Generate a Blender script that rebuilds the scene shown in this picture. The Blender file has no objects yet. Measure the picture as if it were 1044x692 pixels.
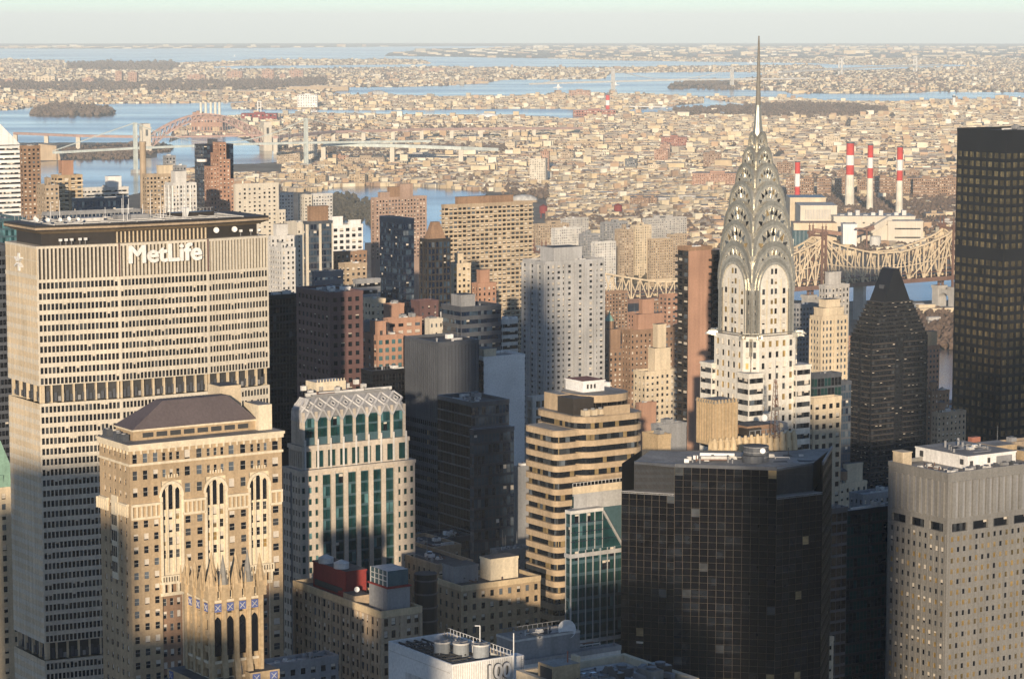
import bpy, math, random
import numpy as np
from mathutils import Vector, Matrix
R = math.radians
rnd = random.Random(7)
SC = bpy.context.scene
COL = SC.collection

# ------------------------------------------------------------------ camera, sky, sun, exposure
CAMZ, PITCH, F = 322.0, R(6.8), 2750.0        # F in pixels of a 1044 wide frame
cam = bpy.data.objects.new('camera', bpy.data.cameras.new('camera'))
COL.objects.link(cam)
cam.location = (0, 0, CAMZ)
cam.rotation_euler = (math.pi/2 - PITCH, 0, 0)
cam.data.sensor_width = 36
cam.data.lens = 36*F/1044
cam.data.clip_start = 1
cam.data.clip_end = 200000
SC.camera = cam

SUN_AZ, SUN_EL = 183.2, 9.0                   # degrees clockwise from the viewing direction
SUN_STRENGTH, SKY_STRENGTH, EXPOSURE = 3.2, 0.085, 0.90
world = bpy.data.worlds.new('World'); SC.world = world; world.use_nodes = True
nt = world.node_tree; nt.nodes.clear()
wo = nt.nodes.new('ShaderNodeOutputWorld'); bg = nt.nodes.new('ShaderNodeBackground'); sky = nt.nodes.new('ShaderNodeTexSky')
sky.sky_type = 'NISHITA'; sky.sun_disc = False
sky.sun_elevation = R(SUN_EL); sky.sun_rotation = R(SUN_AZ)
sky.altitude = 300; sky.air_density = 0.6; sky.dust_density = 0.3; sky.ozone_density = 2.0
bg.inputs['Strength'].default_value = SKY_STRENGTH
nt.links.new(sky.outputs[0], bg.inputs[0]); nt.links.new(bg.outputs[0], wo.inputs[0])
sl = bpy.data.lights.new('sun', 'SUN'); so = bpy.data.objects.new('sun', sl); COL.objects.link(so)
sl.energy = SUN_STRENGTH; sl.angle = R(0.53); sl.color = (1.0, 0.82, 0.61)
sdir = Vector((math.sin(R(SUN_AZ))*math.cos(R(SUN_EL)), math.cos(R(SUN_AZ))*math.cos(R(SUN_EL)), math.sin(R(SUN_EL))))
so.rotation_euler = sdir.to_track_quat('Z', 'Y').to_euler()
so.location = sdir*3000
vs = SC.view_settings; vs.view_transform = 'Standard'; vs.look = 'None'; vs.gamma = 1; vs.exposure = EXPOSURE; vs.use_curve_mapping = False
SC.render.engine = 'CYCLES'
cy = SC.cycles
cy.use_denoising = True; cy.max_bounces = 5; cy.diffuse_bounces = 2; cy.glossy_bounces = 3; cy.volume_bounces = 0; cy.transparent_max_bounces = 6
cy.caustics_reflective = False; cy.caustics_refractive = False
HAZE_DENSITY = 0.000031

# ------------------------------------------------------------------ view geometry: pixels of the photograph <-> places
RE = 7.4e6                                     # earth radius with refraction: the ground falls away towards the horizon
cp, sp = math.cos(PITCH), math.sin(PITCH)
def ray(px, py):
    a, b = (px-522)/F, (346-py)/F
    return (a, cp + b*sp, -sp + b*cp)
def pt(px, py, Y):
    d = ray(px, py); s = Y/d[1]
    return Vector((d[0]*s, Y, CAMZ + d[2]*s))
def zat(py, Y): return pt(522, py, Y).z
def proj(x, y, z):
    dz = z-CAMZ
    dep = y*cp - dz*sp; up = y*sp + dz*cp
    return 522 + F*x/dep, 346 - F*up/dep
def gz(x, y): return -(x*x+y*y)/(2*RE)
def ground(px, py, h=0.0):
    d = ray(px, py); q = (d[0]**2+d[1]**2)/(2*RE)
    disc = d[2]**2 - 4*q*(CAMZ-h)
    s = (-d[2] - math.sqrt(max(disc, 0)))/(2*q)
    return Vector((d[0]*s, d[1]*s, CAMZ + d[2]*s))

GA = R(33.3)                                   # the street grid: 'south' walls run right and away, 'west' walls left and away
uS = Vector((math.cos(GA), math.sin(GA))); uW = Vector((-math.sin(GA), math.cos(GA)))
def solve_len(C, z, u, px):
    lo, hi = 0.0, 900.0
    s = 1 if px > proj(C[0], C[1], z)[0] else -1
    for _ in range(50):
        m = (lo+hi)/2
        if (proj(C[0]+u[0]*m, C[1]+u[1]*m, z)[0]-px)*s < 0: lo = m
        else: hi = m
    return (lo+hi)/2

# ------------------------------------------------------------------ materials
MATS = {}
def nodes(name):
    m = bpy.data.materials.new(name); m.use_nodes = True
    n = m.node_tree.nodes; b = n['Principled BSDF']
    return m, m.node_tree, b
def M(name): return MATS[name]
def surf(name, col, rough=.8, metal=0.0, var=.20, scale=.06, fine=.13, fscale=1.3, streak=.16, bump=0.0, spec=.3, bscale=2.0):
    m, t, b = nodes(name); L = t.links; N = t.nodes
    tc = N.new('ShaderNodeTexCoord')
    def noise(sc, det, vec):
        x = N.new('ShaderNodeTexNoise'); x.inputs['Scale'].default_value = sc; x.inputs['Detail'].default_value = det
        L.new(vec, x.inputs['Vector']); return x.outputs['Fac']
    def rng(f, a):
        x = N.new('ShaderNodeMapRange'); x.inputs[1].default_value = .25; x.inputs[2].default_value = .75
        x.inputs[3].default_value = 1-a; x.inputs[4].default_value = 1+a; L.new(f, x.inputs[0]); return x.outputs[0]
    def mul(a, c):
        x = N.new('ShaderNodeMath'); x.operation = 'MULTIPLY'; L.new(a, x.inputs[0]); L.new(c, x.inputs[1]); return x.outputs[0]
    o = tc.outputs['Object']
    k = mul(rng(noise(scale, 3, o), var), rng(noise(fscale, 2, o), fine))
    if streak:
        mp = N.new('ShaderNodeMapping'); mp.inputs['Scale'].default_value = (.6, .6, .03); L.new(o, mp.inputs['Vector'])
        k = mul(k, rng(noise(1.0, 3, mp.outputs[0]), streak))
    hs = N.new('ShaderNodeVectorMath'); hs.operation = 'SCALE'; hs.inputs[0].default_value = col[:3]; L.new(k, hs.inputs['Scale'])
    L.new(hs.outputs[0], b.inputs['Base Color'])
    b.inputs['Roughness'].default_value = rough; b.inputs['Metallic'].default_value = metal; b.inputs['Specular IOR Level'].default_value = spec
    if bump:
        bp = N.new('ShaderNodeBump'); bp.inputs['Strength'].default_value = bump; bp.inputs['Distance'].default_value = .1
        L.new(noise(bscale, 3, o), bp.inputs['Height']); L.new(bp.outputs[0], b.inputs['Normal'])
    MATS[name] = m; return m
def glass(name, col, rough=.08, metal=0.0, spec=.5, wav=.004, cvar=.35, bump=.02):
    m, t, b = nodes(name); L = t.links; N = t.nodes
    oi = N.new('ShaderNodeTexCoord'); nz = N.new('ShaderNodeTexNoise'); nz.inputs['Scale'].default_value = .35; nz.inputs['Detail'].default_value = 1
    L.new(oi.outputs['Object'], nz.inputs['Vector'])
    mr = N.new('ShaderNodeMapRange'); mr.inputs[1].default_value = .3; mr.inputs[2].default_value = .7; mr.inputs[3].default_value = 1-cvar; mr.inputs[4].default_value = 1+cvar
    L.new(nz.outputs['Fac'], mr.inputs[0])
    hs = N.new('ShaderNodeVectorMath'); hs.operation = 'SCALE'; hs.inputs[0].default_value = col[:3]; L.new(mr.outputs[0], hs.inputs['Scale'])
    L.new(hs.outputs[0], b.inputs['Base Color'])
    b.inputs['Roughness'].default_value = rough; b.inputs['Metallic'].default_value = metal; b.inputs['Specular IOR Level'].default_value = spec
    bp = N.new('ShaderNodeBump'); bp.inputs['Strength'].default_value = bump; bp.inputs['Distance'].default_value = .3
    n2 = N.new('ShaderNodeTexNoise'); n2.inputs['Scale'].default_value = .25; L.new(oi.outputs['Object'], n2.inputs['Vector'])
    L.new(n2.outputs['Fac'], bp.inputs['Height']); L.new(bp.outputs[0], b.inputs['Normal'])
    MATS[name] = m; return m
def attr_surf(name, rough=.85, var=.2, scale=.05):
    """per-building colours from a colour attribute, broken up by noise"""
    m, t, b = nodes(name); L = t.links; N = t.nodes
    at = N.new('ShaderNodeAttribute'); at.attribute_name = 'Col'
    tc = N.new('ShaderNodeTexCoord'); nz = N.new('ShaderNodeTexNoise'); nz.inputs['Scale'].default_value = scale; nz.inputs['Detail'].default_value = 4
    L.new(tc.outputs['Object'], nz.inputs['Vector'])
    mr = N.new('ShaderNodeMapRange'); mr.inputs[1].default_value = .3; mr.inputs[2].default_value = .7; mr.inputs[3].default_value = 1-var; mr.inputs[4].default_value = 1+var
    L.new(nz.outputs['Fac'], mr.inputs[0])
    hs = N.new('ShaderNodeVectorMath'); hs.operation = 'SCALE'; L.new(at.outputs['Color'], hs.inputs[0]); L.new(mr.outputs[0], hs.inputs['Scale'])
    L.new(hs.outputs[0], b.inputs['Base Color']); b.inputs['Roughness'].default_value = rough; b.inputs['Specular IOR Level'].default_value = .2
    MATS[name] = m; return m

surf('limestone', (.56, .46, .32)); surf('concrete_cream', (.56, .505, .41), var=.08, streak=.12); surf('white_brick', (.62, .585, .51), var=.08)
surf('white_paint', (.72, .70, .66), var=.08); surf('buff_brick', (.385, .285, .175), fine=.16, bump=.2); surf('tan_brick', (.37, .285, .195), fine=.16); surf('pink_brick', (.34, .24, .185), fine=.16)
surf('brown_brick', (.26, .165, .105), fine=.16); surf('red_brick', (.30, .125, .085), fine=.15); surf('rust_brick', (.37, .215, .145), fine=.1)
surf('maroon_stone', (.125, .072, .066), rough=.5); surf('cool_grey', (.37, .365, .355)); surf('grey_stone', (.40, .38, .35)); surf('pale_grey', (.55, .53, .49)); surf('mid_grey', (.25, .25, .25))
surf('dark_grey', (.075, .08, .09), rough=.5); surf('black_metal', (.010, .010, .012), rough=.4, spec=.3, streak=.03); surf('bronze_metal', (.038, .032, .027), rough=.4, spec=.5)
surf('navy_panel', (.011, .018, .036), rough=.35, spec=.5); surf('sandstone', (.41, .31, .20), var=.12); surf('trim_cream', (.64, .55, .40), var=.08)
surf('aluminium', (.245, .235, .215), rough=.45, metal=.2, var=.1, bump=.35, bscale=.9); surf('steel', (.60, .57, .49), rough=.33, metal=.65, var=.16, fine=.2)
surf('steel_dark', (.43, .41, .35), rough=.36, metal=.65, var=.25, fine=.2); surf('roof_gravel', (.26, .245, .22), streak=0, var=.42, scale=.12, fine=.2); surf('roof_dark', (.09, .085, .08), streak=0, var=.5, scale=.15)
surf('roof_pale', (.42, .41, .385), streak=0, var=.4, scale=.15); surf('roof_slate', (.105, .085, .085), streak=0, rough=.6); surf('roof_white', (.72, .71, .68), streak=0)
surf('stage_stone', (.49, .425, .345)); surf('bronze_light', (.085, .068, .055), streak=0); surf('copper_green', (.22, .36, .28), rough=.7); surf('teal_panel', (.055, .10, .115), rough=.4); surf('red_paint', (.50, .05, .04), streak=.05); surf('dark_red', (.22, .035, .03))
surf('gold_stone', (.42, .315, .19), fine=.2); surf('buff_stone', (.54, .42, .26), fine=.12); surf('bridge_cream', (.62, .50, .34)); surf('bridge_brown', (.17, .10, .075)); surf('bridge_pink', (.42, .28, .235))
surf('bridge_grey', (.50, .54, .50)); surf('stack_cream', (.66, .61, .50), streak=.2); surf('blue_tile', (.10, .13, .30)); surf('diamond_metal', (.42, .41, .40), rough=.5); surf('crown_panel', (.24, .24, .245), rough=.5)
surf('asphalt', (.05, .05, .052), streak=0); surf('blind', (.58, .52, .43), var=.2, streak=0); surf('frame_dark', (.05, .05, .05), streak=0); surf('frame_white', (.6, .57, .5), streak=0); surf('dirt_pipe', (.2, .19, .17))
glass('glass_dark', (.010, .012, .016)); glass('glass_grey', (.05, .055, .06), rough=.15); glass('glass_sky', (.16, .19, .22), rough=.12, metal=.35); glass('glass_blue', (.08, .125, .18), spec=.7, metal=.5)
glass('glass_navy', (.008, .016, .036), spec=.8, rough=.06); glass('glass_teal', (.014, .055, .060), spec=.8, metal=.12); glass('glass_teal_light', (.10, .22, .235), rough=.2, metal=.25); glass('glass_green', (.012, .045, .042), spec=.6)
glass('glass_bronze', (.40, .31, .16), metal=.8, rough=.22); glass('glass_brz2', (.21, .165, .09), metal=.8, rough=.25, cvar=.5); glass('glass_sunset_tint', (.50, .34, .13), metal=.6, rough=.32); glass('glass_black', (.004, .004, .006), spec=.32, rough=.05, bump=.03); glass('glass_warm', (.30, .22, .11), metal=.3, rough=.3)  # gold panes: sunset reflection painted into the glass colour
attr_surf('town'); attr_surf('town_far', var=.1)
GL = {  # weighted panes: (glass, share of the pane covered by a blind, weight)
 'office': [('glass_dark', 0, 5), ('glass_grey', 0, 2), ('glass_dark', .45, 2), ('glass_dark', .75, 1), ('glass_sky', 0, .5)],
 'home': [('glass_dark', 0, 4), ('glass_grey', 0, 2), ('glass_dark', .5, 2.5), ('glass_sky', 0, 1), ('glass_dark', .95, 2.0)],
 'sunny': [('glass_grey', 0, 2), ('glass_sunset_tint', 0, 2.0), ('glass_dark', 0, 2), ('glass_warm', .5, 1), ('glass_dark', .9, 1.2)],
 'gold': [('glass_sunset_tint', 0, 3), ('glass_bronze', 0, 2), ('glass_dark', 0, 2.2), ('glass_warm', 0, 2)],
 'bronze': [('glass_brz2', 0, 8), ('glass_black', 0, .3), ('glass_bronze', 0, 3)],
 'navy': [('glass_navy', 0, 6), ('glass_blue', 0, 3), ('glass_dark', .35, .5), ('glass_sky', 0, .12)],
 'blue': [('glass_blue', 0, 6), ('glass_navy', 0, 3), ('glass_sky', 0, .8), ('glass_blue', .5, .6)],
 'teal': [('glass_teal', 0, 5), ('glass_green', 0, 5), ('glass_teal_light', 0, 1.0), ('glass_dark', .3, .5)],
 'green': [('glass_green', 0, 5), ('glass_dark', 0, 4), ('glass_teal', 0, .5)],
 'black': [('glass_black', 0, 12), ('glass_dark', 0, 5), ('glass_grey', 0, .35), ('glass_warm', 0, .1), ('glass_dark', .4, .05)],
 'slab': [('glass_dark', 0, 8), ('glass_grey', 0, 2), ('glass_dark', .3, 1.2)],
 'tealpale': [('glass_teal_light', 0, 4), ('glass_teal', 0, 2)],
}
def pick(g):
    L = GL[g]; t = rnd.random()*sum(x[2] for x in L)
    for i, x in enumerate(L):
        t -= x[2]
        if t <= 0: return i
    return 0

# ------------------------------------------------------------------ mesh building
class MB:
    def __init__(s): s.v = []; s.f = []; s.m = []; s.k = []
    def mi(s, mat):
        if mat not in s.k: s.k.append(mat)
        return s.k.index(mat)
    def poly(s, pts, mat):
        n = len(s.v); s.v.extend(tuple(p) for p in pts); s.f.append(tuple(range(n, n+len(pts)))); s.m.append(s.mi(mat))
    def box(s, x0, x1, y0, y1, z0, z1, mat, top=None, bottom=True):
        n = len(s.v)
        s.v.extend([(x0,y0,z0),(x1,y0,z0),(x1,y1,z0),(x0,y1,z0),(x0,y0,z1),(x1,y0,z1),(x1,y1,z1),(x0,y1,z1)])
        fs = [(0,1,5,4),(1,2,6,5),(2,3,7,6),(3,0,4,7),(4,5,6,7)] + ([(3,2,1,0)] if bottom else [])
        a = s.mi(mat); b = s.mi(top or mat)
        for i, q in enumerate(fs): s.f.append(tuple(n+j for j in q)); s.m.append(b if i == 4 else a)
    def prism(s, pl, z0, z1, mat, top=None, pl2=None):
        """footprint counter-clockwise"""
        n = len(s.v); k = len(pl); q = pl2 or pl
        zz0 = z0 if isinstance(z0, (list, tuple)) else [z0]*k; zz1 = z1 if isinstance(z1, (list, tuple)) else [z1]*k
        s.v.extend((p[0], p[1], z) for p, z in zip(pl, zz0)); s.v.extend((p[0], p[1], z) for p, z in zip(q, zz1))
        a = s.mi(mat); b = s.mi(top or mat)
        for i in range(k):
            j = (i+1) % k; s.f.append((n+i, n+j, n+k+j, n+k+i)); s.m.append(a)
        s.f.append(tuple(n+k+i for i in range(k))); s.m.append(b)
        s.f.append(tuple(n+k-1-i for i in range(k))); s.m.append(a)
    def cyl(s, x, y, z0, z1, r0, mat, r1=None, n=12, top=None, a0=0.0):
        r1 = r0 if r1 is None else r1
        A = [a0+2*math.pi*i/n for i in range(n)]
        s.prism([(x+r0*math.cos(a), y+r0*math.sin(a)) for a in A], z0, z1, mat, top, [(x+r1*math.cos(a), y+r1*math.sin(a)) for a in A])
    def bar(s, p, q, t, mat, t2=None):
        p = Vector(p); q = Vector(q); d = q-p
        if d.length < 1e-6: return
        d.normalize(); up = Vector((0,0,1)) if abs(d.z) < .95 else Vector((1,0,0))
        a = d.cross(up).normalized()*(t/2); b = d.cross(a).normalized()*((t2 or t)/2)
        n = len(s.v)
        for o in (p, q): s.v.extend(tuple(o+x) for x in (-a-b, a-b, a+b, -a+b))
        i = s.mi(mat)
        for f in ((0,1,2,3),(7,6,5,4),(0,4,5,1),(1,5,6,2),(2,6,7,3),(3,7,4,0)): s.f.append(tuple(n+j for j in f)); s.m.append(i)
    def dish(s, c, r, nrm, mat):
        nrm = Vector(nrm).normalized(); a = nrm.orthogonal().normalized(); b = nrm.cross(a); c = Vector(c); N = 14
        rim = [c + (a*math.cos(2*math.pi*i/N)+b*math.sin(2*math.pi*i/N))*r + nrm*r*.35 for i in range(N)]
        mid = [c + (a*math.cos(2*math.pi*i/N)+b*math.sin(2*math.pi*i/N))*r*.55 + nrm*r*.1 for i in range(N)]
        for i in range(N):
            j = (i+1) % N
            s.poly([rim[i], rim[j], mid[j], mid[i]], mat); s.poly([mid[i], mid[j], c], mat)
        s.bar(c, c - nrm*r*.8 - Vector((0,0,r*.6)), r*.12, mat)
    def mesh(s, name):
        me = bpy.data.meshes.new(name); me.from_pydata(s.v, [], s.f)
        for k in s.k: me.materials.append(MATS[k])
        me.polygons.foreach_set('material_index', s.m); me.update(); return me
    def build(s, name, parent=None, loc=None, rz=0.0, kind=None, label=None):
        if not s.f: return None
        return link(s.mesh(name), name, parent, loc, rz, kind, label)
def link(me, name, parent=None, loc=None, rz=0.0, kind=None, label=None):
    o = bpy.data.objects.new(name, me); COL.objects.link(o)
    if parent is not None: o.parent = parent
    if loc is not None: o.location = loc
    if rz: o.rotation_euler = (0, 0, rz)
    if kind: o['kind'] = kind
    if label: o['label'] = label
    return o
def tag(o, label, cat, group=None):
    o['label'] = label; o['category'] = cat
    if group: o['group'] = group
    return o
def thing(name, label, cat, loc=(0,0,0), rz=0.0, group=None):
    o = bpy.data.objects.new(name, None); COL.objects.link(o); o.empty_display_size = 1
    o.location = loc; o.rotation_euler = (0, 0, rz)
    return tag(o, label, cat, group)
def part(root, name, fn, kind=None, label=None):
    b = MB(); fn(b); return b.build(name, root, kind=kind, label=label)
def copy_tree(o, parent=None):
    c = o.copy(); COL.objects.link(c)
    if parent is not None: c.parent = parent
    for ch in list(o.children): copy_tree(ch, c)
    return c

# ------------------------------------------------------------------ facades
# a window is (x, y, z of its lower middle, ux, uy, w, h, glass, pane_width); u points right as seen from outside
def pane_faces(b, g, w, h, pw, P, frame, i=None):
    n = max(1, round(w/pw)) if pw else 1
    for k in range(n):
        gl, bl, _ = GL[g][pick(g) if i is None else i]
        a0 = -w/2 + w*k/n; a1 = -w/2 + w*(k+1)/n
        zt = h*(1-bl*rnd.uniform(.6, 1.2)) if bl else h
        zt = max(.05*h, min(h, zt))
        t = [rnd.uniform(-.012, .012) for _ in range(4)]
        b.poly([P(a0, 0, t[0]), P(a1, 0, t[1]), P(a1, zt, t[2]), P(a0, zt, t[3])], gl)
        if zt < h: b.poly([P(a0, zt, .01), P(a1, zt, .01), P(a1, h, .01), P(a0, h, .01)], 'blind')
    if frame:
        fw = .07
        for k in range(n+1):
            a = -w/2 + w*k/n; q = .035 if 0 < k < n else .06
            b.poly([P(a-q, 0, .05), P(a+q, 0, .05), P(a+q, h, .05), P(a-q, h, .05)], frame)
        for z in ((h*.5,) if n == 1 else ()):
            b.poly([P(-w/2, z-fw/2, .04), P(w/2, z-fw/2, .04), P(w/2, z+fw/2, .04), P(-w/2, z+fw/2, .04)], frame)
WCACHE = {}
def emit(root, wins, frame='frame_dark', indiv=100, name='window'):
    if not wins: return
    mw = root.matrix_basis if root.parent is None else root.parent.matrix_basis @ root.matrix_basis
    rot = root.rotation_euler.z; cx, cyy, cz = root.location
    c, s = math.cos(rot), math.sin(rot)
    def size(w):
        x = cx + w[0]*c - w[1]*s; y = cyy + w[0]*s + w[1]*c; z = cz + w[2]
        nx, ny = w[4], -w[3]; nx, ny = nx*c - ny*s, nx*s + ny*c
        d = math.hypot(x, y); px, py = proj(x, y, z+w[6]/2)
        face = -(nx*x + ny*y)/d
        if face <= 0.02 or not (-5 < px < 1049 and 0 < py < 690): return 0
        return face*w[5]*w[6]/d/d
    order = sorted(range(len(wins)), key=lambda i: -size(wins[i]))
    ind = set(order[:indiv]) if indiv else set()
    rest = MB()
    for i, w in enumerate(wins):
        x, y, z, ux, uy, ww, hh, g, pw = w
        if i in ind:
            v = pick(g); q = rnd.randrange(3)
            key = (round(ww, 2), round(hh, 2), g, v if not (pw and ww/pw > 1.6) else q+10, q, frame)
            if key not in WCACHE:
                b = MB(); pane_faces(b, g, ww, hh, pw, lambda a, zz, d: (a, -d, zz), frame, v if not (pw and ww/pw > 1.6) else None)
                WCACHE[key] = b.mesh(name)
            link(WCACHE[key], name, root, (x, y, z), math.atan2(uy, ux))
        else:
            nx, ny = uy, -ux
            pane_faces(rest, g, ww, hh, pw, lambda a, zz, d: (x+ux*a+nx*d, y+uy*a+ny*d, z+zz), frame if indiv else None)
    rest.build(name + 's', root, kind='stuff')

def facade(b, wins, o, u, W, z0, z1, st, wall, dummy=None):
    """wall sheet with real openings from o along u (outward side on the right hand of u), window list grows"""
    fh = st.get('fh', 3.5); k = st.get('k', 'punch'); mg = st.get('mg', 0.0); rec = st.get('rec', .3)
    n = (u[1], -u[0]); sm = st.get('sp', wall); pm = st.get('pm', wall); g = st.get('g', 'office')
    nr = max(1, int((z1-z0)/fh + 1e-6)); zb = z1 - nr*fh
    zmin = st.get('zmin', z0)
    def P(a, z, d=0.0): return (o[0]+u[0]*a+n[0]*d, o[1]+u[1]*a+n[1]*d, z)
    def Q(a0, a1, za, zc, mat, d=0.0): b.poly([P(a0, za, d), P(a1, za, d), P(a1, zc, d), P(a0, zc, d)], mat)
    if k == 'blank': Q(0, W, z0, z1, wall); return
    r0 = max(0, int((zmin-zb)/fh))
    zs0 = zb + r0*fh
    if zs0 > z0: Q(0, W, z0, zs0, wall)
    if mg > 0: Q(0, mg, zs0, z1, wall); Q(W-mg, W, zs0, z1, wall)
    Wi = W-2*mg
    if k == 'ribbon': nc, wf = 1, st.get('wf', 1.0)
    else: nc = max(1, int(round(Wi/st.get('bay', 3.2)))); wf = st.get('wf', .5)
    bay = Wi/nc; ww = bay*wf; hf, sf = st.get('hf', .5), st.get('sf', .28)
    every = st.get('skip', ())
    zprev = zs0
    for r in range(r0, nr):
        f0 = zb + r*fh; zs = f0+sf*fh; zh = zs+hf*fh
        if (nr-1-r) in every: continue
        Q(mg, W-mg, zprev, zs, sm); zprev = zh
        for c in range(nc):
            a0 = mg+c*bay+(bay-ww)/2; a1 = a0+ww
            if c == 0 and a0 > mg: Q(mg, a0, zs, zh, pm)
            if c < nc-1: Q(a1, a0+bay, zs, zh, pm)
            elif a1 < W-mg: Q(a1, W-mg, zs, zh, pm)
            if rec:
                b.poly([P(a0, zs), P(a1, zs), P(a1, zs, -rec), P(a0, zs, -rec)], sm); b.poly([P(a0, zh, -rec), P(a1, zh, -rec), P(a1, zh), P(a0, zh)], sm)
                b.poly([P(a0, zs, -rec), P(a0, zh, -rec), P(a0, zh), P(a0, zs)], pm); b.poly([P(a1, zs), P(a1, zh), P(a1, zh, -rec), P(a1, zs, -rec)], pm)
            x, y, _ = P((a0+a1)/2, 0, -rec)
            wins.append((x, y, zs, u[0], u[1], ww, zh-zs, g, st.get('pw', 0)))
    Q(mg, W-mg, zprev, z1, sm)
    if 'pier' in st:                            # projecting vertical ribs
        dep, pw, pmat, step = st['pier']
        np_ = max(1, int(round(Wi/step)))
        for i in range(np_+1):
            a = mg + Wi*i/np_
            a0, a1 = max(0, a-pw/2), min(W, a+pw/2)
            for (p, q) in (((a0, 0), (a0, dep)), ((a0, dep), (a1, dep)), ((a1, dep), (a1, 0))):
                b.poly([P(p[0], zs0, p[1]), P(q[0], zs0, q[1]), P(q[0], z1, q[1]), P(p[0], z1, p[1])], pmat)
            b.poly([P(a0, z1, 0), P(a0, z1, dep), P(a1, z1, dep), P(a1, z1, 0)], pmat)
    if 'ledge' in st:                           # projecting slab edges (balconies, sills)
        dep, th, lm, a0, a1 = st['ledge']
        for r in range(r0, nr):
            z = zb + r*fh
            for (x0, x1) in [(W*p, W*q) for p, q in zip(a0, a1)]:
                b.poly([P(x0, z, dep), P(x1, z, dep), P(x1, z+th, dep), P(x0, z+th, dep)], lm); b.poly([P(x0, z+th, dep), P(x1, z+th, dep), P(x1, z+th, 0), P(x0, z+th, 0)], lm)
                b.poly([P(x0, z, 0), P(x0, z, dep), P(x0, z+th, dep), P(x0, z+th, 0)], lm); b.poly([P(x1, z, dep), P(x1, z, 0), P(x1, z+th, 0), P(x1, z+th, dep)], lm)
def shell(b, wins, pl, z0, z1, styles, wall):
    """walls on a counter-clockwise footprint; styles[i] for the wall from point i to i+1 (None: plain)"""
    for i, p in enumerate(pl):
        q = pl[(i+1) % len(pl)]; W = math.hypot(q[0]-p[0], q[1]-p[1])
        if W < .01: continue
        u = ((q[0]-p[0])/W, (q[1]-p[1])/W)
        facade(b, wins, p, u, W, z0, z1, styles[i] or {'k': 'blank'}, wall)
def offset(pl, d):
    n = len(pl); out = []
    for i in range(n):
        p0, p1, p2 = Vector(pl[i-1]), Vector(pl[i]), Vector(pl[(i+1) % n])
        a = (p1-p0).normalized(); c = (p2-p1).normalized()
        na, nc = Vector((a.y, -a.x)), Vector((c.y, -c.x)); k = 1+na.dot(nc)
        out.append(tuple(p1 + (na+nc)*(d/max(k, .2))))
    return out
def roof(root, pl, z, mat='roof_gravel', par=1.1, wall='limestone', th=.5):
    b = MB(); b.poly([(x, y, z) for x, y in pl], mat); b.build('roof', root)
    if par:
        b = MB(); inn = offset(pl, -th); n = len(pl); out = offset(pl, .12)
        for i in range(n):
            j = (i+1) % n
            b.poly([(*out[i], z-.4), (*out[j], z-.4), (*out[j], z+par), (*out[i], z+par)], wall)
            b.poly([(*out[i], z+par), (*out[j], z+par), (*inn[j], z+par), (*inn[i], z+par)], wall)
            b.poly([(*inn[j], z), (*inn[i], z), (*inn[i], z+par), (*inn[j], z+par)], wall)
        b.build('parapet', root)
def rooftop(root, x0, x1, y0, y1, z, n=4, seed=0, big=True, wall='limestone'):
    r = random.Random(seed); W, D = x1-x0, y1-y0
    if big:
        a, c = r.uniform(.25, .5), r.uniform(.3, .55); xx, yy = x0+W*r.uniform(.15, .45), y0+D*r.uniform(.2, .4); hh = r.uniform(3.5, 6.5)
        b = MB(); b.box(xx, xx+W*a, yy, yy+D*c, z, z+hh, wall, 'roof_gravel'); b.box(xx-.2, xx+W*a+.2, yy-.2, yy+D*c+.2, z+hh, z+hh+.35, wall, 'roof_dark'); b.box(xx+W*a*.3, xx+W*a*.6, yy-.08, yy, z+.2, z+2.4, 'frame_dark'); ph = b.build('penthouse', root); b = MB(); b.cyl(xx+W*a*.3, yy+D*c*.5, z+hh, z+hh+1.2, .6, 'mid_grey', n=8); b.build('vent', ph)
    for i in range(n):
        k = r.choice(['rooftop_unit', 'rooftop_unit', 'vent', 'duct', 'antenna'] if n < 8 else ['rooftop_unit', 'vent', 'duct'])
        x, y = x0+W*r.uniform(.08, .88), y0+D*r.uniform(.06, .85); b = MB()
        if k == 'rooftop_unit':
            w, d, h = r.uniform(1.5, 4), r.uniform(1.5, 4), r.uniform(1.2, 2.6); b.box(x, x+w, y, y+d, z+.3, z+h, r.choice(['pale_grey', 'mid_grey', 'white_paint'])); b.cyl(x+w/2, y+d/2, z+h, z+h+.35, min(w, d)*.35, 'dark_grey', n=10)
            b.box(x+.2, x+.5, y+.2, y+d-.2, z, z+.3, 'dark_grey'); b.box(x+w-.5, x+w-.2, y+.2, y+d-.2, z, z+.3, 'dark_grey')
        elif k == 'vent': b.cyl(x, y, z, z+1.2, .4, 'mid_grey', n=8); b.cyl(x, y, z+1.2, z+1.7, .65, 'mid_grey', .3, n=8)
        elif k == 'duct': b.box(x, x+min(W*.3, 7), y, y+.9, z+.5, z+1.3, 'pale_grey'); b.box(x, x+.8, y+.1, y+.8, z, z+.5, 'pale_grey')
        else: b.cyl(x, y, z, z+r.uniform(4, 9), .09, 'mid_grey', .04, n=5)
        b.build(k, root)
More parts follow.
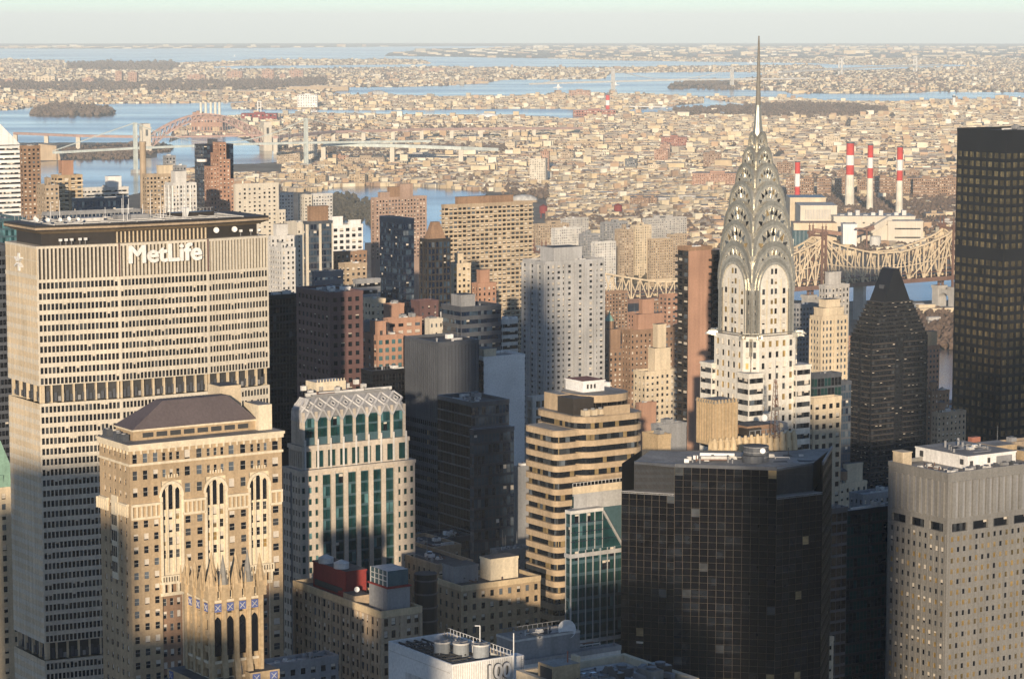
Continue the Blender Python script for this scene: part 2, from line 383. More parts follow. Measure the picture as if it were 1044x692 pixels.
def clutter(root, x0, x1, y0, y1, z, n=8, seed=0):
    """pipes, hatches, tar patches and small vents of a working roof"""
    r = random.Random(seed+99); W, D = x1-x0, y1-y0
    for i in range(n):
        k = r.choice(['pipe', 'pipe', 'roof_patch', 'roof_patch', 'vent', 'hatch', 'cable_tray', 'skylight']); b = MB()
        x, y = x0+W*r.uniform(.05, .8), y0+D*r.uniform(.05, .8)
        if k == 'pipe':
            l = r.uniform(.15, .5); e = (min(x1-.3, x+W*l), y) if r.random() < .5 else (x, min(y1-.3, y+D*l)); t = r.uniform(.18, .4); m = r.choice(['dirt_pipe', 'pale_grey', 'mid_grey', 'bridge_brown'])
            b.bar((x, y, z+.5), (*e, z+.5), t, m); b.bar((*e, z+.5), (*e, z), t, m); b.bar((x, y, z), (x, y, z+r.uniform(.6, 1.8)), t, m)
        elif k == 'roof_patch': b.prism([(x, y), (x+r.uniform(2, 6), y+r.uniform(-.5, .5)), (x+r.uniform(2, 6), y+r.uniform(1.5, 4)), (x+r.uniform(-.5, .5), y+r.uniform(1.5, 4))], z, z+.012+.004*i, r.choice(['roof_dark', 'roof_pale', 'mid_grey', 'asphalt']))
        elif k == 'vent': h = r.uniform(.7, 2); b.cyl(x, y, z, z+h, .22, 'mid_grey', n=8); b.cyl(x, y, z+h, z+h+.3, .4, 'dark_grey', .15, 8)
        elif k == 'hatch': b.box(x, x+1.3, y, y+1.1, z, z+.7, 'pale_grey', 'mid_grey'); b.box(x-.1, x+1.4, y-.1, y+1.2, z+.7, z+.78, 'mid_grey')
        elif k == 'cable_tray': b.box(x, min(x1-.2, x+W*.4), y, y+.5, z+.25, z+.4, 'mid_grey'); b.box(x, x+.15, y, y+.5, z, z+.25, 'dark_grey')
        else: b.prism([(x, y), (x+2.2, y), (x+2.2, y+1.4), (x, y+1.4)], z, z+.9, 'pale_grey', 'glass_sky', [(x+.3, y+.2), (x+1.9, y+.2), (x+1.9, y+1.2), (x+.3, y+1.2)])
        b.build(k, root)
def water_tank(root, x, y, z, h=4.0, r=2.0, mat='brown_brick'):
    b = MB(); b.cyl(x, y, z+2.2, z+2.2+h, r, mat, n=14); b.cyl(x, y, z+2.2+h, z+2.2+h+1.3, r*1.08, 'dark_grey', .1, n=14)
    for a in range(4): b.bar((x+r*.7*math.cos(a*1.57+.8), y+r*.7*math.sin(a*1.57+.8), z), (x+r*.7*math.cos(a*1.57+.8), y+r*.7*math.sin(a*1.57+.8), z+2.2), .25, 'dark_grey')
    b.build('water_tank', root)

FOOT = []                                        # footprints (grid coordinates) of the placed buildings
def togrid(x, y): return x*uS[0]+y*uS[1], x*uW[0]+y*uW[1]
def place(name, label, cat, l, c, r, ty, Y, group=None, maxw=70, maxs=90):
    C = pt(c, ty, Y); H = C.z
    Ls = min(maxs, solve_len(C, H, uS, r)) if r > c+.5 else 4
    Lw = min(maxw, solve_len(C, H, uW, l)) if l < c-.5 else 25
    root = thing(name, label, cat, (C.x, C.y, gz(C.x, C.y)-.3), GA, group)
    g = togrid(C.x, C.y); FOOT.append((g[0], g[0]+Ls, g[1], g[1]+Lw))
    return root, Ls, Lw, H
def tower(name, label, cat, l, c, r, ty, Y, S, Wt=None, wall='limestone', rf='roof_gravel', par=1.1, vis=692, top=4, big=True, frame='frame_dark', indiv=None, seed=None, pen=None, pw=None, group=None, maxw=70, maxs=90, tank=0):
    root, Ls, Lw, H = place(name, label, cat, l, c, r, ty, Y, group, maxw, maxs)
    zmin = max(0, min(H*.75, zat(vis, Y)-25))
    Wt = Wt or S
    S = dict(S, zmin=zmin); Wt = dict(Wt, zmin=zmin)
    b = MB(); wins = []
    pl = [(0, 0), (Ls, 0), (Ls, Lw), (0, Lw)]
    shell(b, wins, pl, 0, H-par-.6, [S, None, None, Wt], wall); b.build('wall', root)
    roof(root, pl, H-par, rf, par, pw or wall)
    b = MB(); shell(b, [], pl, H-par-.6, H-par, [None]*4, pw or wall); b.build('cornice', root)
    emit(root, wins, frame, (100 if Y < 1320 else 0) if indiv is None else indiv, 'window_band' if S.get('k') == 'ribbon' and Wt.get('k') in ('ribbon', 'blank') else 'window')
    sd = int(l*7+ty) if seed is None else seed
    if pen:                                      # (x0,x1,y0,y1 as shares, height, material)
        for (a, e, d, f, h, m) in pen:
            q = MB(); q.box(a*Ls, e*Ls, d*Lw, f*Lw, H-par, H-par+h, m, 'roof_gravel'); q.box(a*Ls-.15, e*Ls+.15, d*Lw-.15, f*Lw+.15, H-par+h-.5, H-par+h+.25, m, 'roof_dark'); q.build('penthouse', root)
        big = False
    if top: rooftop(root, 1.5, Ls-1.5, 1.5, Lw-1.5, H-par, top, sd, big and Ls > 9 and Lw > 9, wall)
    if Y < 1000 and top: clutter(root, 1.5, Ls-1.5, 1.5, Lw-1.5, H-par, 9, sd)
    for i in range(tank): water_tank(root, Ls*(.25+.5*i), Lw*.6, H-par)
    return root, Ls, Lw, H
# ------------------------------------------------------------------ land, water
def ground_mat():
    m, t, b = nodes('land'); L = t.links; N = t.nodes
    tc = N.new('ShaderNodeTexCoord'); cr = N.new('ShaderNodeValToRGB'); nz = N.new('ShaderNodeTexNoise'); nz.inputs['Scale'].default_value = .004; nz.inputs['Detail'].default_value = 8; nz.inputs['Roughness'].default_value = .7
    L.new(tc.outputs['Object'], nz.inputs['Vector']); L.new(nz.outputs['Fac'], cr.inputs[0])
    e = cr.color_ramp.elements; e[0].position = .35; e[0].color = (.14, .11, .085, 1); e[1].position = .68; e[1].color = (.34, .29, .23, 1); k = e.new(.52); k.color = (.22, .18, .135, 1)
    L.new(cr.outputs[0], b.inputs['Base Color']); b.inputs['Roughness'].default_value = .95; b.inputs['Specular IOR Level'].default_value = .1
    MATS['land'] = m
    m, t, b = nodes('water'); L = t.links; N = t.nodes
    b.inputs['Base Color'].default_value = (.075, .09, .095, 1); b.inputs['Roughness'].default_value = .34; b.inputs['Specular IOR Level'].default_value = .5
    tc = N.new('ShaderNodeTexCoord'); mp = N.new('ShaderNodeMapping'); mp.inputs['Scale'].default_value = (1, .35, 1); nz = N.new('ShaderNodeTexNoise'); nz.inputs['Scale'].default_value = .05; nz.inputs['Detail'].default_value = 6
    L.new(tc.outputs['Object'], mp.inputs['Vector']); L.new(mp.outputs[0], nz.inputs['Vector'])
    bp = N.new('ShaderNodeBump'); bp.inputs['Strength'].default_value = .10; bp.inputs['Distance'].default_value = .8; L.new(nz.outputs['Fac'], bp.inputs['Height']); L.new(bp.outputs[0], b.inputs['Normal'])
    n2 = N.new('ShaderNodeTexNoise'); n2.inputs['Scale'].default_value = .0016; n2.inputs['Detail'].default_value = 4; mp2 = N.new('ShaderNodeMapping'); mp2.inputs['Scale'].default_value = (.5, 1.6, 1); L.new(tc.outputs['Object'], mp2.inputs['Vector']); L.new(mp2.outputs[0], n2.inputs['Vector'])
    mr = N.new('ShaderNodeMapRange'); mr.inputs[1].default_value = .3; mr.inputs[2].default_value = .7; mr.inputs[3].default_value = .08; mr.inputs[4].default_value = .24; L.new(n2.outputs['Fac'], mr.inputs[0]); L.new(mr.outputs[0], b.inputs['Roughness'])
    MATS['water'] = m
    surf('wood_brown', (.135, .095, .07), rough=1, streak=0, var=.35, scale=.02, fine=.3, fscale=.3); surf('wood_dark', (.075, .065, .045), rough=1, streak=0, var=.35, scale=.02, fine=.3, fscale=.3)
    surf('grass_dull', (.09, .11, .05), streak=0, rough=1)
ground_mat()
def ground_sheet():
    rr = [0, 150, 400]+[400+250*i for i in range(1, 25)]; r = rr[-1]
    while r < 76000: r *= 1.045; rr.append(r)
    A = np.radians(np.arange(0, 360, 1.5)); n = len(A); v = [(0, 0, 0)]; f = []
    for r in rr[1:]:
        for a in A: v.append((r*math.sin(a), r*math.cos(a), -r*r/(2*RE)))
    for j in range(n): f.append((0, 1+(j+1) % n, 1+j))
    for i in range(len(rr)-2):
        for j in range(n):
            k = (j+1) % n; a = 1+i*n; c = a+n
            f.append((a+j, a+k, c+k, c+j))
    me = bpy.data.meshes.new('ground'); me.from_pydata(v, [], f); me.materials.append(M('land')); me.polygons.foreach_set('use_smooth', [True]*len(f))
    link(me, 'ground', kind='structure')
ground_sheet()
WATER = [  # outlines as seen from the deck (column, far shore row, near shore row); each is laid on the curved ground where it lies
 [(-120,50,61),(0,50,61),(62,50,62),(66,50,65),(140,50,66),(170,50,65),(245,49.5,63),(250,49.5,61.5),(340,48.5,61),(388,48,61),(396,48,54.5),(440,47.6,50),(500,47.6,49.2),(520,47.4,48)],
 [(205,69,69.3),(240,67.8,71.2),(340,67,70),(430,66,69),(446,65,68.6)],
 [(386,57.6,60.5),(430,58,61.5),(446,58.3,68.4),(480,58.8,69.5),(520,59.5,69),(580,60.5,69.5),(620,62,69.5),(690,63,68.2),(720,63.5,68),(770,64,67.5),(830,65,67),(846,66,72),(857,66.5,72.5),(900,67,72),(930,66.6,70.3),(958,66,69.5),(1000,67,68)],
 [(340,90,97),(400,89.5,98),(450,88.4,99.5),(495,85.5,98.5),(512,82,99),(560,81.5,97),(590,81.5,96),(614,81,95.5),(624,75,96),(690,74.3,98),(686.5,74.3,98)],
 [(690,74.3,89),(720,74,84.5),(770,74,79.5),(778,75,79)],
 [(682,90.2,98.5),(720,91.3,99.5),(770,92.5,100),(800,93.8,100.5),(808,96,101),(860,96,104),(900,96.5,104.5),(925,95.5,104),(950,94.2,103),(1044,95,101),(1130,95,101)],
 [(716,98.6,107),(728,102.5,108),(770,107,114.5),(790,112,114)],
 [(640,112.5,117),(690,108.3,114.5),(716,105.2,114.5),(728,107,114.7),(768,109,115),(778,112,114.5)],
 [(-120,113,146),(8,113,146),(30,110,146),(80,107,146),(130,106,146),(172,105.7,146),(176,105.7,133),(190,105.5,131),(205,105,121),(237,104.3,119.5)],
 [(236.9,104.3,107),(250,103.6,105.5),(262,100.8,103),(320,100.2,101.5),(346,98.4,99.2)],
 [(236,111.6,119.6),(262,112,118),(330,112.3,116.5),(400,112.7,118),(450,112.2,118.6),(520,111.3,118.6),(560,111.3,121),(583,111.6,122),(600,117,121)],
 [(160,146,190),(172,146,181),(190,139.5,172),(215,138.5,168),(240,139,168),(248,143,168),(262,149,167.5),(285,157,166),(293,161,164)],
 [(-60,170,215),(40,166,210),(60,164.6,205),(100,164,205),(140,163,198),(160,161.5,192)],
 [(318,196,203),(335,193.3,215),(345,191.5,235),(370,190.5,248),(420,191,248),(440,192,246),(470,194,222),(496,196,198)],
 [(296,240,262),(330,240,275),(372,240,275)],
 [(780,292,306),(840,291.5,307),(900,287,308),(990,283,306),(1110,278,304)],
 [(915,338,345),(930,343,425),(945,347,440),(980,358,440),(1110,392,450)],
]
def in_water(px, py):
    for w in WATER:
        for (a, b) in zip(w[:-1], w[1:]):
            if a[0] <= px <= b[0] and b[0] > a[0]:
                t = (px-a[0])/(b[0]-a[0])
                if a[1]+(b[1]-a[1])*t - .15 <= py <= a[2]+(b[2]-a[2])*t + .15: return True
    return False
def water_sheets():
    for w in WATER:
        v, f = [], []; cols = []
        xs = []
        for (a, b) in zip(w[:-1], w[1:]):
            if b[0] <= a[0]: continue
            n = max(1, int((b[0]-a[0])/6))
            for i in range(n):
                t = i/n; xs.append((a[0]+(b[0]-a[0])*t, a[1]+(b[1]-a[1])*t, a[2]+(b[2]-a[2])*t))
        xs.append(max(w, key=lambda p: p[0])); K = 9
        j0 = random.Random(len(xs)+int(w[0][0]))
        for x, t, b in xs:
            e = j0.uniform(-.25, .25); t2 = t + e*.5; b2 = max(b+e, t2+.05)
            far, near = 1/(ground(x, t2).y), 1/(ground(x, b2).y)
            for k in range(K):
                # rows spaced evenly in the picture, so by 1/distance; heights follow the curve
                p = ground(x, t2+(b2-t2)*k/(K-1)); d = p.y
                h = .6 if d < 5000 else (1.2 if d < 12000 else 2.5)
                v.append((p.x, p.y, gz(p.x, p.y)+h))
        for i in range(len(xs)-1):
            for k in range(K-1): a = i*K+k; f.append((a, a+1, a+K+1, a+K))
        me = bpy.data.meshes.new('water'); me.from_pydata(v, [], f); me.materials.append(M('water')); me.polygons.foreach_set('use_smooth', [True]*len(f))
        link(me, 'water', kind='structure')
water_sheets()
# ------------------------------------------------------------------ air
def haze():
    m = bpy.data.materials.new('haze'); m.use_nodes = True; N = m.node_tree.nodes; N.clear()
    out = N.new('ShaderNodeOutputMaterial'); v = N.new('ShaderNodeVolumePrincipled')
    v.inputs['Color'].default_value = (.80, .92, 1.0, 1); v.inputs['Density'].default_value = HAZE_DENSITY; v.inputs['Anisotropy'].default_value = -0.2
    try: v.inputs['Density Attribute'].default_value = ''
    except Exception: pass
    m.node_tree.links.new(v.outputs[0], out.inputs['Volume']); MATS['haze'] = m
    b = MB(); b.box(-78000, 78000, -78000, 78000, -860, 425, 'haze'); b.build('haze', kind='stuff')
haze()
# ------------------------------------------------------------------ the far town: flat-roofed houses and sheds by the thousand
PAL = [((.60,.52,.39),4),((.66,.61,.51),3),((.46,.37,.26),3.5),((.32,.225,.165),2.2),((.44,.315,.22),2),((.41,.37,.31),2),((.27,.235,.205),1.2),((.72,.69,.62),1.1),((.56,.455,.31),3)]
PAL = [((c[0], c[1]*.965, c[2]*.87), w) for c, w in PAL]
RPAL = [((.42,.39,.35),3),((.54,.50,.45),2.5),((.24,.22,.20),2.5),((.66,.63,.59),1.5),((.33,.27,.23),1.5)]
def choose(r, P):
    t = r.random()*sum(x[1] for x in P)
    for x in P:
        t -= x[1]
        if t <= 0: return x[0]
    return P[0][0]
class Town:
    def __init__(s): s.B = []
    def add(s, x, y, w, d, h, rz, col, rc): s.B.append((x, y, w, d, h, rz, col, rc))
    def mesh(s, name, B, mat, local=False):
        A = np.array([(b[0], b[1], b[2], b[3], b[4], b[5]) for b in B], float); n = len(B)
        c, sn = np.cos(A[:, 5]), np.sin(A[:, 5]); zg = -(A[:, 0]**2+A[:, 1]**2)/(2*RE)
        if local: A[:, 0] = 0; A[:, 1] = 0; zg = zg*0; c = c*0+1; sn = sn*0
        V = np.zeros((n, 8, 3))
        for i, (a, b2, z) in enumerate([(-1,-1,0),(1,-1,0),(1,1,0),(-1,1,0),(-1,-1,1),(1,-1,1),(1,1,1),(-1,1,1)]):
            lx, ly = a*A[:, 2]/2, b2*A[:, 3]/2
            V[:, i, 0] = A[:, 0]+lx*c-ly*sn; V[:, i, 1] = A[:, 1]+lx*sn+ly*c; V[:, i, 2] = zg-1.0+z*(A[:, 4]+1.0)
        fc = np.array([(0,1,5,4),(1,2,6,5),(2,3,7,6),(3,0,4,7),(4,5,6,7)])
        Fc = (np.arange(n)[:, None, None]*8+fc[None]).reshape(-1, 4)
        me = bpy.data.meshes.new(name); me.from_pydata(V.reshape(-1, 3).tolist(), [], Fc.tolist()); me.materials.append(M(mat))
        at = me.color_attributes.new('Col', 'FLOAT_COLOR', 'CORNER')
        C = np.ones((n, 5, 4, 4), np.float32)
        C[:, :4, :, :3] = np.array([b[6] for b in B])[:, None, None, :]; C[:, 4, :, :3] = np.array([b[7] for b in B])[:, None, :]
        at.data.foreach_set('color', C.ravel()); return me
near_town, far_town, low_far = Town(), Town(), Town()
trees_pts = []
rt = random.Random(11)
def fill(town, y0, y1, cell, rz, sizes, hts, keep, street, test, treep=.1):
    c, s = math.cos(rz), math.sin(rz); K = int(y1*1.3/cell)
    pts = []
    J = np.arange(-K, K)
    for i in range(-K, K):
        xx, yy = (i*c - J*s)*cell, (i*s + J*c)*cell
        for q in np.nonzero((yy > y0) & (yy < y1) & (np.abs(xx) < .2*yy+60))[0]:
            j, x, y = int(J[q]), float(xx[q]), float(yy[q])
            if street and (i % street[0] == 0 or j % street[1] == 0) and rt.random() < .75: continue
            px, py = proj(x, y, gz(x, y))
            k = test(px, py, x, y)
            if not k or in_water(px, py): continue
            if rt.random() > keep*k:
                if rt.random() < treep*4: trees_pts.append((x+rt.uniform(-.4, .4)*cell, y+rt.uniform(-.4, .4)*cell, rt.uniform(3, 5.5)*(1 if cell < 40 else 1.6)))
                continue
            if rt.random() < treep: trees_pts.append((x+rt.uniform(-.5, .5)*cell, y+rt.uniform(-.5, .5)*cell, rt.uniform(3, 5.5)*(1 if cell < 40 else 1.6)))
            h = (hts[0][0]+(hts[0][1]-hts[0][0])*((j//3*7919 % 97)/97*.6+rt.random()*.4)) if rt.random() < hts[2] else rt.uniform(*hts[1])
            big = rt.random() < .08
            w, d = cell*(rt.uniform(.86, 1.02) if street and not big else rt.uniform(*sizes)*(2.2 if big else 1)), cell*(rt.uniform(.45, .72) if street and not big else rt.uniform(*sizes)*(1.8 if big else 1))
            town.add(x+rt.uniform(-.04, .04)*cell, y+rt.uniform(-.04, .04)*cell, w, d, h, rz, choose(rt, PAL), choose(rt, RPAL))
def t_near(px, py, x, y):
    if px < 290 and py > 165: return .8 if 190 < px and py < 188 else 0          # Manhattan side, behind the near towers
    if px < 560 and py > 196: return 0
    if py > 262: return 0
    if 520 < px and py > 236: return .35
    if 790 < px < 960 and 196 < py < 262: return .15
    if 810 < px and 165 < py < 215: return .3
    if 290 < px < 500 and 145 < py < 165: return .35
    return 1
fill(near_town, 2900, 5600, 13.5, R(24), (.5, .9), ((5.5, 9), (10, 17), .93), .78, (6, 13), t_near, .2)
def t_mid(px, py, x, y):
    if px < 180 and 128 < py < 170: return .0
    if px < 290 and py > 140: return 0
    if 690 < px < 880 and 106 < py < 119: return .04
    if 290 < px < 520 and 128 < py < 135: return .35
    return .95
fill(near_town, 5600, 11500, 19, R(-8), (.42, .92), ((5, 8), (10, 20), .95), .70, (7, 11), t_mid, .16)
def t_far(px, py, x, y):
    if px < 330 and 83 < py < 93: return .25      # wooded shore
    if 686 < px < 745 and 82 < py < 92: return .0
    if 35 < px < 115 and 103 < py < 119: return .0
    if 70 < px < 180 and 64 < py < 72: return .05
    return .8
fill(far_town, 11500, 24000, 45, R(15), (.25, .65), ((6, 10), (12, 24), .94), .58, None, t_far, .14)
fill(low_far, 24000, 46000, 330, R(5), (.12, .42), ((9, 18), (18, 40), .9), .33, None, lambda px, py, x, y: 1 if py > 47.5 else 0, .9)
def add_far_shed(px, py, wpx, hpx, col, rc=(.5,.48,.44), depth=40):
    p = ground(px, py); s = p.y/F
    far_town.add(p.x, p.y, wpx*s, depth, hpx*s, 0, col, rc)
def town_objects():
    B = near_town.B
    def size(b):
        d = math.hypot(b[0], b[1]); px, py = proj(b[0], b[1], 0)
        hid = px < 300 or (720 < px < 985 and py > 150) or px > 980 or (400 < px < 555 and py > 190) or py > 240
        return 0 if (hid or not -2 < px < 1046) else (b[2]*b[4]+b[2]*b[3]*.07)/d/d
    order = sorted(range(len(B)), key=lambda i: -size(B[i])); ind = order[:300]
    words = lambda c: {PAL[0][0]: 'cream', PAL[1][0]: 'pale stone', PAL[2][0]: 'tan brick', PAL[3][0]: 'dark red brick', PAL[4][0]: 'orange brick', PAL[5][0]: 'grey', PAL[6][0]: 'brown', PAL[7][0]: 'white', PAL[8][0]: 'buff'}[c]
    for i in ind:
        b = B[i]; w = words(b[6])
        o = link(near_town.mesh('low_house', [b], 'town', True), 'low_house', None, (b[0], b[1], gz(b[0], b[1])), b[5])
        tag(o, 'small %s flat roofed building among the low houses across the river' % w, 'house', 'low %s buildings across the river' % w)
    s = set(ind); rest = [b for i, b in enumerate(B) if i not in s]
    link(near_town.mesh('low_houses', rest, 'town'), 'low_houses', kind='stuff')
    link(far_town.mesh('distant_houses', far_town.B, 'town_far'), 'distant_houses', kind='stuff')
    link(low_far.mesh('shore_houses', low_far.B, 'town_far'), 'shore_houses', kind='stuff')
# ------------------------------------------------------------------ woods: bare winter trees as ragged clumps
def wood_clump(V, Fc, x, y, r, h, rr):
    z0 = gz(x, y); n = len(V); k = 5
    for (zz, q) in ((.18, .75), (.55, 1.0), (.85, .6)):
        for i in range(k):
            a = 6.283*i/k + rr.uniform(-.4, .4); e = r*q*rr.uniform(.65, 1.2)
            V.append((x+e*math.cos(a), y+e*math.sin(a), z0+h*zz*rr.uniform(.85, 1.15)))
    V.append((x+rr.uniform(-.2, .2)*r, y, z0+h*rr.uniform(.95, 1.1))); V.append((x, y, z0-.5))
    for l in range(2):
        for i in range(k):
            j = (i+1) % k; Fc.append((n+l*k+i, n+l*k+j, n+l*k+k+j, n+l*k+k+i))
    for i in range(k):
        j = (i+1) % k; Fc.append((n+2*k+i, n+2*k+j, n+3*k)); Fc.append((n+j, n+i, n+3*k+1))
def woods(name, pts, mat):
    V, Fc = [], []; rr = random.Random(5)
    for p in pts: wood_clump(V, Fc, p[0], p[1], p[2], p[2]*rr.uniform(1.3, 2.0), rr)
    me = bpy.data.meshes.new(name); me.from_pydata(V, [], Fc); me.materials.append(M(mat)); link(me, name, kind='stuff')
def wood_area(poly_rows, n, r):
    """poly_rows: (px, top, bottom) columns"""
    out = []
    for _ in range(n):
        i = rt.randrange(len(poly_rows)-1); a, b = poly_rows[i], poly_rows[i+1]; t = rt.random()
        px = a[0]+(b[0]-a[0])*t; t0 = a[1]+(b[1]-a[1])*t; b0 = a[2]+(b[2]-a[2])*t
        p = ground(px+rt.gauss(0, 2.2), t0+(b0-t0)*min(1.12, max(-.12, rt.gauss(.5, .3)))); out.append((p.x, p.y, r*rt.uniform(.45, 1.45)))
    return out
woods('street_trees', trees_pts, 'wood_brown')
woods('island_woods', wood_area([(37,114,117.5),(50,111,118),(70,110,118),(95,112,118),(111,115,117)], 1500, 9), 'wood_brown')
woods('shore_woods', wood_area([(-30,86.5,92),(60,86.5,92),(180,85.5,92),(300,84,90),(330,82,86)], 3500, 10), 'wood_brown')
woods('point_woods', wood_area([(70,66.5,71.5),(110,66,71.5),(180,66.5,70.5)], 900, 15), 'wood_brown')
woods('airport_woods', wood_area([(690,114,116),(775,109.5,118.5),(820,108,119.5),(865,110,119),(900,112,116)], 3200, 8), 'wood_brown')
woods('headland_woods', wood_area([(685,90,91),(700,85,91),(730,84,91),(750,88,91.5)], 900, 9), 'wood_brown')
woods('park_woods', wood_area([(58,156,161.5),(90,152,162),(130,150,161.5),(150,149,157),(172,150.5,154)], 1800, 4.6), 'wood_brown')
woods('riverside_woods', wood_area([(290,160,165),(330,149,163),(400,147,160),(470,148,158),(520,150,156)], 1300, 5), 'wood_brown')
woods('hill_woods', wood_area([(286,152,158),(300,153,162),(330,160,170),(420,175,186),(500,180,196),(560,196,206)], 500, 5), 'wood_brown')
woods('project_woods', wood_area([(815,205,232),(880,196,236),(930,190,240),(985,192,242)], 2600, 5), 'wood_brown')
woods('island_park_woods', wood_area([(335,206,222),(350,200,222),(375,206,226),(385,214,232)], 600, 4), 'wood_dark')
woods('bank_woods', wood_area([(600,268,290),(640,264,288),(692,266,288)], 500, 4.5), 'wood_dark')
woods('promenade_woods', wood_area([(935,322,350),(960,320,352),(985,322,355)], 450, 4), 'wood_brown')
woods('low_park_woods', wood_area([(560,222,238),(640,222,236),(735,215,232)], 600, 4.5), 'wood_brown')

# far landmarks on the other shore --------------------------------------------------
def gthing(name, label, cat, px, py, rz=0, group=None):
    p = ground(px, py); return thing(name, label, cat, (p.x, p.y, p.z-.5), rz, group), p.y/F     # metres per pixel there
def slab(name, label, cat, px, py, wpx, hpx, depth, mat, rz=0.0, rows=0, cols=0, group=None, rf='roof_gravel', wf=.5):
    o, s = gthing(name, label, cat, px, py, rz, group); w, h = wpx*s/max(.4, math.cos(rz)), hpx*s
    b = MB(); wins = []
    st = {'k': 'punch', 'fh': h*.96/rows, 'bay': w/cols, 'wf': wf, 'hf': .45, 'sf': .3, 'rec': 0, 'g': 'home'} if rows else {'k': 'blank'}
    pl = [(-w/2, 0), (w/2, 0), (w/2, depth), (-w/2, depth)]
    shell(b, wins, pl, 0, h, [st, st, {'k': 'blank'}, st], mat); b.build('wall', o)
    b = MB(); b.box(-w/2-.3, w/2+.3, -.3, depth+.3, h, h+1.2, mat, rf); b.box(-w*.15, w*.15, depth*.3, depth*.7, h+1.2, h+5, mat, rf); b.build('roof', o)
    emit(o, [tuple(x) for x in wins], indiv=0)
    return o, s, w, h
# two tall pink housing slabs and others on the far left shore
for a in [(121,87,6.5,13.5,'rust_brick'),(135,87,9,13,'rust_brick')]:
    slab('housing_slab', {121: 'narrower of the twin tall pink housing slabs on the far left shore', 135: 'wider of the twin tall pink housing slabs on the far left shore'}[a[0]], 'apartment block', a[0], a[1], a[2], a[3], 60, a[4], 0, 14, 4)
for px, py, w, h, mt, lab in [(9,87.5,8,6.5,'rust_brick','squat pink block at the far left end of the wooded shore'),(46,87,20,9,'limestone','broad cream block behind the wooded shore left of the twin slabs'),(54,74,5,5,'limestone','small domed cream block on the far skyline ridge'),(90,86,12,6,'rust_brick','low pink block just left of the twin pink slabs'),
        (200,82,18,5.5,'rust_brick','long low pink block beyond the smokestack plant'),(239,81,16,8,'rust_brick','stepped pink block on the far shore past the arch bridge'),(273,81.5,12,10,'rust_brick','square pink block on the far shore beyond the hooped tower'),(302,80,14,8,'rust_brick','wide pink block at the right of the far shore blocks'),(288,81,6,5,'rust_brick','small pink block between two larger pink blocks on the far shore'),
        (445,74,14,4,'rust_brick','low pink row far across the bay'),(590,80,6,3.5,'limestone','tiny cream block on the far headland tip')]:
    slab('housing_block', lab, 'apartment block', px, py, w, h, 50, mt, 0, 6, 6)
slab('office_block', 'white gridded block on the far spit with trees at its foot', 'building', 313.5, 111, 20, 14, 40, 'white_paint', 0, 8, 8)
slab('office_block', 'yellow flat block on the near edge of the low island', 'building', 359, 106, 19, 7, 40, 'sandstone', 0, 3, 8)
for px, py, w, h, lab in [(569,103,15,8,'cream cell block on the low island'),(591,99,22,6.5,'pink cell block on the low island right of the cream one'),(535,101,20,3,'long low cream shed on the low island')]: slab('institution_block', lab, 'building', px, py, w, h, 60, 'sandstone' if px != 591 else 'rust_brick', 0, 4, 8)
for px, py, w, h, lab in [(225,96,70,3,'long cream shed with white roof along the far market shore'),(270,96,60,3.2,'second long cream shed beside the market shore shed'),(325,93,60,4.5,'tallest long yellow shed behind the spit'),(480,85.5,35,2.5,'long pale shed on the far bank right of the bay')]: slab('market_shed', lab, 'shed', px, py, w, h, 80, 'sandstone', 0, 0, 0, rf='roof_white')
# the red works with a striped chimney on the bay
o, s, w, h = slab('brick_works', 'long red power works with white roof on the bay shore', 'factory', 606, 118.6, 43, 6, 60, 'red_brick', 0, 2, 16, rf='roof_white')
def striped_stack(px, py, h, r, label, bands, base='stack_cream', nb=1):
    o, s = gthing('smokestack', label, 'chimney', px, py, 0, 'smokestacks'); hh, rr = h*s, r*s
    zb = hh*(1-bands[-1][0]) if bands else hh
    sh = part(o, 'shaft', lambda b: b.cyl(0, 0, 0, zb, rr, base, rr*.82, 20))
    for (f0, f1, mt) in [(bands[i][0] and bands[i-1][0] if i else 0, bands[i][0], bands[i][1]) for i in range(len(bands))]:
        z1, z0 = hh*(1-f0), hh*(1-f1)
        part(o, 'band', lambda b: b.cyl(0, 0, z0, z1, rr*.82*(1+.002), mt, rr*.80, 20))
    part(o, 'rim', lambda b: b.cyl(0, 0, hh, hh+rr*.25, rr*.86, 'dark_grey', rr*.86, 20))
    return o
striped_stack(619.5, 118, 21, 2.6, 'short red and white chimney of the red works by the bay', [(.25,'red_paint'),(.5,'white_paint'),(.72,'red_paint')])
# five-chimney plant behind the arch bridge
o, s, w, h = slab('power_plant', 'brick power plant behind the steel arch bridge', 'factory', 211, 136, 32, 17, 70, 'rust_brick', 0, 2, 10); slab('plant_wing', 'taller narrow brick block left of the power plant chimneys', 'factory', 201, 131, 9, 16, 60, 'rust_brick')
for i, px in enumerate([205, 210, 215.2, 219.8, 224]):
    o, s = gthing('smokestack', ['leftmost', 'second', 'middle', 'fourth', 'rightmost'][i] + ' white chimney of the row of five behind the arch bridge', 'chimney', px, 131, 0, 'five chimneys')
    part(o, 'shaft', lambda b: b.cyl(0, 0, 0, 27*s, 1.35*s, 'stack_cream', 1.15*s, 14)); part(o, 'rim', lambda b: b.cyl(0, 0, 27*s, 28.2*s, 1.25*s, 'dark_grey', n=14))
o, s = gthing('gantry_tower', 'pale hooped gantry tower right of the five chimneys', 'tower', 264.5, 118.5)
part(o, 'frame', lambda b: [b.bar((x*s, 0, 0), (x*s, 0, 15.5*s), .9*s, 'white_paint') for x in (-1.6, 1.6)] + [b.bar((-1.6*s, 0, z*s), (1.6*s, 0, z*s), .8*s, 'white_paint') for z in (9, 15)])
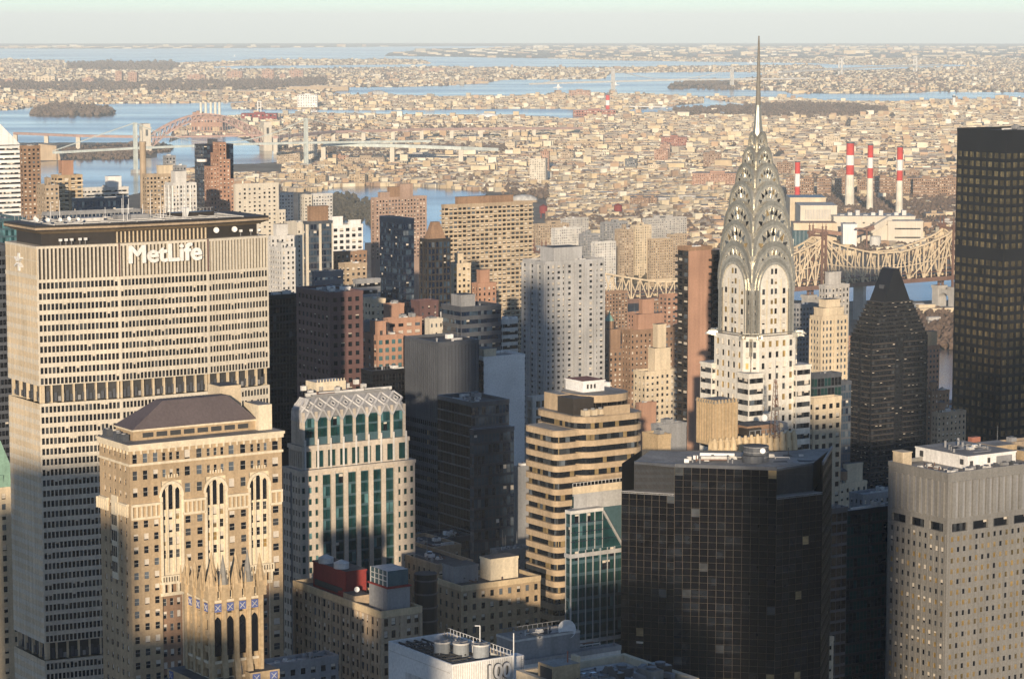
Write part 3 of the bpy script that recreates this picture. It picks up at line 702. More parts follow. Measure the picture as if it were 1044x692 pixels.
slab('red_works', 'red and grey boiler works under the gantry tower', 'factory', 264, 124, 36, 8, 50, 'dark_red', 0, 2, 9)
def dome(name, label, px, py, r, h, mat='roof_white'):
    o, s = gthing(name, label, 'hall', px, py); rr = r*s; hh = h*s; b = MB(); prev = None
    for k in range(7):
        a = k/6*math.pi/2; ring = [(rr*math.cos(a)*math.cos(t*.3927), rr*.6*math.cos(a)*math.sin(t*.3927), hh*.3+hh*.7*math.sin(a)) for t in range(16)]
        if prev: [b.poly([prev[i], prev[(i+1) % 16], ring[(i+1) % 16], ring[i]], mat) for i in range(16)]
        prev = ring
    b.build('shell', o); part(o, 'base', lambda q: q.prism([(rr*math.cos(t*.3927), rr*.6*math.sin(t*.3927)) for t in range(16)], 0, hh*.3, 'sandstone'))
dome('domed_hall', 'pale rounded hall in trees on the near shore', 497, 121, 11, 6); dome('domed_hall', 'big rounded hill of pale salt across the far channel', 385, 98, 10, 6, 'roof_pale')
dome('gas_holder', 'pale vaulted roof behind the tan slab tower', 534, 206, 14, 8, 'roof_pale')
for px, lab in [(972.5, 'white airport lantern tower nearer the water'), (1039, 'white airport lantern tower at the right edge')]:
    o, s = gthing('lantern_tower', lab, 'tower', px, 108.5 if px < 1000 else 110)
    part(o, 'shaft', lambda b: b.cyl(0, 0, 0, 9*s, 1.7*s, 'white_paint', 1.5*s, 8)); part(o, 'cabin', lambda b: (b.cyl(0, 0, 9*s, 11*s, 1.9*s, 'glass_sky', 2.1*s, 8), b.cyl(0, 0, 11*s, 12*s, 1.3*s, 'white_paint', .5*s, 8)))
# tall slabs in the far town
def duo(label, l, c, r, ty, by, front, side, rows=16):
    """a slab tower seen across its corner: front wall from l to c, side wall from c to r"""
    p = ground(c, by); o = thing('housing_tower', label, 'apartment tower', (p.x, p.y, p.z-.5), R(-12)); s = p.y/F; h = (by-ty)*s
    W = (c-l)*s/math.cos(R(12)); D = max(10, (r-c)*s*2.6)
    b = MB(); wins = []; st = {'k': 'punch', 'fh': h/rows, 'bay': 4.5, 'wf': .45, 'hf': .45, 'sf': .3, 'rec': 0, 'g': 'home'}
    shell(b, wins, [(-W, 0), (0, 0), (0, D), (-W, D)], 0, h, [st, st, None, None], front); b.build('wall', o); emit(o, wins, indiv=0)
    part(o, 'roof', lambda q: (q.box(-W-.2, .2, -.2, D+.2, h, h+1, front, 'roof_gravel'), q.box(-W*.65, -W*.3, D*.2, D*.7, h+1, h+5, side)))
duo('cream slab tower with dark right flank standing over the low houses', 540, 556, 560, 162, 190, 'concrete_cream', 'limestone'); duo('small pink tower just behind the cream slab tower', 551, 559.5, 561, 154.5, 176, 'rust_brick', 'rust_brick')
duo('cream tower behind the bridge pylon with shaded right side', 309, 319.5, 325, 143, 166, 'concrete_cream', 'limestone', 14)
for px, py, w, h, mt, lab in [(294,167,24,11,'tan_brick','broad tan slab left of the cream pylon tower'),(343,165,26,6,'rust_brick','long low reddish block behind the riverside projects'),(372,169,40,8,'tan_brick','long tan block behind the riverside projects'),
    (520,154,10,9,'limestone','cream pair of blocks left of the cream slab tower'),(578,164,13,9,'tan_brick','tan block in the low town right of the cream slab tower'),(643,173,12,10,'dark_grey','dark square block among the low houses'),(667,176,12,8,'limestone','pale block right of the dark square block'),
    (674,166,14,13,'rust_brick','rust brick tower group behind the pale block'),(687,150,26,10,'red_brick','wide red brick block in the low town'),(678,155,10,8,'rust_brick','orange block in front of the wide red block'),(726,170,18,14,'brown_brick','tan stepped block left of the steel spire'),(731,192,50,15,'rust_brick','long orange brick housing block left of the steel spire'),
    (848,152,17,13,'limestone','pale cream block beyond the striped chimneys'),(914,130,36,6,'sandstone','long yellow block far beyond the striped chimneys'),(652,212,20,10,'brown_brick','brown factory with flat roof near the red water tank'),(665,211,10,9,'brown_brick','small brown factory beside the larger brown one'),(725,216,22,6,'limestone','low pale building beside the spire base'),(700,207,60,5,'grey_stone','long grey train shed in the low town'),(590,150,80,4,'sandstone','long yellow depot in the low town'),(425,163,35,5,'grey_stone','low grey row under the viaduct')]:
    slab('town_block', lab, 'building', px, py, w, h, 35, mt, R(-6), max(2, int(h/1.6)), max(4, int(w/1.8)))
# riverside housing project in rows
k = 0
for px, py, w, h in [(303,187,14,10),(318,189,14,9),(328,189,8,10),(303,176,12,7),(316,177,10,7),(332,178,12,6),(346,183,16,8),(364,189,16,11),(377,188,8,10),(345,176,12,6),(361,176,13,6),(376,175,10,6),(393,176,10,6),(331,170,14,5),(352,170,15,5)]:
    slab('housing_slab', ['tan riverside project slab in the front row', 'tan riverside project slab in the row behind'][py < 182] + ' ' + ['at its left end','second along','with a narrow front','above the shore trees','below the pylon tower','on a rise','wide and low','nearest the water','at the corner by the water','amid bare trees','beside the tan block','under the long tan block','at the right end','of the third row','of the third row on the right'][k], 'apartment block', px, py, w, h, 16, 'buff_brick', R(-14), 6, 6); k += 1
# brown project slabs behind the striped chimneys
k = 0
for px, py, w, h in [(806,205,10,24),(822,204,14,22),(840,203,14,21),(860,202,18,19),(880,201,12,18),(900,203,20,22),(921,202,20,20),(944,204,26,22),(968,203,20,22),(986,203,20,21),(800,180,16,14),(858,184,10,10),(889,182,12,10),(930,183,14,9)]:
    slab('project_slab', 'brown brick project slab ' + ['left of the leftmost striped chimney','just right of the leftmost striped chimney','between the first two striped chimneys','left of the tallest striped chimney','between the tallest and middle chimneys','behind the middle striped chimney','left of the last striped chimney','right of the last striped chimney','beside the black bronze tower','at the edge of the black bronze tower','high behind the leftmost chimney','in the back row behind the tall chimney','in the back row between chimneys','in the back row by the last chimney'][k], 'apartment block', px, py, w, h, 18, 'brown_brick', R(-10), 7, max(4, int(w/2))); k += 1
striped = [(812.5, 224, 59, 3.4, 'leftmost red and white smokestack, lower than the others'), (866, 214, 68, 5.0, 'tallest and thickest red and white smokestack'), (886.5, 219, 71, 3.6, 'thinner red and white smokestack in the middle of the three'), (916.5, 222, 72, 3.8, 'rightmost red and white smokestack')]
for px, py, h, r, lab in striped: striped_stack(px, py, h, r, lab, [(.175,'red_paint'),(.325,'white_paint'),(.47,'red_paint')] if px > 820 else [(.32,'red_paint'),(.67,'white_paint'),(.99,'red_paint')] if 0 else [(.20,'red_paint'),(.42,'white_paint'),(.62,'red_paint')])
# ------------------------------------------------------------------ bridges
def cantilever_bridge():
    T1 = pt(833, 290, 2850); T2 = pt(966, 292, 2955)
    d = (T2-T1); d.z = 0; L0 = d.length; d.normalize(); n = Vector((-d.y, d.x, 0))
    zd = 40.0; ang = math.atan2(d.y, d.x)
    root = thing('cantilever_bridge', 'cream steel cantilever truss bridge with dark brown towers crossing the river', 'bridge', (T1.x, T1.y, 0), ang)
    xa, xb = -560.0, L0+520.0
    part(root, 'deck', lambda b: (b.box(xa, xb, -10, 10, zd-2.2, zd, 'dark_grey', 'asphalt'), b.box(xa, xb, -10.6, -10, zd-3.5, zd+1.2, 'bridge_brown'), b.box(xa, xb, 10, 10.6, zd-3.5, zd+1.2, 'bridge_brown'), b.box(xa, xb, -9.5, 9.5, zd+6.2, zd+7, 'bridge_brown')))
    M1 = -360.0; towers = [M1, 0.0, L0, L0+300]
    def top(x):
        # top chord: peaks at the towers, sags between them
        i = max(k for k in range(4) if towers[k] <= x or k == 0); a = towers[i]; c = towers[min(i+1, 3)]
        if x <= M1: t = min(1, (M1-x)/200); return zd+52-38*t**.8
        if i == 3: t = min(1, (x-a)/220); return zd+52-38*t**.8
        t = (x-a)/(c-a); u = min(t, 1-t)*2
        lo = {0: 16, 1: 31, 2: 18}[i]
        return zd+53-(53-lo)*min(1, u*1.25)**.62
    def truss(b, y):
        m = 'bridge_cream'; st = 11.0; N = int((xb-xa)/st); prev = None
        for i in range(N+1):
            x = xa+i*st; zt = top(x); zb = zd-2.0
            cur = (x, zt)
            b.bar((x, y, zb), (x, y, zt), .75 if i % 2 else 1.15, m)
            if prev:
                b.bar((prev[0], y, prev[1]), (x, y, zt), 1.7, m); b.bar((prev[0], y, zb), (x, y, zb), 1.7, m)
                if i % 2: b.bar((prev[0], y, zb), (x, y, zt), .95, m)
                else: b.bar((prev[0], y, prev[1]), (x, y, zb), .95, m)
                if zt-zb > 30:
                    b.bar((prev[0], y, (prev[1]+zb)/2), (x, y, (zt+zb)/2), .8, m)
            if y > 0: b.bar((x, -9, zt), (x, 9, zt), .7, m) if i % 2 == 0 else b.bar((x, -9, zt), (min(x+st, xb), 9, top(min(x+st, xb))), .5, m)
            prev = cur
        for tx in towers:                      # long raking members that fan from each tower
            for k in (2, 4, 6):
                for sgn in (-1, 1):
                    x2 = tx+sgn*st*k
                    if xa < x2 < xb: b.bar((tx, y, zd+50), (x2, y, zd), 1.15, m)
    for y in (-9, 9): part(root, 'truss', lambda b: truss(b, y))
    for tx in towers:
        def tw(b):
            for y in (-11, 11):
                for dx in (-3.2, 3.2): b.bar((tx+dx, y, 20), (tx+dx*.75, y*.95, zd+55), 1.9, 'bridge_brown')
                for k in range(9): z = 20+k*8.3; b.bar((tx-3.2, y, z), (tx+3.2, y, z+8), .7, 'bridge_brown'); b.bar((tx+3.2, y, z), (tx-3.2, y, z+8), .7, 'bridge_brown')
                b.box(tx-4, tx+4, y*.95-2.2, y*.95+2.2, zd+54, zd+57, 'bridge_brown')
                for dx in (-2.4, 2.4): b.cyl(tx+dx, y*.95, zd+57, zd+61, 1.2, 'bridge_brown', .9, 6); b.cyl(tx+dx, y*.95, zd+61, zd+68, .8, 'bridge_brown', .05, 6); b.cyl(tx+dx, y*.95, zd+62, zd+63, 1.3, 'bridge_brown', n=6)
            for z in (zd+12, zd+28, zd+42, zd+53): b.bar((tx, -11, z), (tx, 11, z), 2.0, 'bridge_brown')
            for (z, q) in ((zd+12, zd+28), (zd+28, zd+42)): b.bar((tx, -11, z), (tx, 11, q), .9, 'bridge_brown'); b.bar((tx, 11, z), (tx, -11, q), .9, 'bridge_brown')
        part(root, 'tower', tw)
        def pier(b):
            for y in (-13, 13):
                b.box(tx-6, tx+6, y-5, y+5, -2, 26, 'grey_stone'); b.box(tx-6.8, tx+6.8, y-5.8, y+5.8, 26, 29, 'grey_stone')
            N = 10; pts = [(7.99*math.cos(math.pi*k/N), 14+7.5*math.sin(math.pi*k/N)) for k in range(N+1)]
            for k in range(N):
                (y0, z0), (y1, z1) = pts[k], pts[k+1]
                for xx, sg in ((tx-5.5, 1), (tx+5.5, -1)):
                    b.poly([(xx, y0, z0), (xx, y0, 26), (xx, y1, 26), (xx, y1, z1)][::sg], 'grey_stone')
                b.poly([(tx-5.5, y0, z0), (tx-5.5, y1, z1), (tx+5.5, y1, z1), (tx+5.5, y0, z0)], 'grey_stone')
        part(root, 'pier', pier)
    for x in (-500, -440, -300, -240, -180, 60, 110, L0+80, L0+160, L0+240):
        if x < -420 or x > 40 and x < L0: part(root, 'pillar', lambda b: b.box(x-2, x+2, -8, 8, -1, zd-3.6, 'grey_stone'))
cantilever_bridge()
def arch_bridge():
    A = pt(148, 141, 6500); B = pt(271, 141, 6620); d = B-A; d.z = 0; L0 = d.length; d.normalize()
    g = gz(A.x, A.y); root = thing('arch_bridge', 'pink steel through arch bridge between two cream stone towers', 'bridge', (A.x, A.y, g), math.atan2(d.y, d.x))
    zd = 41.0
    for x in (0, L0):
        def tw(b):
            for y in (-11, 11): b.box(x-10, x+10, y-5, y+5, -1, zd+20, 'concrete_cream')
            b.box(x-9.5, x+9.5, -6, 6, zd+15, zd+20, 'concrete_cream'); b.box(x-11, x+11, -17, 17, zd+20, zd+23, 'concrete_cream'); b.box(x-9, x+9, -15, 15, zd+23, zd+31, 'concrete_cream', 'roof_gravel')
            b.box(x-11.2, x+11.2, -17.2, 17.2, -1, 20, 'concrete_cream')
            b.box(x-3, x+3, -16.15, -16, zd+2, zd+17, 'frame_dark'); b.cyl(x, -15.4, zd+17, zd+17.1, 3, 'frame_dark')
        part(root, 'stone_tower', tw)
    def arch(b, y):
        N = 22; up, lo = [], []
        for i in range(N+1):
            t = i/N; x = 10+(L0-20)*t; p = 4*t*(1-t); lo.append((x, 12+68*p)); up.append((x, zd-6+58*p+8*abs(2*t-1)**3))
        for i in range(N):
            for c, w in ((up, 2.6), (lo, 2.8)): b.bar((c[i][0], y, c[i][1]), (c[i+1][0], y, c[i+1][1]), w, 'bridge_pink')
            a, c2 = (lo[i], up[i+1]) if i < N/2 else (up[i], lo[i+1]); b.bar((a[0], y, a[1]), (c2[0], y, c2[1]), 1.5, 'bridge_pink')
        for i in range(N+1):
            b.bar((lo[i][0], y, lo[i][1]), (up[i][0], y, up[i][1]), 1.5, 'bridge_pink')
            if lo[i][1] > zd: b.bar((lo[i][0], y, lo[i][1]), (lo[i][0], y, zd), .8, 'bridge_pink')
            if y > 0: b.bar((up[i][0], -9, up[i][1]), (up[i][0], 9, up[i][1]), 1.0, 'bridge_pink')
    for y in (-9, 9): part(root, 'arch_truss', lambda b: arch(b, y))
    part(root, 'deck', lambda b: b.box(12, L0-12, -9, 9, zd-4, zd, 'bridge_pink'))
    return A, B, d
HA, HB, hd = arch_bridge()
def viaduct(name, label, pts, hs, w, mat, pier, gap, deck_t, pw=3.5):
    P0 = ground(*pts[0]); root = thing(name, label, 'viaduct', (P0.x, P0.y, 0), 0)
    Q = [ground(*p) - Vector((P0.x, P0.y, 0)) for p in pts]
    def deck(b):
        for i in range(len(Q)-1):
            a, c = Vector(Q[i]), Vector(Q[i+1]); a.z += hs[i]; c.z += hs[i+1]; b.bar(a, c, w, mat, deck_t)
    part(root, 'deck', deck)
    k = 0
    for i in range(len(Q)-1):
        a, c = Q[i], Q[i+1]; n = max(1, int((c-a).length/gap))
        for j in range(n):
            q = a+(c-a)*(j/n); h = hs[i]+(hs[i+1]-hs[i])*j/n
            if k < 100: part(root, 'pier', lambda b: (b.box(q.x-pw, q.x+pw, q.y-w*.4, q.y+w*.4, q.z-1, q.z+h-deck_t/2, pier)))
            k += 1
    return root
def base_row(px, py, h):
    """image row of the ground below a point at height h seen at px, py"""
    lo, hi = py, py+60
    for _ in range(40):
        m = (lo+hi)/2; g = ground(px, m); q = proj(g.x, g.y, g.z+h)[1]
        if q < py: lo = m
        else: hi = m
    return (lo+hi)/2
viaduct('rail_viaduct', 'long red railway viaduct on cream piers right of the arch bridge', [(281,base_row(281,140,40)),(340,base_row(340,134.5,36)),(430,base_row(430,132,33)),(520,base_row(520,131,28)),(592,base_row(592,131,20))], [40,36,33,28,20], 14, 'bridge_pink', 'concrete_cream', 90, 6, 5)
viaduct('rail_viaduct', 'red railway viaduct on slim piers left of the arch bridge', [(16,base_row(16,136,38)),(80,base_row(80,138.5,40)),(140,base_row(140,139.5,41))], [38,40,41], 14, 'bridge_pink', 'concrete_cream', 130, 6, 5)
def suspension(name, label, cat, towers, deck_y, towh, dist, ends, mat, zd, w=16, tt=4.0, far=False):
    (xa, Ya), (xb, Yb) = towers; A = pt(xa, deck_y[0], Ya); B = pt(xb, deck_y[1], Yb); d = B-A; d.z = 0; L0 = d.length; d.normalize()
    root = thing(name, label, cat, (A.x, A.y, gz(A.x, A.y)), math.atan2(d.y, d.x)); dz = gz(B.x, B.y)-gz(A.x, A.y)
    e0, e1 = ends
    part(root, 'deck', lambda b: (b.bar((e0, 0, zd*.93), (0, 0, zd), w, mat, tt*1.2), b.bar((0, 0, zd), (L0/2, 0, zd*1.03), w, mat, tt*1.2), b.bar((L0/2, 0, zd*1.03), (L0, 0, zd+dz), w, mat, tt*1.2), b.bar((L0, 0, zd+dz), (L0+e1, 0, zd*.9+dz), w, mat, tt*1.2)))
    for x, q in ((0, 0), (L0, dz)):
        part(root, 'tower', lambda b: ([b.bar((x, y, q), (x, y*.85, q+towh), tt*1.15, mat) for y in (-w*.5, w*.5)], [b.bar((x, -w*.5, q+z), (x, w*.5, q+z), tt, mat) for z in (zd*1.05, towh*.8, towh*.985)]))
        part(root, 'pier', lambda b: b.box(x-tt*2.2, x+tt*2.2, -w*.8, w*.8, q-2, q+8, 'grey_stone'))
    def cable(b, y):
        prev = None; th = .9 if not far else 1.6
        for i in range(31):
            t = i/30; x = L0*t; z = towh+dz*t-(towh-zd*1.12)*4*t*(1-t)
            if prev: b.bar(prev, (x, y, z), th, mat)
            if not far or i % 3 == 0: b.bar((x, y, z), (x, y, zd+dz*t), th*.3, mat)
            prev = (x, y, z)
        for x, s, e in ((0, -1, -e0), (L0, 1, e1)): b.bar((x, y, towh), (x+s*min(e, L0*.55), y, zd), th, mat)
    for y in (-w*.45, w*.45): part(root, 'cable', lambda b: cable(b, y))
    return root
susp = suspension('suspension_bridge', 'pale green suspension bridge with slim towers crossing in front of the arch bridge', 'bridge', ((138, 5650), (312, 5900)), (146, 143.5), 106, 0, (-190, 330), 'bridge_grey', 53, 7.5, 4.0)
viaduct('road_viaduct', 'pale green road viaduct running right from the suspension bridge', [(330,base_row(330,147,46)),(400,base_row(400,148.5,42)),(470,base_row(470,151,36)),(505,base_row(505,152.5,30))], [46,42,36,30], 24, 'bridge_grey', 'concrete_cream', 110, 7, 5)
o, s = gthing('anchorage', 'tan concrete bridge anchorage block left of the wooded park', 'bridge anchorage', 51, 163); part(o, 'block', lambda b: b.prism([(-9*s,-30),(9*s,-30),(9*s,30),(-9*s,30)], 0, [17*s,15*s,15*s,17*s], 'sandstone')); part(o, 'buttress', lambda b: b.prism([(9*s,-20),(12*s,-20),(12*s,20),(9*s,20)], 0, [14*s, 3*s, 3*s, 14*s], 'sandstone'))
suspension('suspension_bridge', 'far white suspension bridge between two headlands with one tower left of the steel spire', 'bridge', ((625, 12300), (746.3, 12800)), (74, 71), 100, 0, (-500, 500), 'pale_grey', 44, 14, 6.0, True)
suspension('suspension_bridge', 'farthest pale suspension bridge with two stubby towers in the right distance', 'bridge', ((857, 15800), (933.2, 16900)), (70, 68.5), 100, 0, (-900, 500), 'pale_grey', 42, 20, 8.0, True)
viaduct('low_bridge', 'low white trestle bridge across the near channel', [(632,110.8),(680,111.5),(716,114),(742,118)], [8,8,8,7], 18, 'white_paint', 'white_paint', 55, 3, 3)
# the red water tank and a few more roof marks in the low town
for px, py, lab in [(630, 221, 'red elevated water tank on legs between low factories'), (554, 222, 'dark red water tank behind the tan slab tower')]:
    o, s = gthing('water_tower', lab, 'water tower', px, py)
    part(o, 'tank', lambda b: (b.cyl(0, 0, 5*s, 12*s, 4.2*s, 'dark_red', n=16), b.cyl(0, 0, 12*s, 14*s, 4.3*s, 'dark_red', .3, 16)))
    for k in range(4): part(o, 'leg', lambda b: b.bar((3.4*s*math.cos(k*1.57+.7), 3.4*s*math.sin(k*1.57+.7), 0), (3*s*math.cos(k*1.57+.7), 3*s*math.sin(k*1.57+.7), 5*s), .7*s, 'dark_red'))
# generating station below the striped chimneys
def station():
    P = ground(880, 250); Y = P.y; s = Y/F
    root = thing('power_station', 'cream generating station of stepped concrete halls beneath the striped chimneys', 'power station', (P.x, P.y, P.z), 0)
    def X(px): return (px-880)*s
    def hall(name, l, r, ty, y0, dep, mat='concrete_cream', rf='roof_pale', slope=0):
        z = zat(ty, Y+y0)+.0-P.z
        b = MB(); b.prism([(X(l), y0), (X(r), y0+slope), (X(r), y0+slope+dep), (X(l), y0+dep)], -1, z, mat, rf); b.prism([(X(l)-.5, y0-.5), (X(r)+.5, y0+slope-.5), (X(r)+.5, y0+slope+dep+.5), (X(l)-.5, y0+dep+.5)], z-.6, z+.8, mat, rf); b.build(name, root); return z
    z1 = hall('boiler_hall', 852, 936, 221, 30, 60); z2 = hall('turbine_hall', 820, 858, 210, 60, 70)
    part(root, 'louvre_panel', lambda b: [b.box(X(825)+i*1.6*s, X(825)+(i*1.6+.9)*s, 59.3, 60, z2-14*s, z2-4*s, 'grey_stone') for i in range(17)])
    z3 = hall('blue_roof_hall', 815, 853, 202, 140, 60, 'limestone', 'teal_panel'); z4 = hall('front_block', 905, 941, 226, 0, 40); z5 = hall('corner_block', 890, 906, 230, 4, 30)
    z6 = hall('coal_tower', 854, 868, 229, -60, 26, 'white_paint'); z7 = hall('low_hall', 808, 852, 228, -10, 40, 'limestone', 'rust_brick')
    part(root, 'conveyor', lambda b: (b.bar((X(868), -50, z6*.62), (X(892), 5, z5*.95), 6, 'rust_brick'), b.bar((X(852), -50, z6*.6), (X(828), -8, z7*.7), 5, 'rust_brick'), b.bar((X(886), -2, z5*.75), (X(908), 10, z4*1.12), 8, 'concrete_cream')))
    part(root, 'vent', lambda b: [b.box(X(860+i*8), X(860+i*8)+6, 45, 56, z1, z1+2+3*(i % 3), 'pale_grey') for i in range(9)])
    part(root, 'window_strip', lambda b: [b.box(X(912+i*4), X(912+i*4)+9, -.3, 0, z4-8*s-j*9*s, z4-6.6*s-j*9*s, 'frame_dark') for i in range(6) for j in range(2)])
    part(root, 'hall_window', lambda b: [b.box(X(862+i*10), X(862+i*10)+3, 29.6, 30, z1-7*s, z1-5.6*s, 'frame_dark') for i in range(4)])
    part(root, 'silo', lambda b: [b.cyl(X(806+i*4), -62, -1, 26, 5, 'teal_panel', n=14) for i in range(4)]); part(root, 'tank', lambda b: b.cyl(X(886), -66, -1, 18, 8, 'pale_grey', n=16))
    part(root, 'yard_crane', lambda b: (b.bar((X(876), -80, 0), (X(876), -80, 30), 2, 'bridge_brown'), b.bar((X(864), -80, 30), (X(884), -80, 30), 2, 'bridge_brown')))
station()
for px, py, w, h, mt, lab in [(788,215,16,5,'limestone','small pale sheds left of the striped chimney'),(953,226,18,8,'sandstone','yellow warehouse right of the power station'),(966,232,20,6,'grey_stone','grey low shed beside the bronze tower'),(945,236,12,5,'white_paint','small white shed behind the bridge tower'),(805,240,14,8,'teal_panel','blue corrugated shed at the bridge')]:
    slab('shed', lab, 'shed', px, py, w, h, 30, mt, 0, 2, 6)
for px, py, w, h, mt, lab in [(947,322,60,7,'limestone','long pale hospital wing on the island beyond the bridge pier'),(955,334,44,6,'grey_stone','grey low block on the island shore'),(940,317,30,3,'white_paint','white tent roof on the island near the bridge pier')]:
    slab('island_block', lab, 'building', px, py, w, h, 18, mt, R(15), 2, 12, rf='roof_pale')
# ------------------------------------------------------------------ the midtown blocks: ordinary towers
pun = lambda fh=3.4, bay=3.2, wf=.48, hf=.52, g='home', **k: dict(k='punch', fh=fh, bay=bay, wf=wf, hf=hf, sf=.28, g=g, **k)
rib = lambda fh=3.7, hf=.5, g='office', pw=1.6, **k: dict(k='ribbon', fh=fh, hf=hf, sf=.3, g=g, pw=pw, rec=k.pop('rec', .25), **k)
cur = lambda fh=3.8, bay=1.6, g='navy', hf=.74, wf=.9, rec=.08, **k: dict(k='punch', fh=fh, bay=bay, wf=wf, hf=hf, sf=.2, g=g, rec=rec, **k)
BL = {'k': 'blank'}
# far left cluster
tower('apartment_tower', 'brown red apartment tower with balconies at the far left behind the white banded tower', 'apartment tower', 20, 23, 41, 148, 2000, pun(3.1, 4, .5, .5), None, 'brown_brick', vis=225, top=3)
tower('apartment_tower', 'tan stepped apartment tower left of the navy block', 'apartment tower', 37, 46, 60, 188, 1850, pun(3.0, 3.2, .5, .5), None, 'tan_brick', vis=225, top=3)
tower('apartment_tower', 'tall tan apartment tower with stacked terraces and a reddish cap', 'apartment tower', 52, 58, 84, 178, 1900, pun(3.0, 4.5, .62, .55, ledge=(1.2, 1.0, 'limestone', (0, .55), (.4, 1.0))), None, 'buff_brick', vis=225, top=3, pen=[(.25, .7, .2, .8, 11, 'rust_brick')])
tower('apartment_slab', 'low grey green striped apartment slab behind the navy block', 'apartment block', 82, 86, 131, 191, 2050, rib(3.0, .45, 'home'), None, 'pale_grey', vis=225, top=2, pen=[(.55, .85, .1, .9, 9, 'white_paint')])
tower('office_block', 'wide navy glass block rising behind the overhanging roof slab', 'office block', 73, 78, 131, 202, 1500, cur(), None, 'navy_panel', 'roof_dark', vis=225, top=1, big=False)
tower('office_block', 'lower navy slab with pale roof edge in front of the navy glass block', 'office block', 43, 48, 143, 216, 1380, cur(), None, 'navy_panel', 'roof_pale', vis=235, top=2, big=False, pw='mid_grey')
tower('office_tower', 'white banded office tower under the slanted roof at the left edge', 'office tower', -60, -30, 22, 149, 2150, rib(3.9, .42, 'office', sp='roof_white'), None, 'roof_white', vis=225, top=0, par=.3)
def slant():
    C = pt(-30, 149, 2150); root = thing('slanted_roof', 'white slanted roof face above the banded office tower at the left edge', 'roof', (C.x, C.y, C.z), GA)
    L = solve_len(C, C.z, uS, 21); H = zat(100, 2180)-C.z
    part(root, 'roof_panel', lambda b: b.prism([(0, 1), (L, 1), (L, 32), (0, 32)], 0.1, [H*1.15, .3, .3, H*1.15], 'white_paint', 'white_paint'))
slant()
tower('office_block', 'teal glass block in front of the white banded tower', 'office block', -30, 2, 26, 222, 1330, cur(g='tealpale'), None, 'teal_panel', 'roof_gravel', vis=245, top=2, big=False)
tower('brick_tower', 'dark banded tower at the far left edge beside the big cream slab', 'office tower', -40, -10, 16, 250, 1180, cur(g='black', hf=.6), None, 'dark_grey', vis=445, top=1)
tower('stone_block', 'beige stone block with green copper roof at the left edge', 'building', -40, -12, 19, 497, 960, pun(3.8, 3.4, .4, .55), None, 'limestone', vis=692, top=0, rf='copper_green')
def cop():
    C = pt(-12, 497, 960); root = thing('copper_roof', 'pale green copper mansard roof at the left edge', 'roof', (C.x, C.y, C.z-1), GA); L = solve_len(C, C.z, uS, 20)
    part(root, 'mansard', lambda b: b.prism([(0, 0), (L, 0), (L, 22), (0, 22)], 0.1, 17, 'copper_green', 'roof_dark', [(5, 5), (L-5, 5), (L-5, 17), (5, 17)])); part(root, 'dormer', lambda b: [b.box(x, x+2, .4, 3, 1, 5, 'copper_green') for x in (4, 9, 14)])
cop()
tower('apartment_tower', 'beige grid apartment tower with a dark green panel near its top', 'apartment tower', 145, 149, 178, 177, 1950, pun(3.0, 3.0, .55, .5), None, 'tan_brick', vis=225, top=2, pen=[(.45, .95, .1, .6, 7, 'limestone')])
def chim(px, ty, by, Y, r, lab, mat):
    T = pt(px, ty, Y); o = thing('chimney', lab, 'chimney', (T.x, T.y, 0)); part(o, 'shaft', lambda b: b.cyl(0, 0, 0, T.z, r*1.3, mat, r, 14)); part(o, 'rim', lambda b: b.cyl(0, 0, T.z, T.z+2, r*1.1, mat, r*1.1, 14))
chim(145.5, 147, 178, 2250, 2.6, 'tall tan brick chimney just left of the beige grid tower', 'tan_brick')
tower('apartment_tower', 'pale grey blue apartment tower with ribbed front beside the beige grid tower', 'apartment tower', 168, 176, 200, 186, 1900, pun(3.0, 2.6, .5, .6, pier=(.5, .5, 'white_paint', 5.2)), None, 'pale_grey', vis=232, top=1, pen=[(.2, .65, .2, .8, 9, 'pale_grey')])
tower('apartment_block', 'small grey block on the far bank left of the red stepped tower', 'apartment block', 166, 169, 179, 158, 2600, pun(3.2, 4), None, 'mid_grey', vis=185, top=1)
tower('apartment_block', 'dark grey low block in front of the small far grey block', 'apartment block', 176, 180, 190, 168, 2500, pun(3.2, 4), None, 'mid_grey', vis=190, top=1)
def stepped_red():
    root, Ls, Lw, H = place('stepped_tower', 'red brick tower with stepped top and dark glass flank', 'apartment tower', 213, 214, 244, 146, 2050, maxw=26)
    b = MB(); wins = []; n = 6; st = pun(3.2, 3.4, .42, .5, zmin=H*.45); dg = cur(3.2, 2.5, 'navy', zmin=H*.45)
    # stepped brick front stands before a dark glass slab
    pr = [(0, .22, -18), (.22, .30, -8), (.30, .55, 0), (.55, .68, -13), (.68, .80, -28), (.80, .92, -42)]
    for a, c, dz in pr: shell(b, wins, [(a*Ls, 0), (c*Ls, 0), (c*Ls, 10), (a*Ls, 10)], 0, H+dz, [st, st, None, st], 'rust_brick'); b.box(a*Ls, c*Ls, 0, 10, H+dz, H+dz+1, 'rust_brick', 'roof_gravel')
    b.build('wall', root); emit(root, wins, indiv=0)
    q = MB(); w2 = []; shell(q, w2, [(0, 10.05), (Ls, 10.05), (Ls, 26), (0, 26)], 0, H-2, [dg, dg, None, dg], 'navy_panel'); q.box(0, Ls, 10.05, 26, H-2, H-1, 'navy_panel', 'roof_dark'); q.build('glass_slab', root); emit(root, w2, indiv=0, name='pane')
    part(root, 'roof_crown', lambda b: (b.box(Ls*.32, Ls*.5, 12, 20, H-1, H+3, 'dark_grey'), b.cyl(-1, 12, H-14, H-12, 4, 'white_paint', n=10)))
    part(root, 'pale_strip', lambda b: b.box(Ls*.36, Ls*.60, -.6, -.05, 0, H*.56, 'limestone'))
stepped_red()
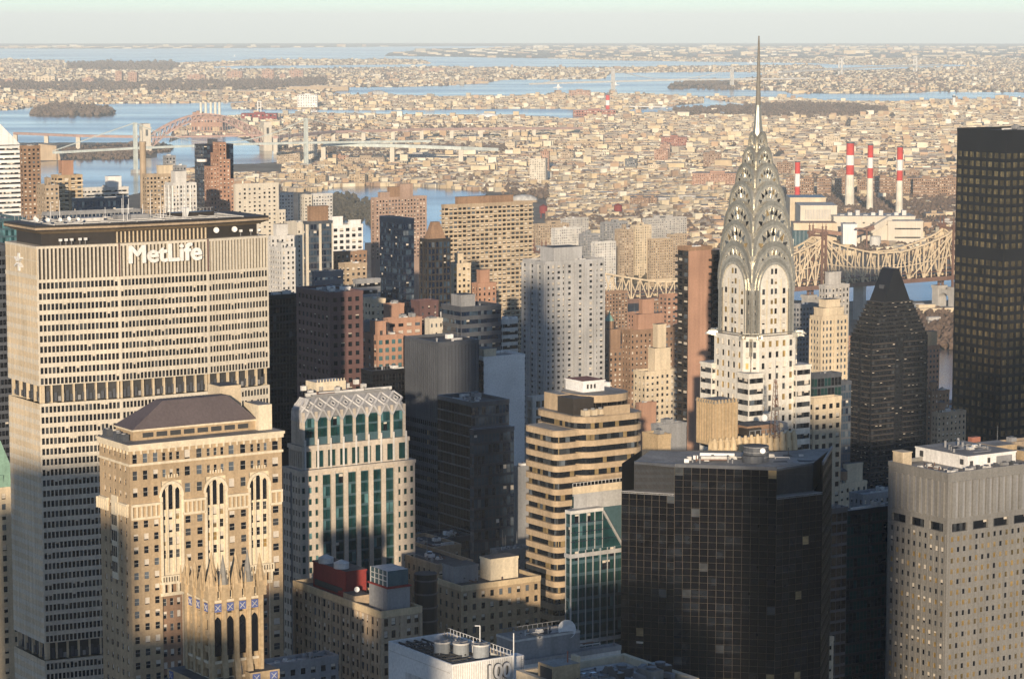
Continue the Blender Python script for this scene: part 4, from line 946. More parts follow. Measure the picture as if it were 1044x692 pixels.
tower('apartment_slab', 'big cream apartment slab with dark vertical window slots', 'apartment tower', 238, 240, 284, 187, 1950, pun(3.1, 4.2, .42, .5, mg=1.5), None, 'concrete_cream', vis=262, top=3, par=2.0)
tower('apartment_slab', 'lower cream step at the right foot of the big cream slab', 'apartment tower', 283, 284, 291, 213, 1955, pun(3.1, 3, .4, .5), None, 'concrete_cream', vis=262, top=0)
tower('apartment_block', 'pale striped riverside block left of the lit white pair', 'apartment block', 285, 287, 299, 196, 2450, pun(3.1, 3, .5, .5), None, 'pale_grey', vis=220, top=1)
tower('apartment_block', 'cream riverside block with lit left face', 'apartment block', 304, 310, 318, 198, 2450, pun(3.1, 3.4, .4, .45), None, 'concrete_cream', vis=225, top=1)
tower('apartment_block', 'pale blue grey riverside block beside the lit cream one', 'apartment block', 317, 319, 339, 197, 2460, pun(3.1, 3, .55, .5), None, 'pale_grey', vis=225, top=1)
tower('office_tower', 'slender tower with dark glass core, cream piers and brown cap', 'office tower', 309, 313, 339, 225, 1560, dict(cur(3.8, 2.0, 'blue', zmin=0), mg=0, pier=(.6, 1.4, 'concrete_cream', 8.5)), None, 'dark_grey', vis=290, top=0, pen=[(.15, .85, .1, .9, 9.5, 'brown_brick')])
tower('hospital_block', 'white lit building of stepped cubes right of the slender brown capped tower', 'building', 336, 339, 370, 229, 1900, pun(4.2, 5.0, .62, .55, 'office'), None, 'white_paint', vis=262, top=2, pen=[(.0, .35, .1, .8, 7, 'white_paint'), (.6, .95, .2, .8, 4, 'white_paint')])
tower('apartment_block', 'cream block with blank lit wall left of the slender brown capped tower', 'apartment block', 292, 303, 311, 226, 1800, pun(3.2, 3.5, .4, .5), BL, 'concrete_cream', vis=290, top=2)
tower('apartment_block', 'grey stepped apartment block behind the cream slab roof edge', 'apartment block', 271, 276, 300, 240, 1700, pun(3.1, 3.2, .42, .5), None, 'pale_grey', vis=300, top=3, pen=[(.3, .8, .3, .9, 8, 'pale_grey')])
tower('apartment_block', 'second grey apartment block lower in front of the grey stepped one', 'apartment block', 275, 287, 301, 252, 1640, pun(3.1, 3.0, .42, .5), None, 'pale_grey', vis=300, top=2)
tower('office_block', 'low block with dark top band and red stripe before the slender brown capped tower', 'office block', 318, 321, 350, 276, 1420, rib(4, .3, 'navy'), None, 'navy_panel', vis=300, top=2, big=False, par=1.2); 
tower('brick_block', 'red roofed brick block right of the slender brown capped tower', 'building', 339, 343, 374, 256, 1650, pun(3.2, 3.2), None, 'brown_brick', 'red_brick', vis=290, top=2)
tower('brick_block', 'low tan block below the red roofed brick block', 'building', 345, 352, 374, 268, 1550, pun(3.2, 3.2), None, 'tan_brick', vis=300, top=2)
tower('office_block', 'low blue grey block left of the navy tower', 'office block', 360, 363, 388, 284, 1400, rib(), None, 'mid_grey', vis=310, top=2)
tower('apartment_tower', 'pink brown riverside apartment tower with stepped top in front of the water', 'apartment tower', 378, 382, 435, 201, 2150, pun(3.0, 3.0, .5, .5, mg=1, pier=(.5, .8, 'pink_brick', 6)), None, 'pink_brick', vis=232, top=0, pen=[(.3, .5, .2, .8, 9, 'brown_brick'), (.5, .75, .2, .8, 11, 'pink_brick'), (.12, .3, .2, .8, 5, 'pink_brick')])
tower('glass_tower', 'slim navy glass tower standing before the pink brown riverside tower', 'office tower', 387, 411, 422, 222, 1500, cur(3.6, 1.7), None, 'navy_panel', 'roof_dark', vis=330, top=1, big=False, par=2.5)
def hipped(root, Ls, Lw, H, h, mat, ins=.12, z=1.1, flat=.35):
    part(root, 'hip_roof', lambda b: b.prism([(Ls*ins, Lw*ins), (Ls*(1-ins), Lw*ins), (Ls*(1-ins), Lw*(1-ins)), (Ls*ins, Lw*(1-ins))], H-z, H-z+h, mat, 'roof_dark', [(Ls*flat, Lw*flat), (Ls*(1-flat), Lw*flat), (Ls*(1-flat), Lw*(1-flat)), (Ls*flat, Lw*(1-flat))]))
t = tower('office_tower', 'dark mullioned tower with sloping brown cap right of the navy tower', 'office tower', 428, 436, 459, 243, 1450, cur(3.6, 2.4, 'navy', wf=.7, pier=(.4, .8, 'bronze_metal', 4.8)), None, 'bronze_metal', vis=330, top=0); hipped(*t, 10, 'brown_brick')
tower('office_slab', 'wide tan apartment slab with horizontal balcony lines and flat penthouse', 'apartment tower', 450, 453, 543, 208, 1750, pun(2.95, 3.4, .72, .50, 'home', ledge=(1.3, .75, 'limestone', (0.0,), (1.0,))), None, 'tan_brick', vis=380, top=2, pen=[(.15, .78, .1, .9, 5.5, 'brown_brick')], indiv=100)
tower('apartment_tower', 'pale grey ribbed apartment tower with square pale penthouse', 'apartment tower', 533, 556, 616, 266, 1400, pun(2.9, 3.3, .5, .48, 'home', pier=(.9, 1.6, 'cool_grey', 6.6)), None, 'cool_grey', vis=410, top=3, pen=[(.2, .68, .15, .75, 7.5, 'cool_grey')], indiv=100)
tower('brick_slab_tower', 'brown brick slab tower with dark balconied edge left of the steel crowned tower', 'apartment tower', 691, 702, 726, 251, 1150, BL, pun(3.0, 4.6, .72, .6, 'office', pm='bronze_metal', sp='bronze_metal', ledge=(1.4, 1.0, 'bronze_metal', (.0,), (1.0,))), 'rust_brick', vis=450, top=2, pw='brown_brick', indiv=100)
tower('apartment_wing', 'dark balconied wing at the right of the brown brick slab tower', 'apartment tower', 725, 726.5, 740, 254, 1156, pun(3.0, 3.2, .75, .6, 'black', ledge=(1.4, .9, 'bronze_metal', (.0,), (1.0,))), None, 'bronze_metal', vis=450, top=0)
tower('granite_tower', 'purple brown granite tower with small square windows in even rows', 'office tower', 302, 336, 370, 297, 1150, pun(3.9, 3.46, .53, .5, 'slab', mg=1), None, 'maroon_stone', 'roof_gravel', vis=400, top=9, big=False, frame='frame_dark')
tower('glass_tower', 'black glass tower wedged between the big cream slab and the purple granite tower', 'office tower', 262, 275, 304, 300, 1230, cur(g='black', hf=.7), None, 'black_metal', vis=400, top=3, big=False)
tower('office_tower', 'dark louvre topped tower behind the teal glass crown', 'office tower', 413, 447, 488, 348, 1100, rib(3.9, .52, 'black', skip=(0,1,2,3,4,5,6,7), pier=(.25, .22, 'dark_grey', 1.6)), None, 'dark_grey', 'roof_dark', vis=530, top=5, big=False)
tower('office_block', 'white slab with one blank wall and brick banded left flank', 'office tower', 473, 493, 535, 363, 1120, BL, rib(3.6, .45, 'office', sp='maroon_stone'), 'roof_white', vis=440, top=2, big=False, pen=[(.15, .45, .3, .8, 3.5, 'limestone')])
tower('office_slab', 'dark slab with flat grey flank beside a lower blue glass half', 'office tower', 446, 481, 519, 409, 950, cur(3.8, 1.5, 'blue', skip=()), cur(3.8, 1.9, 'black', hf=.85, wf=.94, rec=.03), 'dark_grey', 'roof_dark', vis=590, top=5, big=False)
tower('glass_block', 'blue glass block stepping out of the dark slab', 'office tower', 479, 483, 524, 437, 925, cur(3.8, 1.5, 'blue'), None, 'navy_panel', 'roof_dark', vis=590, top=0, big=False)
tower('office_block', 'black banded office block behind the louvre topped tower', 'office block', 450, 470, 511, 312, 1250, rib(3.9, .5, 'navy', rec=.3), None, 'dark_grey', 'roof_dark', vis=380, top=5, pen=[(.1, .45, .2, .7, 6, 'mid_grey')])
tower('office_block', 'narrow pale grey block right of the black banded block', 'office block', 509, 512, 528, 325, 1300, rib(3.5, .5, 'office'), None, 'pale_grey', vis=380, top=2)
tower('office_block', 'white windowed block below the slim navy tower', 'building', 368, 378, 393, 304, 1300, pun(3.5, 3.0, .5, .5), None, 'limestone', vis=345, top=3)
tower('brick_block', 'orange brick block with blank wall beside the white windowed block', 'building', 391, 396, 412, 309, 1280, BL, None, 'rust_brick', vis=345, top=2)
tower('brick_block', 'pink brick terraced block below the orange brick block', 'building', 390, 396, 430, 324, 1240, pun(3.3, 4.2, .62, .45), None, 'rust_brick', vis=380, top=5)
tower('office_block', 'pink and glass chequered block nearest below the white windowed block', 'building', 368, 385, 411, 341, 1200, pun(3.6, 3.6, .6, .55, 'tealpale'), pun(3.6, 4.5, .4, .5), 'rust_brick', vis=400, top=4)
tower('office_block', 'grey blank topped block left of the pink chequered block', 'building', 362, 368, 388, 327, 1215, BL, None, 'mid_grey', vis=345, top=1, big=False)
tower('office_block', 'black block with rooftop frames below the pink chequered block', 'office block', 368, 380, 416, 377, 1120, cur(g='black'), None, 'black_metal', 'roof_dark', vis=400, top=6, big=False)
tower('brick_block', 'dark maroon brick block with a sloping top between towers', 'building', 419, 428, 447, 306, 1330, pun(3.2, 4, .3, .4), BL, 'maroon_stone', vis=340, top=1, big=False)
tower('office_block', 'pale blue white block with stepped panels behind the louvre topped tower', 'building', 449, 456, 474, 318, 1270, pun(3.4, 3, .4, .5), None, 'pale_grey', vis=350, top=2)
tower('stone_block', 'cream round cornered block under the maroon brick block', 'building', 433, 438, 452, 324, 1260, pun(3.5, 3, .4, .5), BL, 'concrete_cream', vis=345, top=2)
tower('apartment_block', 'white and brown apartment block under the sloping brown cap tower', 'apartment tower', 453, 462, 480, 268, 1500, pun(3.2, 3.2, .55, .5, 'sunny'), BL, 'limestone', vis=310, top=2)
tower('brick_block', 'red brown stepped block in front of the wide tan slab', 'apartment block', 481, 487, 506, 288, 1480, pun(3.1, 2.8, .4, .5), None, 'rust_brick', vis=315, top=1, pen=[(.2, .7, .2, .8, 8, 'rust_brick')])
# old brick blocks with green cupolas
def cupola(root, x, y, z, s=1.0):
    b = MB(); b.cyl(x, y, z, z+4*s, 2.2*s, 'brown_brick', n=8); b.cyl(x, y, z+4*s, z+6.5*s, 2.3*s, 'copper_green', 1.0*s, 8); b.cyl(x, y, z+6.5*s, z+9*s, .7*s, 'copper_green', .1, 6); b.build('cupola', root)
t = tower('brick_block', 'old dark brick apartment block with green cupola right of the pale ribbed tower', 'apartment tower', 595, 612, 652, 356, 1560, pun(3.1, 3.0, .44, .52), None, 'brown_brick', vis=420, top=2, pen=[(.25, .6, .2, .7, 12, 'brown_brick')]); cupola(t[0], t[1]*.42, t[2]*.45, t[3]+11, 1.2)
t = tower('brick_block', 'old dark brick block with green cupola at the left foot of the pale ribbed tower', 'apartment tower', 530, 541, 572, 376, 1500, pun(3.1, 3.0, .44, .52), None, 'brown_brick', vis=420, top=2, pen=[(.1, .4, .3, .8, 14, 'brown_brick')]); cupola(t[0], t[1]*.25, t[2]*.5, t[3]+13, 1.0)
tower('apartment_block', 'cream apartment block between the two old brick blocks', 'apartment tower', 570, 585, 606, 383, 1480, pun(3.0, 3.0, .46, .53), None, 'limestone', vis=420, top=2)
tower('brick_tower', 'brown brick tower with white sparkling windows and stepped penthouse', 'apartment tower', 634, 643, 691, 336, 1450, pun(3.1, 3.0, .38, .46, 'home'), None, 'brown_brick', vis=400, top=3, pen=[(.2, .75, .2, .8, 9, 'rust_brick'), (.3, .55, .3, .7, 17, 'rust_brick')])
tower('apartment_tower', 'cream stepped apartment tower with narrow penthouse tower', 'apartment tower', 646, 658, 693, 378, 1350, pun(3.1, 2.9, .46, .52), None, 'limestone', vis=440, top=2, pen=[(.35, .8, .2, .8, 12, 'limestone'), (.45, .7, .3, .7, 24, 'limestone')], indiv=100)
tower('brick_tower', 'dark red tower half hidden behind the brown brick slab tower', 'apartment tower', 672, 680, 695, 300, 1900, pun(3.1, 4, .5, .5), None, 'rust_brick', vis=400, top=0)
tower('frame_building', 'unfinished concrete frame building with open floors', 'building', 537, 543, 569, 404, 1300, dict(k='punch', fh=4.2, bay=5.2, wf=.84, hf=.8, sf=.1, rec=2.5, g='black'), None, 'pale_grey', vis=440, top=1, big=False)
tower('office_block', 'small white cubic roof house with square windows behind the rounded tan tower', 'building', 593, 604, 622, 390, 1010, pun(4.5, 4.0, .3, .3), None, 'white_paint', vis=410, top=1, big=False)
tower('brick_block', 'plain pink brown block right of the rounded tan tower', 'building', 648, 652, 669, 410, 1150, BL, pun(3.5, 4, .2, .3), 'rust_brick', vis=460, top=2)
tower('office_block', 'dark grey low block behind the dark faceted tower', 'building', 664, 672, 700, 432, 1050, BL, None, 'mid_grey', vis=460, top=4)
tower('rooftop_house', 'golden tan water house behind the left corner of the dark faceted tower', 'building', 655, 671, 684, 442, 900, BL, None, 'gold_stone', vis=470, top=1, big=False)
# blocks seen between towers above the river
k = 0
for l, c, r, ty, Y, mt, lab in [(543,549,580,228,3380,'tan_brick','tan block right of the wide tan slab'),(562,566,592,232,3300,'pale_grey','grey blue ribbed block behind the pale ribbed tower'),(590,595,612,238,3250,'mid_grey','dark grey block behind the pale ribbed tower penthouse'),(603,607,628,246,3200,'pale_grey','pale tower right of the pale ribbed tower penthouse'),
    (612,617,640,226,3360,'mid_grey','grey stepped block in the row above the river trees'),(627,632,646,233,3300,'tan_brick','narrow tan tower in the row above the river trees'),(643,648,664,229,3320,'limestone','cream tower in the row above the river trees'),(660,664,686,243,3240,'sandstone','yellow cream block at the right of the row above the river trees'),
    (680,684,700,238,3280,'tan_brick','tan block just left of the brown brick slab tower'),(545,548,562,250,3100,'mid_grey','low grey block at the right edge of the wide tan slab'),(571,574,600,222,3600,'grey_stone','long grey roofed block behind the row'),(655,659,700,222,3650,'grey_stone','long grey rail yard shed above the row')]:
    tower('apartment_block', lab, 'apartment block', l, c, r, ty, Y, pun(3.1, 3.2, .45, .5, pier=(.4, .5, mt, 6.4)), None, mt, vis=290, top=2)
for l, c, r, ty, Y, lab in [(612,618,640,297,2350,'brown brick block under the left end of the steel truss bridge'),(652,657,678,306,2200,'low brown brick block before the steel truss bridge'),(594,600,622,314,2100,'dark brick block right of the pale ribbed tower'),(640,646,664,318,2000,'reddish block behind the brown brick tower with white windows')]:
    tower('brick_block', lab, 'apartment block', l, c, r, ty, Y, pun(3.1, 3.2, .48, .53), None, 'brown_brick' if l != 640 else 'rust_brick', vis=345, top=2)
# right side
tower('bronze_tower', 'tall black tower with a grid of bronze windows at the right edge', 'office tower', 976, 1026, 1092, 132, 1552, dict(k='punch', fh=5.2, bay=5.4, wf=.66, hf=.60, sf=.22, rec=.25, g='bronze', pw=1.8, skip=(0, 1, 13)), None, 'black_metal', 'roof_dark', vis=460, top=5, big=False, par=1.5, indiv=100)
tower('apartment_tower', 'cream tower with rounded crown and vertical dark glass bays', 'apartment tower', 826, 838, 864, 322, 1350, dict(pun(3.3, 2.4, .5, .55, 'blue'), pier=(.5, .9, 'limestone', 7.2)), None, 'limestone', vis=470, top=0, pen=[(.1, .9, .1, .9, 5, 'limestone'), (.25, .8, .2, .8, 9, 'limestone')], indiv=100)
tower('apartment_tower', 'taller grey cream tower just behind the rounded crown tower', 'apartment tower', 835, 841, 866, 290, 1500, pun(3.2, 2.6, .45, .55), None, 'grey_stone', vis=400, top=1, pen=[(.2, .7, .2, .8, 8, 'grey_stone')])
tower('apartment_block', 'dark windowed block between the steel crowned tower and the rounded crown tower', 'apartment block', 805, 812, 835, 310, 1700, pun(3.2, 2.8, .6, .5, 'navy'), None, 'mid_grey', vis=410, top=2)
tower('glass_block', 'dark teal glass penthouse block right of the steel crowned tower', 'office block', 820, 830, 858, 381, 1010, cur(g='green', hf=.8), None, 'dark_grey', 'roof_dark', vis=410, top=2, big=False)
tower('office_block', 'beige gridded office block under the dark teal glass penthouse', 'office tower', 822, 830, 858, 405, 985, pun(3.7, 3.1, .55, .5, 'office'), None, 'limestone', vis=500, top=0, indiv=100)
tower('glass_slab', 'slim dark blue glass slab left of the black wedge topped tower', 'office tower', 850, 857, 868, 388, 1300, cur(g='blue'), None, 'dark_grey', vis=500, top=0)
tower('brick_tower', 'red brick and glass riverside tower right of the black wedge topped tower', 'apartment tower', 938, 944, 958, 352, 1560, pun(3.1, 3, .55, .5, 'blue'), pun(3.1, 3.0, .4, .5), 'rust_brick', vis=450, top=1, pen=[(.2, .9, .2, .9, 9, 'sandstone')])
tower('brick_block', 'brown block by the river below the red brick and glass tower', 'apartment block', 945, 950, 968, 398, 1540, pun(3.1, 3, .4, .5), None, 'brown_brick', vis=450, top=2, tank=1)
tower('brick_block', 'pink low block between the wedge topped tower and the bronze tower', 'apartment block', 950, 956, 985, 420, 1440, pun(3.1, 3, .4, .5), None, 'tan_brick', vis=450, top=4, tank=1)
tower('brick_block', 'tan block with shadowed side at the far right behind the ribbed grey tower', 'building', 1000, 1012, 1060, 452, 1000, pun(3.5, 3, .4, .5), None, 'tan_brick', vis=480, top=2)
tower('green_glass_block', 'dark green glass block between the dark faceted tower and the ribbed grey tower', 'office block', 852, 860, 950, 520, 915, cur(3.8, 1.6, 'green'), None, 'black_metal', 'roof_dark', vis=692, top=7, big=True)
tower('office_block', 'dark grey narrow block behind the right corner of the dark faceted tower', 'office block', 838, 848, 864, 517, 900, cur(3.8, 2.2, 'black'), None, 'dark_grey', 'roof_gravel', vis=692, top=3, big=False)
tower('stone_block', 'beige setback block with small tower seen past the dark faceted tower', 'building', 850, 856, 884, 492, 1180, pun(3.6, 3, .4, .5), None, 'limestone', vis=530, top=3, tank=1, pen=[(.3, .9, .3, .8, 9, 'limestone')])
tower('roof_block', 'grey low roof crowded with plant behind the green glass block', 'building', 866, 880, 930, 503, 1100, pun(3.6, 3, .4, .5), None, 'mid_grey', 'roof_pale', vis=540, top=12)
tower('stone_block', 'thin cream facade between the dark faceted tower and the green glass block', 'building', 842, 844, 850, 648, 850, pun(3.6, 2.2, .4, .5), None, 'limestone', vis=692, top=0)
# lower foreground blocks
tower('hotel_block', 'brown brick block with long window piers and dark roof carrying a red bulkhead', 'building', 299, 388, 430, 622, 760, pun(3.6, 2.8, .54, .62, 'home', mg=.5, pier=(.35, 1.0, 'tan_brick', 5.6)), None, 'tan_brick', 'roof_dark', vis=692, top=3, big=False, par=1.4, pw='buff_stone', maxw=90)
tower('stone_block', 'buff stone block with setbacks and a white stucco penthouse in the middle foreground', 'building', 440, 470, 551, 596, 800, pun(3.6, 3.2, .42, .52, 'home'), None, 'buff_brick', 'roof_dark', vis=692, top=3, big=False, pw='buff_stone', pen=[(.5, .85, .35, .7, 6.5, 'trim_cream'), (.1, .4, .5, .9, 5, 'mid_grey')])
tower('stone_block', 'tan flat roofed block behind the buff stone block', 'building', 380, 445, 482, 574, 850, pun(3.6, 3.2, .4, .52, 'home'), None, 'tan_brick', 'roof_dark', vis=640, top=6, big=False)
tower('stone_block', 'raised tan wing left of the flat roofed tan block', 'building', 384, 420, 470, 559, 880, pun(3.6, 3.2, .36, .5, 'home'), None, 'tan_brick', 'roof_dark', vis=600, top=6, big=False)
tower('office_block', 'dark glass block between the flat roofed tan block and the blue glass block', 'office block', 425, 448, 482, 548, 940, cur(g='navy'), None, 'dark_grey', 'roof_dark', vis=600, top=3, big=False)
tower('low_roof', 'low grey roof with round vents between the blue glass block and the rounded tan tower', 'building', 500, 508, 541, 560, 900, pun(), None, 'mid_grey', 'roof_pale', vis=620, top=6, big=False)
tower('grey_block', 'grey flank left of the rounded tan tower', 'office block', 520, 524, 542, 475, 960, BL, BL, 'mid_grey', vis=600, top=1, big=False)
tower('low_block', 'slate blue flat roof in the bottom foreground right of the pinnacled tower', 'building', 250, 262, 345, 678, 740, pun(), None, 'mid_grey', 'roof_pale', vis=692, top=4, big=False)
# ------------------------------------------------------------------ the big cream slab with the sign
def text_mesh(s, size, ext, mat, off=0.0, sx=1.0, bold=0.0):
    c = bpy.data.curves.new('lettering', 'FONT'); c.body = s; c.size = size; c.extrude = ext; c.offset = off; c.align_x = 'LEFT'
    o = bpy.data.objects.new('lettering', c); COL.objects.link(o); bpy.context.view_layer.update()
    me = bpy.data.meshes.new_from_object(o.evaluated_get(bpy.context.evaluated_depsgraph_get())); bpy.data.objects.remove(o)
    me.transform(Matrix.Rotation(math.pi/2, 4, 'X') @ Matrix.Scale(sx, 4, (1, 0, 0))); me.materials.clear(); me.materials.append(M(mat))
    if bold:                                   # heavier strokes: shifted copies, each a hair further out
        v = [tuple(p.co) for p in me.vertices]; f = [tuple(p.vertices) for p in me.polygons]; V, Fc = [], []
        for k in range(9):
            a = k*math.pi/4; dx, dz = (bold*math.cos(a), bold*math.sin(a)) if k < 8 else (0, 0); n = len(V)
            V += [(x+dx, y-.012*k, z+dz) for x, y, z in v]; Fc += [tuple(i+n for i in q) for q in f]
        me = bpy.data.meshes.new('lettering'); me.from_pydata(V, [], Fc); me.materials.append(M(mat))
    return me
def cream_slab():
    C = pt(37, 251.5, 885); H = C.z
    root = thing('slab_tower', 'huge cream concrete slab tower with a bold white sign across its top', 'office tower', (C.x, C.y, 0), GA)
    a = R(7.3); la, lb, lc = 28.2, 33.0, 25.2
    p0 = (0, 0); p1 = (la*math.cos(a), -la*math.sin(a)); p2 = (p1[0]+lb, p1[1]); p3 = (p2[0]+lc*math.cos(a), p2[1]+lc*math.sin(a)); we = 26.0
    q3 = (p3[0], p3[1]+we); q2 = (p2[0], p2[1]+we+2*la*math.sin(a)); q1 = (p1[0], q2[1]); q0 = (0, we)
    pl = [p0, p1, p2, p3, q3, q2, q1, q0]
    FOOT.append((*[0]*0, togrid(C.x, C.y)[0]-2, togrid(C.x, C.y)[0]+100, togrid(C.x, C.y)[1]-6, togrid(C.x, C.y)[1]+30))
    fh = 3.52; zf = H-11.0; z1 = zf-10*fh; z2 = z1-6.0; n2 = 23; z3 = z2-n2*fh; z4 = z3-6.0
    wall = 'concrete_cream'; cols = [20, 24, 19]; wins = []
    b = MB()
    for (t, q, n) in ((zf, z1, 10), (z2, z3, n2), (z4, 40, int((z4-40)/fh))):
        for i, (s, e) in enumerate([(p0, p1), (p1, p2), (p2, p3)]):
            W = math.hypot(e[0]-s[0], e[1]-s[1]); u = ((e[0]-s[0])/W, (e[1]-s[1])/W)
            facade(b, wins, s, u, W, q, t, dict(k='punch', fh=fh, bay=(W-.8)/cols[i], wf=.74, hf=.60, sf=.10, rec=.28, g='slab', mg=.4), wall)
        W = we; facade(b, wins, q0, (0, -1), W, q, t, dict(k='blank'), 'limestone')
        for k in range(1, n+1): b.box(-.10, 0, .1, W-.1, t-k*fh-.1, t-k*fh+1.5, wall)
        for k in range(1, 9): b.box(-.16, -.10, W*k/9-.06, W*k/9+.06, q, t, 'limestone')
        for s, e in ((p3, q3), (q3, q2), (q2, q1), (q1, q0)): b.poly([(*s, q), (*e, q), (*e, t), (*s, t)], wall)
    b.prism(pl, -1, 40, wall); b.build('wall', root)
    emit(root, wins, 'frame_dark', 100)
    # louvred top storey, two open mechanical floors
    def frieze(b):
        inn = offset(pl, -.55); b.prism(inn, zf, H-.8, 'bronze_metal')
        for (s, e, c) in ((p0, p1, 20), (p1, p2, 24), (p2, p3, 19)):
            W = math.hypot(e[0]-s[0], e[1]-s[1]); u = ((e[0]-s[0])/W, (e[1]-s[1])/W); n = (u[1], -u[0])
            for k in range(c*1+1):
                m = .4+(W-.8)*k/c
                A = [(s[0]+u[0]*x+n[0]*d, s[1]+u[1]*x+n[1]*d) for x, d in ((m-.27, .12), (m+.27, .12), (m+.27, -.5), (m-.27, -.5))]
                b.prism(A, zf, H-.8, wall)
        b.box(-.05, .6, .2, we-.2, zf, H-.8, 'limestone'); b.box(-.25, 0, .1, we-.1, zf, zf+1.4, wall); b.box(-.12, 0, .1, we-.1, zf+6, zf+6.3, wall)
        for k in range(1, 6): b.box(-.12, -.05, we*k/6-.07, we*k/6+.07, zf+1.4, H-.8, wall)
    part(root, 'louvre_frieze', frieze)
    for z in (z2, z4):
        def band(b):
            inn = offset(pl, -2.2); b.prism(inn, z, z+6.0, 'frame_dark')
            for (s, e, c) in ((p0, p1, 7), (p1, p2, 8), (p2, p3, 6), (q0, p0, 4)):
                W = math.hypot(e[0]-s[0], e[1]-s[1]); u = ((e[0]-s[0])/W, (e[1]-s[1])/W); n = (u[1], -u[0])
                for k in range(c+1):
                    m = .7+(W-1.4)*k/c; A = [(s[0]+u[0]*x+n[0]*d, s[1]+u[1]*x+n[1]*d) for x, d in ((m-.26, -1.0), (m+.26, -1.0), (m+.26, -2.1), (m-.26, -2.1))]; b.prism(A, z+.01, z+5.99, 'limestone')
                for k in range(c*3): 
                    m = W*(k+.5)/(c*3); A = [(s[0]+u[0]*x+n[0]*d, s[1]+u[1]*x+n[1]*d) for x, d in ((m-.5, -1.5), (m+.5, -1.5), (m+.5, -1.7), (m-.5, -1.7))]; b.prism(A, z+.4, z+2.0+(k*7 % 5)*.45, 'dark_grey' if k % 5 else 'mid_grey')
        part(root, 'mechanical_floor', band)
    part(root, 'parapet', lambda b: (b.prism(offset(pl, .1), H-.8, H, wall), [b.bar((x[0], x[1], H), (x[0], x[1], zf-.0), .5, 'maroon_stone') for x in ((p1[0], p1[1]-.1), (p2[0], p2[1]-.1))]))
    part(root, 'setback_storey', lambda b: (b.prism(offset(pl, -3.0), H, H+3.8, 'bronze_metal'), [b.box(p1[0]-28+i*1.5, p1[0]-27.6+i*1.5, p1[1]+2.6+abs(i-34)*.0, p1[1]+3.3, H, H+3.7, 'limestone') for i in range(19, 42)]))
    slab = part(root, 'roof_slab', lambda b: (b.prism(offset(pl, -3.2), H+3.8, H+5.0, 'tan_brick', None, offset(pl, -.2)), b.prism(offset(pl, .2), H+5.0, H+6.8, 'bronze_metal', 'roof_dark'), b.prism(offset(pl, .35), H+5.4, H+6.1, 'tan_brick')))
    zr = H+6.8
    def deck(b):
        for i in range(8): b.box(6+i*10, 6.5+i*10, p1[1]+3, q1[1]-3, zr, zr+.3, 'pale_grey')
        for j in range(4): b.box(6, 76.5, p1[1]+4+j*6.5, p1[1]+4.5+j*6.5, zr+.05, zr+.34, 'pale_grey')
        for i in range(53): b.box(4+i*1.42, 4.2+i*1.42, q1[1]-2.4, q1[1]-2.2, zr, zr+1.6, 'mid_grey')
        b.box(4, 79, q1[1]-2.4, q1[1]-2.3, zr+1.5, zr+1.65, 'mid_grey')
    part(root, 'helipad_grid', deck)
    r = random.Random(3)
    for x in [8, 12, 30, 33, 36, 38.5, 40, 44, 47, 50, 52, 55, 57, 62]:
        part(slab, 'antenna', lambda b: b.cyl(x, r.uniform(3, 16), zr, zr+r.uniform(4, 10), .12, 'roof_white', .06, 5))
    for x, y in ((2, 4), (5, 2), (9, 1), (13, 3), (15, 0), (4, 10)):
        part(root, 'satellite_dish', lambda b: b.dish((x, y, zr+1.6), r.uniform(.45, .8), (-.2+x*.02, -1, .35), 'roof_white'))
    for x in (8, 10, 12, 15, 17, 76, 80, 83): part(root, 'floodlight', lambda b: (b.bar((x, (-1.2 if x < 50 else 1), H), (x, (-1.2 if x < 50 else 1), H+1.6), .2, 'mid_grey'), b.box(x-.5, x+.5, (-1.7 if x < 50 else .5), (-1.0 if x < 50 else 1.2), H+1.5, H+2.3, 'roof_white')))
    for x in (66, 73): part(slab, 'satellite_dish', lambda b: b.dish((x, -.2, H+2.6), 1.0, (-.3, -1, .2), 'roof_white'))
    part(root, 'roof_hopper', lambda b: b.prism([(60.2,12),(61.4,12),(61.4,13.2),(60.2,13.2)], zr, zr+3, 'roof_white', None, [(59.6,11.4),(62,11.4),(62,13.8),(59.6,13.8)]))
    part(root, 'roof_hut', lambda b: (b.box(34, 46, 10, 14, zr, zr+1.6, 'mid_grey', 'roof_gravel'), b.box(56, 72, 13, 17, zr, zr+1.3, 'bronze_metal'), b.box(20, 28, 8, 13, zr, zr+1.2, 'pale_grey')))
    me = text_mesh('MetLife', 8.2, .35, 'white_paint', .0, 1.0, .24); xs = [v.co.x for v in me.vertices]; w = max(xs)-min(xs)
    me.transform(Matrix.Scale(27.3/w, 4, (1, 0, 0)))
    link(me, 'sign_letters', root, (p1[0]+2.6, p1[1]-1.0, H-6.6))
    part(root, 'sign_frame', lambda b: [b.bar((p1[0]+3+k*4, p1[1]-.7, H-6), (p1[0]+3+k*4, p1[1]+.2, H-6), .2, 'mid_grey') for k in range(8)])
    def emblem(b):
        cy_, cz_ = we*.52, H-6.0
        for k in range(3):
            t = math.pi*k/3+math.pi/2; dy, dz = math.cos(t), math.sin(t)
            for s in (-1, 1):
                b.bar((-.5, cy_+s*dy*.7, cz_+s*dz*.7), (-.5, cy_+s*dy*3.0, cz_+s*dz*3.0), 1.25, 'roof_white', .5)
    part(root, 'sign_emblem', emblem)
cream_slab()
